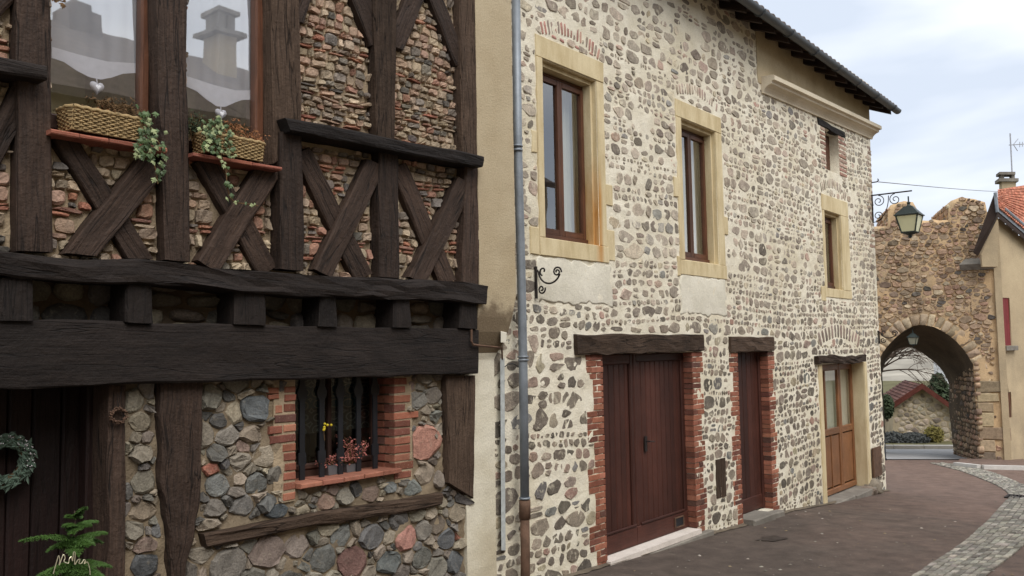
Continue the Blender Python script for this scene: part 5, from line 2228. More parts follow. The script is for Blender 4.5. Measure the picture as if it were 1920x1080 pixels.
up_ = lambda u: FN.p(u, eave(u) + .03, .22)
rdg = [PZ(1869, 356, DC + .6), PZ(1930, 346, DC + 3.0)]
E0, E1 = up_(-.05), up_(uE + .6)
NR, NC = 14, 22
tl = MB()
roofN = None
cnt = 0
rv = MB()
dz_ = lambda p, k: p + Vector((0, 0, k))
rv.hexa([dz_(p, -.30) for p in (E0, E1, rdg[1], rdg[0])], [dz_(p, -.24) for p in (E0, E1, rdg[1], rdg[0])])
roofN = rv.build('roof', 'rafter', NB)
nrm = (E1 - E0).cross(rdg[0] - E0).normalized()
if nrm.z < 0:
    nrm = -nrm
for i in range(NR):
    for j in range(NC):
        def pt(a, b):
            lo = E0.lerp(E1, b)
            hi = rdg[0].lerp(rdg[1], b)
            return lo.lerp(hi, a)
        a0, a1 = i / NR, (i + 1.12) / NR
        b0, b1 = j / NC + .002, (j + 1) / NC - .002
        dn = nrm * random.uniform(.03, .05)
        q = [pt(a0, b0) + dn, pt(a0, b1) + dn, pt(min(a1, 1), b1) + nrm * .012, pt(min(a1, 1), b0) + nrm * .012]
        mid0, mid1 = (q[0] + q[1]) / 2 + nrm * .035, (q[2] + q[3]) / 2 + nrm * .03
        mb = MB()
        mb.add(q + [mid0, mid1, q[0] - nrm * .03, q[1] - nrm * .03], [(0, 4, 5, 3), (4, 1, 2, 5), (6, 7, 1, 4, 0)], None, (*pick([((184, 108, 76), 3), ((170, 98, 70), 2), ((196, 122, 90), 2)]), 1))
        mb.build('roof_tile', 'rooftile', roofN)
        cnt += 1
# zinc edge and gutter
mb = MB()
mb.hexa([up_(-.1) + Vector((0, 0, -.10)), up_(uE + .5) + Vector((0, 0, -.10)), up_(uE + .5) + Vector((0, 0, .08)), up_(-.1) + Vector((0, 0, .08))],
        [FN.p(-.1, eave(-.1) - .08, .05), FN.p(uE + .5, eave(uE + .5) - .08, .05), FN.p(uE + .5, eave(uE + .5) + .1, .05), FN.p(-.1, eave(-.1) + .1, .05)])
mb.build('zinc_edge', 'zinc', NB)
mb = MB()
mb.tube([up_(.4) + Vector((0, 0, .16)), up_(uE + .5) + Vector((0, 0, .16))], .06, 8)
mb.build('zinc_roll', 'zinc', NB)
dv = [PZ(1866, 362, DC - .35), PZ(1871, 398, DC - .4), PZ(1868, 414, DC - .12), PZ(1834, 480, DC - .1), PZ(1826, 474, DC - .2)]
mb = MB()
k = Vector(FT.n) * -.12 + Vector((0, 0, .02))
mb.add(dv + [p + k for p in dv], [(0, 1, 2, 3, 4), (9, 8, 7, 6, 5)] + [(i, (i + 1) % 5, 5 + (i + 1) % 5, 5 + i) for i in range(5)], None)
mb.build('eaves_soffit', 'rafter', NB)
mb = MB()
mb.tube([PZ(1866, 361, DC - .4), PZ(1870, 398, DC - .45)], .05, 6)
mb.build('verge_flashing', 'zinc', NB)
gw = [PZ(1866, 414, DC - .02), PZ(1871, 412, DC - .02), PZ(1871, 500, DC - .02), PZ(1842, 500, DC + .02), PZ(1840, 476, DC + .02)]
mb = MB()
mb.add(gw + [p + pd * .2 for p in gw], [(0, 1, 2, 3, 4), (9, 8, 7, 6, 5)] + [(i, (i + 1) % 5, 5 + (i + 1) % 5, 5 + i) for i in range(5)])
mb.build('gable_wall', 'render_right', NB)
# chimney
ch = PZ(1892, 352, 36.0)
s = 36.0 / FPX


def cbox(mb, x0, x1, y0, y1, d0=0.0, d1=.5):
    a = [PZ(x0, y1, 36 + d0), PZ(x1, y1, 36 + d0), PZ(x1, y0, 36 + d0), PZ(x0, y0, 36 + d0)]
    w = pd * (d1 - d0)
    mb.hexa(a, [p + w for p in a])


mb = MB()
cbox(mb, 1879, 1905, 340, 362)
chim = mb.build('chimney', 'render_right', NB)
mb = MB()
cbox(mb, 1873, 1910, 334, 340, -.1, .6)
mb.build('chimney_slab', 'concrete', chim)
for x0, x1 in ((1877, 1883), (1897, 1903)):
    mb = MB()
    cbox(mb, x0, x1, 327.5, 333.8, .05, .45)
    mb.build('chimney_post', 'concrete', chim)
mb = MB()
cbox(mb, 1874, 1904, 322, 327, -.05, .55)
mb.build('chimney_cap', 'concrete', chim)
# television aerial
an = thing('television_aerial', 'thin metal television aerial on the chimney of the orange roofed house', 'aerial', tuple(PZ(1897, 325, 36.2)))
mb = MB()
mb.tube([PZ(1897.5, 322, 36.2), PZ(1894, 250, 36.2)], .028, 6)
mb.build('mast', 'aerial', an)
mb = MB()
mb.tube([PZ(1892, 272, 36.2), PZ(1921, 270, 36.6)], .018, 5)
mb.build('boom', 'aerial', an)
for a, b in (((1900, 271), (1909, 260)), ((1900, 271), (1908, 283)), ((1912, 266), (1912, 276)), ((1917, 266), (1917, 275))):
    mb = MB()
    mb.tube([PZ(*a, 36.3), PZ(*b, 36.3)], .014, 5)
    mb.build('element', 'aerial', an)

# ================================================================== pavement, kerbs, cobble band
Lp = [(1600, 1160), (1713, 1080), (1784, 1033), (1830, 996), (1862, 965), (1884, 941), (1892, 929), (1875, 914), (1842, 899), (1800, 883), (1765, 874), (1746, 869)]
Rp = [(1745, 1160), (1849, 1080), (1905, 1036), (1955, 996), (1985, 962), (1990, 938), (1972, 921), (1922, 910), (1881, 893), (1842, 881), (1804, 873), (1772, 868.5)]
Lw = [PG(*p) for p in Lp]
Rw = [PG(*p) for p in Rp]


def smooth_pts(pts):
    out = []
    n = len(pts)
    for i in range(n - 1):
        p0, p1, p2, p3 = pts[max(0, i - 1)], pts[i], pts[i + 1], pts[min(n - 1, i + 2)]
        for k in range(12):
            t = k / 12
            out.append(0.5 * ((2 * p1) + (-p0 + p2) * t + (2 * p0 - 5 * p1 + 4 * p2 - p3) * t * t + (-p0 + 3 * p1 - 3 * p2 + p3) * t ** 3))
    out.append(pts[-1])
    return out


Lw, Rw = smooth_pts(Lw), smooth_pts(Rw)
cumc = [0]
for i in range(1, len(Lw)):
    cumc.append(cumc[-1] + (((Lw[i] + Rw[i]) - (Lw[i - 1] + Rw[i - 1])) / 2).length)


def band(s, t):
    i = max(0, min(len(Lw) - 2, int(np.searchsorted(cumc, s)) - 1))
    f = (s - cumc[i]) / max(1e-6, cumc[i + 1] - cumc[i])
    p = Lw[i].lerp(Lw[i + 1], f).lerp(Rw[i].lerp(Rw[i + 1], f), t)
    return Vector((p.x, p.y, ground(p.x)))


bv, bf = [], []
for i in range(len(Lw)):
    for t in (0, .5, 1):
        p = Lw[i].lerp(Rw[i], t)
        bv.append((p.x, p.y, ground(p.x) + .006))
for i in range(len(Lw) - 1):
    for j in (0, 1):
        bf.append((i * 3 + j, (i + 1) * 3 + j, (i + 1) * 3 + j + 1, i * 3 + j + 1))
cob = make_obj('cobble_band', bv, bf, 'concrete', None, True, origin=(0, 0, 0), kind='structure')
wid = (Lw[20] - Rw[20]).length
cell_list = []
rows_n = max(6, int(round(1.15 / .13)))
s = 0
for r in range(rows_n):
    s = random.uniform(0, .1)
    while s < cumc[-1]:
        l = random.uniform(.11, .19)
        cell_list.append((s + .008, s + l - .008, r / rows_n + .007, (r + 1) / rows_n - .007))
        s += l
ctr = []
for c in cell_list:
    p = band((c[0] + c[1]) / 2, (c[2] + c[3]) / 2)
    x, y, dd = proj(p)
    ctr.append((dd if (0 < x < 1930 and y < 1100) else 1e6 + dd))
order = sorted(range(len(cell_list)), key=lambda i: ctr[i])
rest = MB()
PALC = [((150, 144, 130), 3), ((134, 128, 116), 3), ((166, 158, 142), 2), ((120, 114, 104), 1.5)]
for n_, i in enumerate(order):
    s0, s1, t0, t1 = cell_list[i]
    q = [band(s0, t0), band(s1, t0), band(s1, t1), band(s0, t1)]
    j = lambda: Vector((random.uniform(-.006, .006), random.uniform(-.006, .006), 0))
    q = [p + j() for p in q]
    c = (q[0] + q[1] + q[2] + q[3]) / 4
    hh = random.uniform(.014, .026)
    z = Vector((0, 0, 1))
    vts = [p - z * .02 for p in q] + [p + z * hh * .7 for p in q] + [c + (p - c) * .78 + z * (hh + random.uniform(-.003, .003)) for p in q]
    f = []
    for a in range(4):
        b = (a + 1) % 4
        f += [(a, b, 4 + b, 4 + a), (4 + a, 4 + b, 8 + b, 8 + a)]
    f.append((8, 9, 10, 11))
    if n_ < 290 and ctr[i] < 1e5:
        make_obj('cobble', vts, f, 'stone', cob, False, col=(*pick(PALC), 1))
    else:
        rest.add(vts, f, None, (*pick(PALC), 1))
rest.build('far_cobbles', 'stone', cob, kind='stuff')

# pavement in front of the roughcast house, with its pale kerb
kp = [PG(1795, 874), PG(1840, 879), PG(1925, 881), PG(2050, 886)]
hp = [PG(1800, 866), PG(1840, 866), PG(1925, 867), PG(2050, 868)]
pv, pf = [], []
for a, b in zip(kp, hp):
    for t in (0, .5, 1):
        p = a.lerp(b, t)
        pv.append((p.x, p.y, ground(p.x) + .10))
    pv.append((a.x, a.y, ground(a.x) - .05))
for i in range(3):
    for j in (0, 1):
        pf.append((i * 4 + j, (i + 1) * 4 + j, (i + 1) * 4 + j + 1, i * 4 + j + 1))
    pf.append((i * 4 + 3, (i + 1) * 4 + 3, (i + 1) * 4, i * 4))
make_obj('pavement', pv, pf, 'asphalt', None, False, origin=(0, 0, 0), kind='structure')
kb = MB()
for i in range(3):
    a, b = kp[i], kp[i + 1]
    n_ = max(1, int((b - a).length / 1.0))
    for k in range(n_):
        p, q = a.lerp(b, k / n_ + .004), a.lerp(b, (k + 1) / n_ - .004)
        w = Vector((p.y - q.y, q.x - p.x, 0)).normalized() * .14
        if (hp[i] - a).dot(w) > 0:
            w = -w
        P0, Q0 = Vector((p.x, p.y, ground(p.x) - .05)), Vector((q.x, q.y, ground(q.x) - .05))
        up2 = Vector((0, 0, .165))
        mb = MB()
        mb.hexa([P0 + w, Q0 + w, Q0 + w + up2, P0 + w + up2], [P0, Q0, Q0 + up2, P0 + up2])
        o = mb.build('kerb', 'stone_line', None, origin=tuple(P0))
        o['kind'] = 'structure'
# bollards by the gate
for i, (px, yb, yt, lab) in enumerate(((1838, 864, 815, 'black iron bollard against the right jamb of the stone gate'), (1658, 860, 813, 'black iron bollard at the left foot of the gate next to the house corner'))):
    b = PG(px, yb)
    if i == 1:
        b = Vector(PZ(px, yb, 27.5))
        b.z = ground(b.x)
    dd = proj(b)[2]
    h = (yb - yt) * dd / FPX
    t = thing('bollard', lab, 'bollard', tuple(b), 'black bollards at the gate')
    mb = MB()
    r = .055
    mb.lathe([(r * 1.3, -.05), (r * 1.3, .06), (r, .08), (r, h * .8)], b, 12)
    mb.build('post', 'black_paint', t, True)
    mb = MB()
    mb.lathe([(r * 1.02, h * .8), (r * 1.25, h * .82), (r * 1.25, h * .86), (r, h * .88), (r * .9, h * .96), (r * .3, h)], b, 12)
    mb.build('cap', 'black_paint', t, True)

# ================================================================== beyond the gate
rd = []
cr = [PG(1560, 862), PG(1900, 862), PG(1900, 843), PG(1560, 843)]
xs0 = min(p.x for p in cr)
make_obj('cross_road', [(p.x, p.y, ground(p.x) + .02) for p in cr], [(0, 1, 2, 3)], 'asphalt_far', None, origin=(0, 0, 0), kind='structure')
ka, kc = PG(1560, 842), PG(1900, 842)
kl = (kc - ka).length
for k in range(int(kl / 1.2)):
    p, q = ka.lerp(kc, (k + .01) / int(kl / 1.2)), ka.lerp(kc, (k + .99) / int(kl / 1.2))
    w = pd * .25
    up2 = Vector((0, 0, .16))
    mb = MB()
    P0, Q0 = Vector((p.x, p.y, ground(p.x) - .02)), Vector((q.x, q.y, ground(q.x) - .02))
    mb.hexa([P0, Q0, Q0 + up2, P0 + up2], [P0 + w, Q0 + w, Q0 + w + up2, P0 + w + up2])
    o = mb.build('kerb', 'stone_line', None, origin=tuple(P0))
    o['kind'] = 'structure'

DS = 39.5
sh = thing('garden_shed', 'small rubble shed with a brown-red tile roof seen through the arch', 'shed', tuple(PZ(1720, 838, DS)))
FSh = Frame((PZ(1720, 838, DS).x, PZ(1720, 838, DS).y, 0), FT.ex, FT.n)
gp = [FSh.uv(*p) for p in ((1672, 846), (1820, 846), (1820, 792), (1786, 768), (1727, 728), (1676, 757))]
vs2 = [FSh.p(a, b, 0) for a, b in gp] + [FSh.p(a, b, -5) for a, b in gp]
k = len(gp)
make_obj('wall', vs2, [tuple(range(k)), tuple(range(2 * k - 1, k - 1, -1))] + [(i, (i + 1) % k, k + (i + 1) % k, k + i) for i in range(k)], 'mortar_shed', sh)
seeds, cols = [], []
for _ in range(900):
    u, v = random.uniform(gp[0][0], gp[1][0]), random.uniform(gp[0][1], gp[4][1])
    r = random.uniform(.07, .14)
    if all(math.hypot(u - s_[0], v - s_[1]) > (r + s_[2]) * .9 for s_ in seeds):
        seeds.append((u, v, r))
        cols.append(pick([((170, 154, 128), 3), ((150, 136, 114), 2), ((184, 170, 146), 2), ((128, 116, 100), 1)]))
items = []
gpo = gp
for poly, c in zip(power_cells(seeds, .7, .03), cols):
    if poly is None or centroid(poly)[1] < .004 or not all(inside(p, gpo) for p in poly):
        continue
    vv, f, a, c3 = stone_mesh(FSh, chip(poly, 1), random.uniform(.01, .03), 8, .1, .6, -.05, .1, .85)
    items.append((vv, f, a, c3, c, FSh.n))
lay_stones(items, sh, 'rubble', 'stone', 'small_stones', 120)
eL, aP, eR = FSh.uv(1668, 763), FSh.uv(1727, 724), FSh.uv(1826, 794)


def roof_side(e, a, nm):
    cells = []
    root = None
    nrow, ncol = 9, 16
    for i in range(nrow):
        for j in range(ncol):
            def pt(s_, d_):
                return FSh.p(e[0] + (a[0] - e[0]) * s_, e[1] + (a[1] - e[1]) * s_ + .08, .3 - 5.4 * d_)
            q = [pt(i / nrow, j / ncol), pt(i / nrow, (j + .96) / ncol), pt((i + 1.1) / nrow, (j + .96) / ncol), pt((i + 1.1) / nrow, j / ncol)]
            q[0].z += .05
            q[1].z += .05
            mb = MB()
            mb.hexa([p - Vector((0, 0, .05)) for p in q], q)
            c = pick([((106, 68, 57), 3), ((94, 60, 52), 2), ((120, 80, 67), 1)])
            mb.c = [(*c, 1)] * 8
            cells.append(mb)
    return cells


rf = MB()
for e, a in ((eL, aP), (eR, aP)):
    q = [FSh.p(e[0], e[1], .28), FSh.p(e[0], e[1], -5.1), FSh.p(a[0], a[1], -5.1), FSh.p(a[0], a[1], .28)]
    rf.hexa(q, [p + Vector((0, 0, .07)) for p in q])
rfo = rf.build('roof', 'rafter', sh)
for e, a in ((eL, aP), (eR, aP)):
    for mb in roof_side(e, a, 'x'):
        mb.build('roof_tile', 'rooftile', rfo)
for e, a in ((eL, aP), (eR, aP)):
    q = [FSh.p(e[0], e[1] - .12, .34), FSh.p(a[0], a[1] - .12, .34), FSh.p(a[0], a[1] + .14, .34), FSh.p(e[0], e[1] + .14, .34)]
    mb = MB()
    mb.hexa(q, [p + FSh.n * -.04 for p in q])
    mb.c = [(*srgb(92, 52, 44)[:3], 1)] * 8
    mb.build('bargeboard', 'rooftile', sh)


def leaf_cloud(mb, c, rx, ry, rz, n, size, quad=True):
    for _ in range(n):
        while True:
            p = Vector((random.uniform(-1, 1), random.uniform(-1, 1), random.uniform(-1, 1)))
            if p.length < 1 and p.length > .35 + .3 * nz(p.x * 2.5 + c[0], p.y * 2.5, p.z * 2.5):
                break
        q = Vector((c[0] + p.x * rx, c[1] + p.y * ry, c[2] + p.z * rz))
        d = Vector((random.uniform(-1, 1), random.uniform(-1, 1), random.uniform(-.6, 1))).normalized()
        e = d.orthogonal().normalized()
        s_ = size * random.uniform(.6, 1.4)
        mb.add([q - d * s_, q + e * s_ * .45, q + d * s_, q - e * s_ * .45], [(0, 1, 2, 3)])


def bush(label, px, py, d, rx, rz, mat, n, size, cat='bush', group=None):
    b = PZ(px, py, d)
    t = thing('bush', label, cat, tuple(b), group)
    mb = MB()
    leaf_cloud(mb, (b.x, b.y, b.z + rz), rx, rx * .8, rz, n, size)
    mb.build('foliage', mat, t)
    mb = MB()
    for k in range(4):
        mb.tube([b + Vector((.05 * k - .1, 0, -.1)), b + Vector((random.uniform(-.5, .5) * rx, random.uniform(-.3, .3) * rx, rz * 1.2))], [.03, .012], 5)
    mb.build('stem', 'bark', t)


bush('low grey clipped bush left of centre in front of the garden shed', 1672, 838, 38.2, .8, .33, 'bush_grey', 1500, .07, group='clipped bushes before the shed')
bush('longer grey clipped bush in the middle before the shed wall', 1712, 837, 38.2, .85, .3, 'bush_grey', 1500, .07, group='clipped bushes before the shed')
bush('yellow-green weeds at the foot of the shed wall', 1752, 836, 38.4, .5, .45, 'moss', 900, .07)
bush('dark ivy bush against the left corner of the shed', 1664, 786, 38.9, .35, .55, 'bush', 1800, .08)

# dark conifer and bare tree behind the shed
b = PZ(1762, 770, 46.0)
t = thing('conifer', 'dark green conifer rising behind the shed roof', 'tree', (b.x, b.y, ground(b.x)))
mb = MB()
mb.tube([(b.x, b.y, ground(b.x)), (b.x, b.y, PZ(1762, 705, 46).z)], [.16, .03], 6)
mb.build('trunk', 'bark', t)
mb = MB()
for k in range(9):
    z0 = PZ(1762, 775 - 8 * k, 46).z
    leaf_cloud(mb, (b.x, b.y, z0), 1.15 * (1 - k / 11), 1.15 * (1 - k / 11), .3, 260, .12)
mb.build('crown', 'bush', t)
bt = PZ(1640, 730, 43.0)
t = thing('bare_tree', 'leafless tree with drooping twigs seen under the arch', 'tree', (bt.x, bt.y, ground(bt.x)))
tp = PZ(1648, 690, 43)
mb = MB()
mb.tube([(bt.x, bt.y, ground(bt.x)), Vector((bt.x, bt.y, bt.z)), tp], [.28, .22, .18], 8)
mb.build('trunk', 'bark', t)
tw = MB()


def branch(p, d, L, r, depth):
    pts, rr = [p], [r]
    for i in range(5):
        d = (d + Vector((random.uniform(-.16, .16), random.uniform(-.16, .16), -.05 - .035 * i * (3 - depth) * .4))).normalized()
        p = p + d * L / 5
        pts.append(p)
        rr.append(max(.006, r * (1 - .16 * (i + 1))))
        if depth > 0 and i > 0:
            for _ in range(2):
                dd = (d + Vector((random.uniform(-.8, .8), random.uniform(-.5, .5), random.uniform(-.5, .7)))).normalized()
                branch(p, dd, L * random.uniform(.4, .6), max(.007, r * .45), depth - 1)
    tw.tube(pts, rr, 4, False)


for k in range(9):
    a = random.uniform(-.9, .9)
    dirv = (FT.ex * random.uniform(.5, 1.2) + pd * random.uniform(-.5, .5) + Vector((0, 0, random.uniform(.1, 1.1)))).normalized()
    branch(tp + Vector((0, 0, random.uniform(-.3, .4))), dirv, random.uniform(1.8, 2.8), .045, 2)
tw.build('branches', 'bark', t)
# slice of a white house
wh = PZ(1786, 800, 60)
t = thing('white_house', 'white house wall showing as a bright strip at the right of the arch', 'house', (wh.x, wh.y, ground(wh.x)))
a, b_ = PZ(1775, 700, 60), PZ(1850, 700, 60)
mb = MB()
q = [Vector((a.x, a.y, -3)), Vector((b_.x, b_.y, -3)), Vector((b_.x, b_.y, 5)), Vector((a.x, a.y, 5))]
mb.hexa(q, [p + pd * 5 for p in q])
mb.build('wall', 'white_wall', t)
q = [Vector((a.x, a.y, 5.01)) - pd * .4, Vector((b_.x, b_.y, 5.01)) - pd * .4, Vector((b_.x, b_.y, 6.8)) + pd * 2.5, Vector((a.x, a.y, 6.8)) + pd * 2.5]
mb = MB()
mb.hexa(q, [p + Vector((0, 0, .2)) for p in q])
mb.c = [(*srgb(150, 86, 70)[:3], 1)] * 8
mb.build('roof', 'rooftile', t)


# ================================================================== lanterns, brackets, cables
def scroll(cy, cz, r, turns, a0, sign=1, n=26):
    """spiral in the (y, z) plane"""
    pts = []
    for i in range(n + 1):
        t = i / n
        rr = r * (1 - .82 * t)
        a = a0 + sign * turns * 2 * math.pi * t
        pts.append((cy + rr * math.cos(a), cz + rr * math.sin(a)))
    return pts


def wall_bracket(label, x, px0, pyt, pyb, s_, L):
    b = P(px0, pyb)
    t = thing('scroll_bracket', label, 'iron bracket', (x, -.02, b.z))
    zt = P(px0, pyt).z
    h = zt - b.z
    mb = MB()
    mb.tube([(x, -.022, b.z), (x, -.022, zt)], .013 * s_, 6)
    mb.tube([(x, -.022, zt - .05 * h), (x, .03, zt - .05 * h)], .012 * s_, 6)
    mb.build('wall_bar', 'iron', t)
    # large quarter curve ending in a scroll, small scrolls in its corner
    mid = []
    for i in range(18):
        a = math.radians(-170 + 250 * i / 17)
        mid.append((x, -.022 - L * .42 + L * .32 * -math.cos(a) * .9, zt - h * .27 + h * .24 * math.sin(a)))
    mid = [(x, -.022 - L * .06, zt - h * .12)] + [(x, -.022 - L * (.10 + .45 * (1 - math.cos(math.pi * i / 24)) / 1), zt - h * (.12 + .44 * math.sin(math.pi * i / 24) ** 1.0)) for i in range(1, 22)]
    mb = MB()
    mb.tube(mid, .008 * s_, 5)
    mb.build('curve', 'iron', t)
    for (cy, cz, r, tr, a0, sg) in ((-.022 - L * .86, zt - h * .22, L * .17, 1.6, math.pi * 1.05, -1), (-.022 - L * .22, zt - h * .72, L * .16, 1.4, math.pi * .9, 1), (-.022 - L * .3, zt - h * .16, L * .16, .8, -math.pi * .4, 1)):
        mb = MB()
        mb.tube([(x, a, b_) for a, b_ in scroll(cy, cz, r, tr, a0, sg)], .0075 * s_, 5)
        mb.build('scroll', 'iron', t)


wall_bracket('black wrought-iron scroll bracket on the wall under the first yellow window', P(1002, 530).x, 1002, 500, 560, 1.2, .30)
wall_bracket('small wrought-iron scroll bracket on the house corner beside the gate arch', SX1 - .08, 1641, 620, 645, 1.3, .34)
# lantern on its bracket at the corner
xb = SX1 - .1
zb = P(1640, 364).z
pt_ = PX(1706, 364, xb)
Lb = -pt_.y
zb = (P(1640, 364).z + pt_.z) / 2
br_ = thing('lantern_bracket', 'long scrolled iron arm carrying the street lantern at the house corner', 'iron bracket', (xb, -.01, zb - .5))
mb = MB()
mb.box(xb - .012, xb + .012, -Lb - .04, .03, zb - .012, zb + .012)
mb.build('arm', 'iron', br_)
mb = MB()
mb.tube([(xb, -.02, zb + .02), (xb, -.02, zb - .55)], .013, 6)
mb.build('wall_bar', 'iron', br_)
for cy, cz, r, tr, a0, sg in ((-.14, zb - .13, .115, 1.5, math.pi * .5, 1), (-Lb * .62, zb - .13, .115, 1.5, math.pi * .5, -1), (-.12, zb - .42, .10, 1.5, -math.pi * .5, -1)):
    mb = MB()
    mb.tube([(xb, a, b_) for a, b_ in scroll(cy, cz, r, tr, a0, sg)], .009, 5)
    mb.build('scroll', 'iron', br_)
mb = MB()
mb.tube([(xb, -.025 - Lb * .42 * math.sin(math.pi / 2 * i / 12), zb - .54 + .5 * (1 - math.cos(math.pi / 2 * i / 12))) for i in range(13)], .009, 5)
mb.build('brace_curve', 'iron', br_)


def lantern(label, c, s_, top_z, glass='lamp_glass', group=None):
    """four-sided hanging lantern; c: point it hangs from; s_: height of the lantern itself"""
    t = thing('street_lantern', label, 'lantern', (c[0], c[1], c[2] - s_), group)
    x, y, z = c

    def ring(w, zz):
        return [(x - w, y - w, zz), (x + w, y - w, zz), (x + w, y + w, zz), (x - w, y + w, zz)]
    H = s_
    mb = MB()
    mb.tube([(x, y, z + .02), (x, y, z - H * .13)], .014, 6)
    mb.lathe([(.012, -H * .10), (.05 * H, -H * .13), (.03 * H, -H * .17), (.06 * H, -H * .21), (.085 * H, -H * .235)], (x, y, z), 10)
    mb.build('hanger', 'lantern', t)
    mb = MB()
    mb.loft([ring(.10 * H, z - H * .225), ring(.115 * H, z - H * .25), ring(.16 * H, z - H * .30), ring(.265 * H, z - H * .42), ring(.285 * H, z - H * .43), ring(.285 * H, z - H * .455), ring(.25 * H, z - H * .455)])
    mb.build('hood', 'lantern', t)
    r1, r0, z1, z0 = .245 * H, .155 * H, z - H * .458, z - H * .86
    a, b_ = ring(r1, z1), ring(r0, z0)
    for k in range(4):
        n_ = (k + 1) % 4
        mb = MB()
        q = [Vector(b_[k]), Vector(b_[n_]), Vector(a[n_]), Vector(a[k])]
        cc = (q[0] + q[1] + q[2] + q[3]) / 4
        q = [cc + (p - cc) * .955 for p in q]
        inn = (Vector((x, y, cc.z)) - cc).normalized() * .012
        mb.hexa(q, [p + inn for p in q])
        mb.build('glass_pane', glass, t)
        mb = MB()
        mb.tube([a[k], b_[k]], .013 * (s_ / .7), 5)
        mb.tube([b_[k], b_[n_]], .014 * (s_ / .7), 5)
        mb.build('corner_bar', 'lantern', t)
    mb = MB()
    mb.lathe([(.14 * H, -H * .865), (.11 * H, -H * .90), (.04 * H, -H * .93), (.05 * H, -H * .965), (.012 * H, -H)], (x, y, z), 8)
    mb.build('finial', 'lantern', t)


lp = PX(1703, 370, xb)
lh = (PX(1703, 370, xb) - PX(1703, 447, xb)).length
lantern('four-sided street lantern with milky panes hanging from the arm at the house corner', (xb, lp.y, lp.z), lh, None)
l2 = PZ(1711, 618, proj(TB)[2] + .9)
lantern('dim street lantern hanging inside the pointed arch of the gate', (l2.x, l2.y, l2.z), .56, None, 'lamp_glass_shaded')
mb = MB()
mb.tube([(l2.x, l2.y, l2.z), (l2.x, l2.y, l2.z + .7)], .012, 5)
tag(mb.build('lantern_chain', 'iron', None), 'thin iron rod holding the lantern under the gate vault', 'rod')
# overhead cable from the corner hook
ca, cb = Vector((SX1 - .02, -.12, P(1640, 345).z)), PZ(1990, 350, 60)
mb = MB()
mb.tube([ca.lerp(cb, i / 14) + Vector((0, 0, -.55 * math.sin(math.pi * i / 14) * .5)) for i in range(15)], .009, 5)
tag(mb.build('overhead_cable', 'cable', None), 'thin overhead cable stretched from the house corner across the sky', 'cable')
mb = MB()
mb.tube([(SX1 - .03, .02, ca.z), (SX1 - .03, -.1, ca.z), (SX1 - .03, -.14, ca.z + .03), (SX1 - .03, -.12, ca.z + .06)], .012, 6)
tag(mb.build('cable_hook', 'iron', None), 'small iron hook in the house corner holding the overhead cable', 'hook')
# conduit, junction box and service pipe beside the wing wall
mb = MB()
mb.hexa([P(938, 672, -.06), P(946, 672, -.06), P(948, 1032, -.06), P(940, 1032, -.06)], [P(938, 672, -.028), P(946, 672, -.028), P(948, 1032, -.028), P(940, 1032, -.028)])
tag(mb.build('conduit', 'white_metal', None), 'chipped white cable cover running down beside the plaster strip', 'conduit')
mb = MB()
mb.hexa([P(939, 622, -.16), P(950, 625, -.16), P(949, 642, -.16), P(939, 642, -.16)], [P(939, 618, -.05), P(950, 620, -.05), P(949, 642, -.05), P(939, 642, -.05)])
jb = tag(mb.build('junction_box', 'plastic_white', None), 'small cream junction box under the corbelled wall end', 'junction box')
mb = MB()
mb.tube([P(884, 618, -.17), P(884, 640, -.17), P(887, 646, -.17), P(900, 648, -.17), P(941, 652, -.10)], .011, 6)
mb.tube([P(941, 652, -.10), P(942, 674, -.06)], .008, 6)
tag(mb.build('service_pipe', 'rust_pipe', None), 'thin bent pipe crossing from the black beam end to the conduit', 'pipe')
mb = MB()
mb.tube([P(946, 688, -.04), P(952, 683, -.05), P(962, 682, -.05), P(974, 688, -.05), P(988, 684, -.05), P(986, 690, -.03)], .005, 5)
tag(mb.build('loose_wire', 'black_paint', None), 'black loose wire passing behind the downpipe', 'wire')

# ================================================================== things in and before the timber-framed house
yc = .035
for (px0, px1, hem_px, band_px, lab) in (
        (95, 263, [(95, 108), (118, 116), (142, 132), (165, 144), (188, 149), (208, 145), (228, 138), (245, 137), (264, 136)], [(95, 88), (150, 104), (200, 116), (264, 120)],
         'white voile curtain with scalloped hem in the left upper window above the plain basket'),
        (348, 478, [(348, 162), (366, 170), (388, 188), (405, 199), (420, 200), (438, 192), (452, 187), (478, 186)], [(348, 143), (400, 160), (440, 170), (478, 170)],
         'white voile curtain with scalloped hem in the right upper window above the ivy basket')):
    hp_ = [P(a, b, yc) for a, b in hem_px]
    hx, hz = [p.x for p in hp_], [p.z for p in hp_]
    bp_ = [P(a, b, yc - .004) for a, b in band_px]
    bx_, bz_ = [p.x for p in bp_], [p.z for p in bp_]
    o = curtain(lab, hx[0], hx[-1], 0, 6.1, yc, 'curtain', hem=lambda u: float(np.interp(u, hx, hz)), fold=.008, nf=5, group='scalloped voile curtains')
    v, f = [], []
    for i in range(33):
        u = hx[0] + (hx[-1] - hx[0]) * i / 32
        v += [(u, yc - .014, float(np.interp(u, hx, hz)) - .004), (u, yc - .014, float(np.interp(u, bx_, bz_)))]
    f = [(2 * i, 2 * i + 2, 2 * i + 3, 2 * i + 1) for i in range(32)]
    make_obj('hem_band', v, f, 'heart', o)


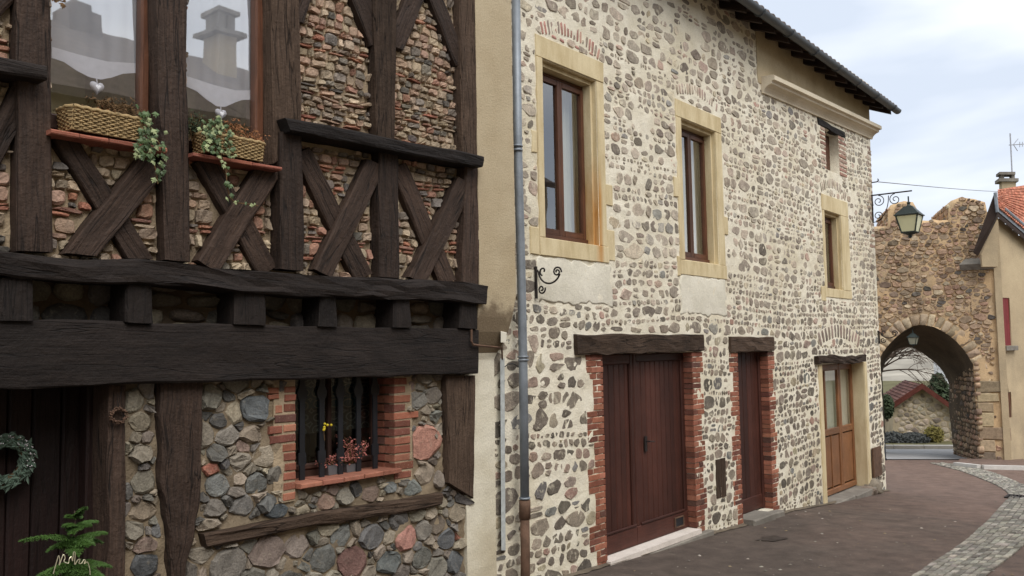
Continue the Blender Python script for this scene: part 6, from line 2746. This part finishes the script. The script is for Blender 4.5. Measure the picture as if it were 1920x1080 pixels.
def heart(label, px, py, size_px, y, px_top):
    c = P(px, py, y)
    r = (P(px, py - size_px / 2, y) - c).length
    t = thing('cloth_heart', label, 'heart ornament', (c.x, y, c.z - r), 'white cloth hearts hanging in the windows')
    out = []
    for k in range(28):
        a = 2 * math.pi * k / 28
        out.append((16 * math.sin(a) ** 3 / 17, (13 * math.cos(a) - 5 * math.cos(2 * a) - 2 * math.cos(3 * a) - math.cos(4 * a)) / 17))
    rings = []
    for s_, yy in ((.2, -.5), (.6, -.42), (.88, -.24), (1, 0), (.88, .24), (.6, .42), (.2, .5)):
        rings.append([(c.x + x * r * s_, y + yy * r * .75, c.z + (z * s_) * r) for x, z in out])
    mb = MB()
    mb.loft(rings)
    mb.build('cushion', 'heart', t, True)
    mb = MB()
    mb.tube([(c.x, y, c.z + r * .5), P(px_top[0], px_top[1], y)], .004, 5)
    mb.build('ribbon', 'heart', t)


heart('white cloth heart hanging below the left curtain, whole against the olive room', 182, 164, 29, .005, (181, 146))
heart('white cloth heart half hidden by leaves in the right window', 414, 214, 26, .005, (414, 198))


def basket(label, pxl, pxr, yt_l, yb_l, yt_r, yb_r, y0, dep):
    a, b = P(pxl, yb_l, y0), P(pxr, yb_r, y0)
    ta = P(pxl, yt_l, y0)
    h = ta.z - a.z
    zb = (a.z + b.z) / 2
    t = thing('wicker_basket', label, 'basket', ((a.x + b.x) / 2, y0 + dep / 2, zb), 'wicker window baskets')
    x0, x1 = a.x, b.x
    y1 = y0 + dep

    def per(n):
        pts = []
        L = 2 * (x1 - x0) + 2 * dep
        for k in range(n):
            s = L * k / n
            if s < x1 - x0:
                pts.append((x0 + s, y0, 0, -1))
            elif s < x1 - x0 + dep:
                pts.append((x1, y0 + s - (x1 - x0), 1, 0))
            elif s < 2 * (x1 - x0) + dep:
                pts.append((x1 - (s - (x1 - x0) - dep), y1, 0, 1))
            else:
                pts.append((x0, y1 - (s - 2 * (x1 - x0) - dep), -1, 0))
        return pts
    N = 132
    rows = 11
    mb = MB()
    pp = per(N)
    fl = lambda z: .02 * ((z - zb) / h)
    for r in range(rows):
        z = zb + h * (r + .5) / rows
        loop = []
        for k, (x, y, nx_, ny_) in enumerate(pp):
            o_ = .0055 * math.cos(math.pi * k / 3 + math.pi * (r % 2)) + fl(z)
            loop.append(Vector((x + nx_ * o_, y + ny_ * o_, z + .0025 * nz(x * 30, r * 3.1))))
        loop.append(loop[0])
        mb.tube(loop, h / rows * .43, 5, False)
    mb.build('weave', 'wicker', t, kind='stuff')
    mb = MB()
    for k in range(0, N, 6):
        x, y, nx_, ny_ = pp[k]
        mb.tube([(x, y, zb), (x + nx_ * .02, y + ny_ * .02, zb + h * 1.02)], .004, 5)
    mb.build('stakes', 'wicker', t, kind='stuff')
    mb = MB()
    for dz, r in ((1.0, .009), (1.04, .007)):
        loop = [Vector((x + nx_ * .022, y + ny_ * .022, zb + h * dz + .003 * math.sin(k * .9))) for k, (x, y, nx_, ny_) in enumerate(pp)]
        loop.append(loop[0])
        mb.tube(loop, r, 5, False)
    mb.build('rim', 'wicker', t, True)
    mb = MB()
    mb.box(x0 + .008, x1 - .008, y0 + .008, y1 - .008, zb + .003, zb + h * .85)
    mb.build('soil', 'dry', t)
    return t, x0, x1, y0, y1, zb, h


B1 = basket('long wicker basket with bare left half under the left upper window', 134, 266, 203, 246, 223, 263, -.225, .15)
B2 = basket('wicker basket half covered by ivy under the right upper window', 388, 492, 252, 288, 262, 301, -.235, .15)


def ivy_leaf(mb, c, n, up_, s_):
    n, up_ = Vector(n).normalized(), Vector(up_)
    e = n.cross(up_)
    if e.length < 1e-4:
        e = n.orthogonal()
    e.normalize()
    w = e.cross(n).normalized()
    out = [(0, -.9), (.5, -.5), (.95, -.1), (.5, .05), (.6, .5), (.25, .4), (0, 1.0), (-.25, .4), (-.6, .5), (-.5, .05), (-.95, -.1), (-.5, -.5)]
    c = Vector(c)
    v = [c + n * s_ * .18] + [c + e * x * s_ - w * y * s_ + n * (s_ * random.uniform(-.15, .1)) for x, y in out]
    mb.add(v, [(0, i, i % 12 + 1) for i in range(1, 13)])


def trailing(label, name, paths, mat, n, s_, spread, mat2=None, frac=0.0, cat='plant', group=None):
    """a trailing plant: stems along point lists, leaves all round them"""
    base = paths[0][0]
    t = thing(name, label, cat, tuple(base), group)
    a, b, st = MB(), MB(), MB()
    for path in paths:
        st.tube(path, .004, 5, False)
        seg = [(path[i + 1] - path[i]).length for i in range(len(path) - 1)]
        for _ in range(n):
            k = random.choices(range(len(seg)), seg)[0]
            p = path[k].lerp(path[k + 1], random.random())
            off = Vector((random.gauss(0, spread), -abs(random.gauss(0, spread * .6)), random.gauss(0, spread)))
            ivy_leaf(b if random.random() < frac else a, p + off, (random.uniform(-.7, .5), -1, random.uniform(-.2, .7)), (random.uniform(-.5, .5), 0, 1), s_ * random.uniform(.6, 1.25))
    st.build('stems', 'dry', t)
    a.build('leaves', mat, t)
    if b.v:
        b.build('pale_leaves', mat2, t)
    return t


def dry_plant(label, cx_, y, z, rx, rz, n, mat, s_, name='dried_plant', stems=26):
    t = thing(name, label, 'plant', (cx_, y, z))
    mb = MB()
    lf = MB()
    for _ in range(stems):
        x = cx_ + random.uniform(-1, 1) * rx
        q = Vector((x + random.gauss(0, .05), y + random.gauss(0, .04), z + rz * random.uniform(.4, 1.15) * (1 - .35 * abs(x - cx_) / rx)))
        p = Vector((cx_ + (x - cx_) * .7, y, z - .01))
        m_ = p.lerp(q, .5) + Vector((random.gauss(0, .02), random.gauss(0, .02), .02))
        mb.tube([p, m_, q], .0025, 4, False)
        for _ in range(n // stems):
            tt = random.uniform(.35, 1.05)
            r_ = (p.lerp(m_, tt * 2) if tt < .5 else m_.lerp(q, tt * 2 - 1)) + Vector((random.gauss(0, .018), random.gauss(0, .018), random.gauss(0, .018)))
            d = Vector((random.uniform(-1, 1), random.uniform(-1, 1), random.uniform(-1, 1))).normalized()
            e = d.orthogonal().normalized()
            k = s_ * random.uniform(.5, 1.3)
            lf.add([r_ - d * k, r_ + e * k * .5 + d.cross(e) * k * .3, r_ + d * k, r_ - e * k * .5 + d.cross(e) * k * .3], [(0, 1, 2), (0, 2, 3)])
    mb.build('stems', 'dry', t)
    lf.build('leaves', mat, t)


t1, x0, x1, y0, y1, zb, h = B1
dry_plant('withered brown foliage in the right half of the bare basket', x0 + (x1 - x0) * .74, y0 + .07, zb + h * .8, (x1 - x0) * .30, .15, 800, 'dry', .014)
dry_plant('dry straw-coloured moss in the middle of the bare basket', x0 + (x1 - x0) * .42, y0 + .06, zb + h * .85, (x1 - x0) * .13, .035, 160, 'dry_orange', .010, 'dried_moss', 16)
pv1 = [P(px, py, -.25) for px, py in ((268, 215), (276, 235), (280, 262), (284, 290), (292, 318), (296, 345))]
trailing('green ivy hanging from the right end of the bare basket', 'ivy', [pv1, [P(px, py, -.255) for px, py in ((262, 205), (275, 228), (288, 250), (300, 272), (310, 298))], [P(px, py, -.25) for px, py in ((272, 250), (268, 275), (264, 298))]], 'ivy', 34, .023, .022, 'ivy_pale', .3)
t2, x0, x1, y0, y1, zb, h = B2
dry_plant('rust-brown dried flowers filling the right part of the ivy basket', x0 + (x1 - x0) * .6, y0 + .07, zb + h * .7, (x1 - x0) * .34, .16, 620, 'dry_orange', .013)
dry_plant('dull olive foliage at the left end of the ivy basket by the dark post', x0 - .02, y0 + .1, zb + h * .7, .09, .19, 420, 'bush', .014)
trailing('variegated ivy spilling over the front of the ivy basket', 'ivy', [[P(px, py, -.26) for px, py in ((400, 222), (398, 245), (408, 268), (416, 295), (424, 322), (426, 352), (432, 372))],
         [P(px, py, -.26) for px, py in ((385, 235), (386, 258), (392, 276), (398, 286))], [P(px, py, -.26) for px, py in ((412, 228), (420, 250), (430, 275), (432, 298))], [P(px, py, -.26) for px, py in ((404, 232), (396, 262))]],
         'ivy', 34, .020, .024, 'ivy_pale', .5)
trailing('single thin ivy strand with pale leaves on the brace below the ivy basket', 'ivy', [[P(px, py, -.24) for px, py in ((430, 368), (440, 380), (460, 382), (484, 386))]], 'ivy_pale', 12, .014, .007, 'ivy', .3)
trailing('dark leaf spray hanging into the top edge of the left window', 'leaf_spray', [[P(px, py, -.2) for px, py in ((88, -12), (98, -2), (112, 1), (122, 4))]], 'dry', 12, .02, .012)

# ---- barred window: printed cloth, pots, sprig
zt_, zb_ = 2.40, P(640, 806, .3).z
o = curtain('blue printed cloth with pale scrolls behind the iron window bars', LW[0] - .05, LW[1] + .1, zb_, zt_, .29, 'blue_cloth', fold=.012, nf=8)
zs_ = LW[2] + .002


def pot(label, px0, px1, pyt, y):
    a, b = P(px0, pyt, y), P(px1, pyt, y)
    cx_, w = (a.x + b.x) / 2, (b.x - a.x) / 2
    h = max(.06, a.z - zs_)
    t = thing('flower_pot', label, 'flower pot', (cx_, y, zs_), 'grey pots on the barred window sill')
    rings = []
    for k, z in ((.82, 0), (1.0, h), (.9, h), (.86, h * .8)):
        rings.append([(cx_ - w * k, y - .045 * k, zs_ + z), (cx_ + w * k, y - .045 * k, zs_ + z), (cx_ + w * k, y + .045 * k, zs_ + z), (cx_ - w * k, y + .045 * k, zs_ + z)])
    mb = MB()
    mb.loft(rings, cap=True)
    mb.build('body', 'pot', t)
    return cx_, h


pc1, ph1 = pot('grey square pot behind the second and third window bars', 608, 636, 873, .145)
pc2, ph2 = pot('grey square pot under the pink dried heather', 643, 664, 871, .145)
dry_plant('pink dried heather tuft in the barred window', pc2 + .02, .13, zs_ + ph2 * .8, .085, .21, 520, 'pinkplant', .012, 'dried_heather', 34)
dry_plant('small pale dried tuft beside the pink heather', pc1 - .03, .13, zs_ + ph1 * .8, .05, .09, 160, 'pinkplant', .010, 'dried_heather', 14)
t = thing('yellow_sprig', 'sprig of yellow buds between the second and third window bars', 'sprig', tuple(P(607, 815, .06)))
for a, b in ((609, 795), (614, 797), (621, 797), (608, 801), (607, 806), (608, 804)):
    c = P(a, b, .06)
    mb = MB()
    mb.lathe([(.001, -.011), (.009, -.006), (.011, 0), (.008, .007), (.001, .011)], c, 7)
    mb.build('bud', 'yellow', t, True)
mb = MB()
mb.tube([P(621, 797, .063), P(610, 797, .063), P(607, 808, .063), P(609, 826, .07)], .003, 4)
mb.build('stalk', 'dry', t)

# ---- wreath on the door
yw = .2
wc = P(6, 864, yw)
wr = (P(6, 815, yw) - wc).length
t = thing('door_wreath', 'round grey-green leaf wreath with frosted berries on the dark front door', 'wreath', (wc.x, yw, wc.z - wr))
mb = MB()
mb.tube([(wc.x + wr * .8 * math.cos(a), yw, wc.z + wr * .8 * math.sin(a)) for a in [2 * math.pi * k / 32 for k in range(33)]], .028, 6, False)
mb.build('hoop', 'dry', t)
lf, bb = MB(), MB()
for _ in range(620):
    a = random.uniform(0, 2 * math.pi)
    rr = wr * random.uniform(.52, 1.0)
    c = Vector((wc.x + rr * math.cos(a), yw - random.uniform(.0, .06), wc.z + rr * math.sin(a)))
    tang = Vector((-math.sin(a), 0, math.cos(a)))
    d = (tang * random.choice((-1, -1, 1)) + Vector((math.cos(a) * random.uniform(-.3, 1), random.uniform(-.9, .1), math.sin(a) * random.uniform(-.3, 1)))).normalized()
    e = d.cross(Vector((random.uniform(-.4, .4), -1, random.uniform(-.4, .4)))).normalized()
    L = random.uniform(.026, .058)
    up3 = d.cross(e) * .004
    lf.add([c, c + d * L * .5 + e * L * .16 + up3, c + d * L, c + d * L * .5 - e * L * .16 + up3], [(0, 1, 2), (0, 2, 3)])
lf.build('leaves', 'wreath', t)
for _ in range(130):
    a = random.choice((random.gauss(.35, .35), random.gauss(.9, .35), random.gauss(2.6, .6), random.uniform(0, 6.28)))
    rr = wr * random.uniform(.7, 1.02)
    c = (wc.x + rr * math.cos(a), yw - random.uniform(.03, .07), wc.z + rr * math.sin(a))
    s_ = random.uniform(.003, .0055)
    bb.lathe([(.0005, -s_), (s_, 0), (.0005, s_)], c, 5)
bb.build('berries', 'berry', t, kind='stuff')
# small beaded wreath hanging on the door post
hc = P(222, 779, -.075)
hr = (P(222, 762, -.075) - hc).length
t = thing('bead_wreath', 'small dark beaded wreath hanging on the narrow door post', 'wreath', (hc.x, -.075, hc.z - hr))
mb = MB()
for _ in range(150):
    a = random.uniform(0, 2 * math.pi)
    rr = hr * random.uniform(.66, 1.0)
    c = (hc.x + rr * math.cos(a), -.075 - random.uniform(-.01, .016), hc.z + rr * .92 * math.sin(a))
    mb.lathe([(.0005, -.006), (.006, 0), (.0005, .006)], c, 5)
mb.build('beads', 'rust_pipe', t)
mb = MB()
mb.tube([(hc.x + hr * .8 * math.cos(a), -.06, hc.z + hr * .74 * math.sin(a)) for a in [2 * math.pi * k / 20 for k in range(21)]], .007, 5, False)
mb.tube([(hc.x, -.06, hc.z + hr * .7), P(221, 738, -.05)], .002, 4)
mb.tube([(hc.x + .004, -.06, hc.z + hr * .7), P(229, 725, -.05)], .002, 4)
mb.build('hoop', 'iron', t)

# ---- young fir with a wire garland in front of the door
yf = -.32
bt = P(146, 1290, yf)
t = thing('young_fir', 'small green fir with flat drooping branches in front of the dark door', 'fir tree', tuple(bt))
tip = P(140, 958, yf)
mb = MB()
mb.tube([bt, bt.lerp(tip, .5), tip], [.014, .010, .003], 6)
mb.build('trunk', 'bark', t)


def fir_branch(mb, p0, p1, w0, n=26):
    d = p1 - p0
    L = d.length
    dn = d.normalized()
    sag = Vector((0, 0, -.10 * L))
    pts = [p0 + d * (i / 8) + sag * (4 * (i / 8) * (1 - i / 8)) * -.6 for i in range(9)]
    mb.tube(pts, .0025, 4, False)
    side = dn.cross(Vector((0, 0, 1))).normalized()
    for i in range(n):
        tt = (i + .5) / n
        k = min(7, int(tt * 8))
        p = pts[k].lerp(pts[k + 1], tt * 8 - k)
        w = 1.35 * w0 * (1 - tt * .75) * random.uniform(.8, 1.1)
        for s_ in (-1, 1):
            q = p + side * s_ * w * .9 + dn * w * .55 + Vector((0, 0, -w * .35))
            # twig densely set with needles
            tw_ = q - p
            for m_ in range(14):
                a = p + tw_ * (m_ / 14)
                for g in (-1, 1):
                    nd = (tw_.normalized() * .7 + side.cross(tw_).normalized() * g * .5 + Vector((random.uniform(-.6, .6), random.uniform(-.6, .6), random.uniform(-.5, .6)))).normalized() * random.uniform(.010, .017)
                    o_ = nd.orthogonal().normalized() * .0024
                    mb.add([a - o_, a + o_, a + nd], [(0, 1, 2)])


nd = MB()
tiers = [(968, [(160, 952), (126, 968), (150, 970)], .02), (985, [(122, 986), (168, 984), (180, 978), (134, 1000)], .03), (1008, [(42, 1014), (196, 998), (92, 1030), (170, 1020), (110, 1022), (186, 1016), (140, 1040)], .055),
         (1050, [(60, 1092), (204, 1060), (84, 1080), (175, 1090), (120, 1095), (150, 1080), (196, 1085)], .07), (1090, [(30, 1130), (215, 1100), (80, 1140), (160, 1140)], .075)]
for ty, ends, w0 in tiers:
    f_ = (ty - 958) / (1290 - 958)
    p0 = tip.lerp(bt, f_)
    for k, (ex_, ey_) in enumerate(ends):
        p1 = P(ex_, ey_, yf - .10 + .09 * (k % 3))
        fir_branch(nd, p0, p1, w0, 20)
nd.build('needles', 'fir', t)
gar = thing('wire_garland', 'wavy silver wire garland looped over the small fir', 'garland', tuple(P(130, 1060, yf - .1)))
gp_ = [(100, 1076), (106, 1054), (110, 1042), (112, 1050), (111, 1060), (116, 1046), (119, 1040), (122, 1046), (120, 1053), (128, 1056), (130, 1048), (134, 1044), (136, 1052), (138, 1036), (141, 1038), (140, 1058), (146, 1050), (150, 1049), (148, 1056), (153, 1056), (157, 1050), (160, 1051), (158, 1057), (164, 1054), (168, 1066), (169, 1078)]
pts = smooth_pts([P(a, b, yf - .11) for a, b in gp_])
mb = MB()
mb.tube(pts[::2], .0026, 5)
mb.build('wire', 'silver', gar)

# ---- roofs across the street, mirrored in the upper windows
yo = -12.6


def opp(px, py, y=yo):
    """the point across the street whose image in the panes is seen at (px, py)"""
    v = ray(px, py)
    t_ = (-y - EYE.y) / v[1]
    return Vector((v[0] * t_, y, v[2] * t_ + EYE.z))


OH = thing('opposite_house', 'grey roofed house with chimneys mirrored in the upper window panes', 'house', (8, -10.5, ground(8)))
r0, r1, r2 = opp(-200, -30), opp(262, 78), opp(350, 108)
r3 = opp(480, 138)
r4 = r3 + (r3 - r2) * 4
e = 3.3
yev = yo + 3.9
r0 = r0 + (r0 - r1) * 3.2  # unseen left stretch, lengthened to darken the left of the scene


def roof_piece(name, a, b, parent, mat='roof_slate'):
    lo = lambda p: Vector((p.x, yev, p.z - 2.4))
    q = [lo(a), lo(b), b, a]
    k = Vector((0, 0, -.15))
    mb = MB()
    mb.hexa([p + k for p in q], q)
    q2 = [Vector((p.x, 2 * yo - p.y, p.z)) for p in q]
    mb.hexa(q2, [p + k for p in q2])
    return mb.build(name, mat, parent)


for a, b in ((r0, r1), (r1 + Vector((.01, 0, 0)), r3), (r3 + Vector((.01, 0, 0)), r4)):
    roof_piece('roof', a, b, OH)
    mb = MB()
    mb.hexa([(a.x, yev + .0 - .3, -.6), (b.x, yev - .3, -.6), (b.x, yev - .3, b.z - 2.45), (a.x, yev - .3, a.z - 2.45)],
            [(a.x, yev - 5.8, -.6), (b.x, yev - 5.8, -.6), (b.x, yev - 5.8, b.z - 2.2), (a.x, yev - 5.8, a.z - 2.2)])
    mb.build('wall', 'render_beige', OH)
cb0, cb1 = opp(393, 125, yo + .6), opp(426, 80, yo + .6)
mb = MB()
mb.box(cb0.x, cb1.x, yo + .3, yo + .95, cb0.z - 1.2, cb1.z)
chim = mb.build('chimney', 'render_right', OH)
mb = MB()
mb.box(cb0.x - .18, cb1.x + .18, yo + .15, yo + 1.1, cb1.z + .01, cb1.z + .11)
mb.build('chimney_slab', 'concrete', chim)
for a in (cb0.x + .02, cb1.x - .2):
    mb = MB()
    mb.box(a, a + .18, yo + .35, yo + .9, cb1.z + .12, cb1.z + .52)
    mb.build('chimney_post', 'concrete', chim)
mb = MB()
mb.box(cb0.x - .05, cb1.x + .05, yo + .25, yo + 1.0, cb1.z + .53, cb1.z + .62)
mb.build('chimney_cap', 'concrete', chim)
c2 = opp(150, 62, yo + .2)
mb = MB()
mb.box(c2.x - .35, c2.x + .35, yo - .3, yo + .4, c2.z - .8, c2.z + .42)
ch2 = mb.build('chimney', 'roof_slate', OH)
mb = MB()
mb.box(c2.x - .2, c2.x + .2, yo - .15, yo + .25, c2.z + .43, c2.z + .6)
mb.build('chimney_pot', 'roof_slate', ch2)

# ---- bits on the street: loose chips, a worn hole in the asphalt, a drain grate
gv = MB()
for _ in range(170):
    px, py = random.uniform(1120, 1900), random.uniform(940, 1079)
    p = PG(px, py)
    if p.y > -.15:
        continue
    r = random.choice((.008, .010, .014, .022))
    k = random.randint(5, 7)
    v = [(p.x + r * random.uniform(.6, 1.2) * math.cos(2 * math.pi * i / k), p.y + r * random.uniform(.6, 1.2) * math.sin(2 * math.pi * i / k), p.z + .001) for i in range(k)] + [(p.x, p.y, p.z + r * .5)]
    gv.add(v, [(i, (i + 1) % k, k) for i in range(k)], None, (*pick([((170, 160, 144), 2), ((120, 110, 100), 3), ((150, 130, 96), 1)]), 1))
tag(gv.build('gravel', 'stone', None, kind='stuff'), 'pale stone chips and dry bits scattered on the dark asphalt', 'gravel')
hc_ = PG(1445, 1010)
n = 22
hv_ = [(hc_.x, hc_.y, hc_.z + .004)]
for rr, dz in ((.5, .004), (1.0, .005)):
    for i in range(n):
        a = 2 * math.pi * i / n
        k = rr * (1 + .9 * nz(math.cos(a) * 1.7, math.sin(a) * 1.7, 3))
        x, y = hc_.x + .25 * k * math.cos(a), hc_.y + .11 * k * math.sin(a)
        hv_.append((x, y, ground(x) + dz))
make_obj('asphalt_patch', hv_, [(0, 1 + i, 1 + (i + 1) % n) for i in range(n)] + [(1 + i, 1 + n + i, 1 + n + (i + 1) % n, 1 + (i + 1) % n) for i in range(n)], 'tar', None, True, kind='structure')
dg = PG(1909, 934)
t = thing('drain_grate', 'small iron drain grate in the bend of the cobble band', 'drain grate', (dg.x, dg.y, dg.z))
mb = MB()
for a, b, c, e_ in ((-.2, .2, -.2, -.16), (-.2, .2, .16, .2), (-.2, -.16, -.155, .155), (.16, .2, -.155, .155)):
    mb.box(dg.x + a, dg.x + b, dg.y + c, dg.y + e_, dg.z - .02, dg.z + .034)
mb.build('frame', 'iron', t)
for i in range(5):
    mb = MB()
    mb.box(dg.x - .155, dg.x + .155, dg.y - .14 + i * .062, dg.y - .11 + i * .062, dg.z - .02, dg.z + .03)
    mb.build('grate_bar', 'iron', t)

# dusty strip where the asphalt meets the foot of the stone house
dv_, df_ = [], []
xs_ = [6.3 + .12 * i for i in range(100)]
for i, x in enumerate(xs_):
    w = .05 + .10 * abs(nz(x * 1.9, 3.1)) + .06 * abs(nz(x * 7, 1.3))
    for y in (-.002, -w * .55, -w):
        dv_.append((x, y, ground(x) + (.018 if y > -.01 else .010 if y > -w * .6 else .0055)))
for i in range(len(xs_) - 1):
    for j in (0, 1):
        df_.append((i * 3 + j, i * 3 + j + 1, (i + 1) * 3 + j + 1, (i + 1) * 3 + j))
make_obj('dirt_strip', dv_, df_, 'dust', None, True, origin=(0, 0, 0), kind='structure')
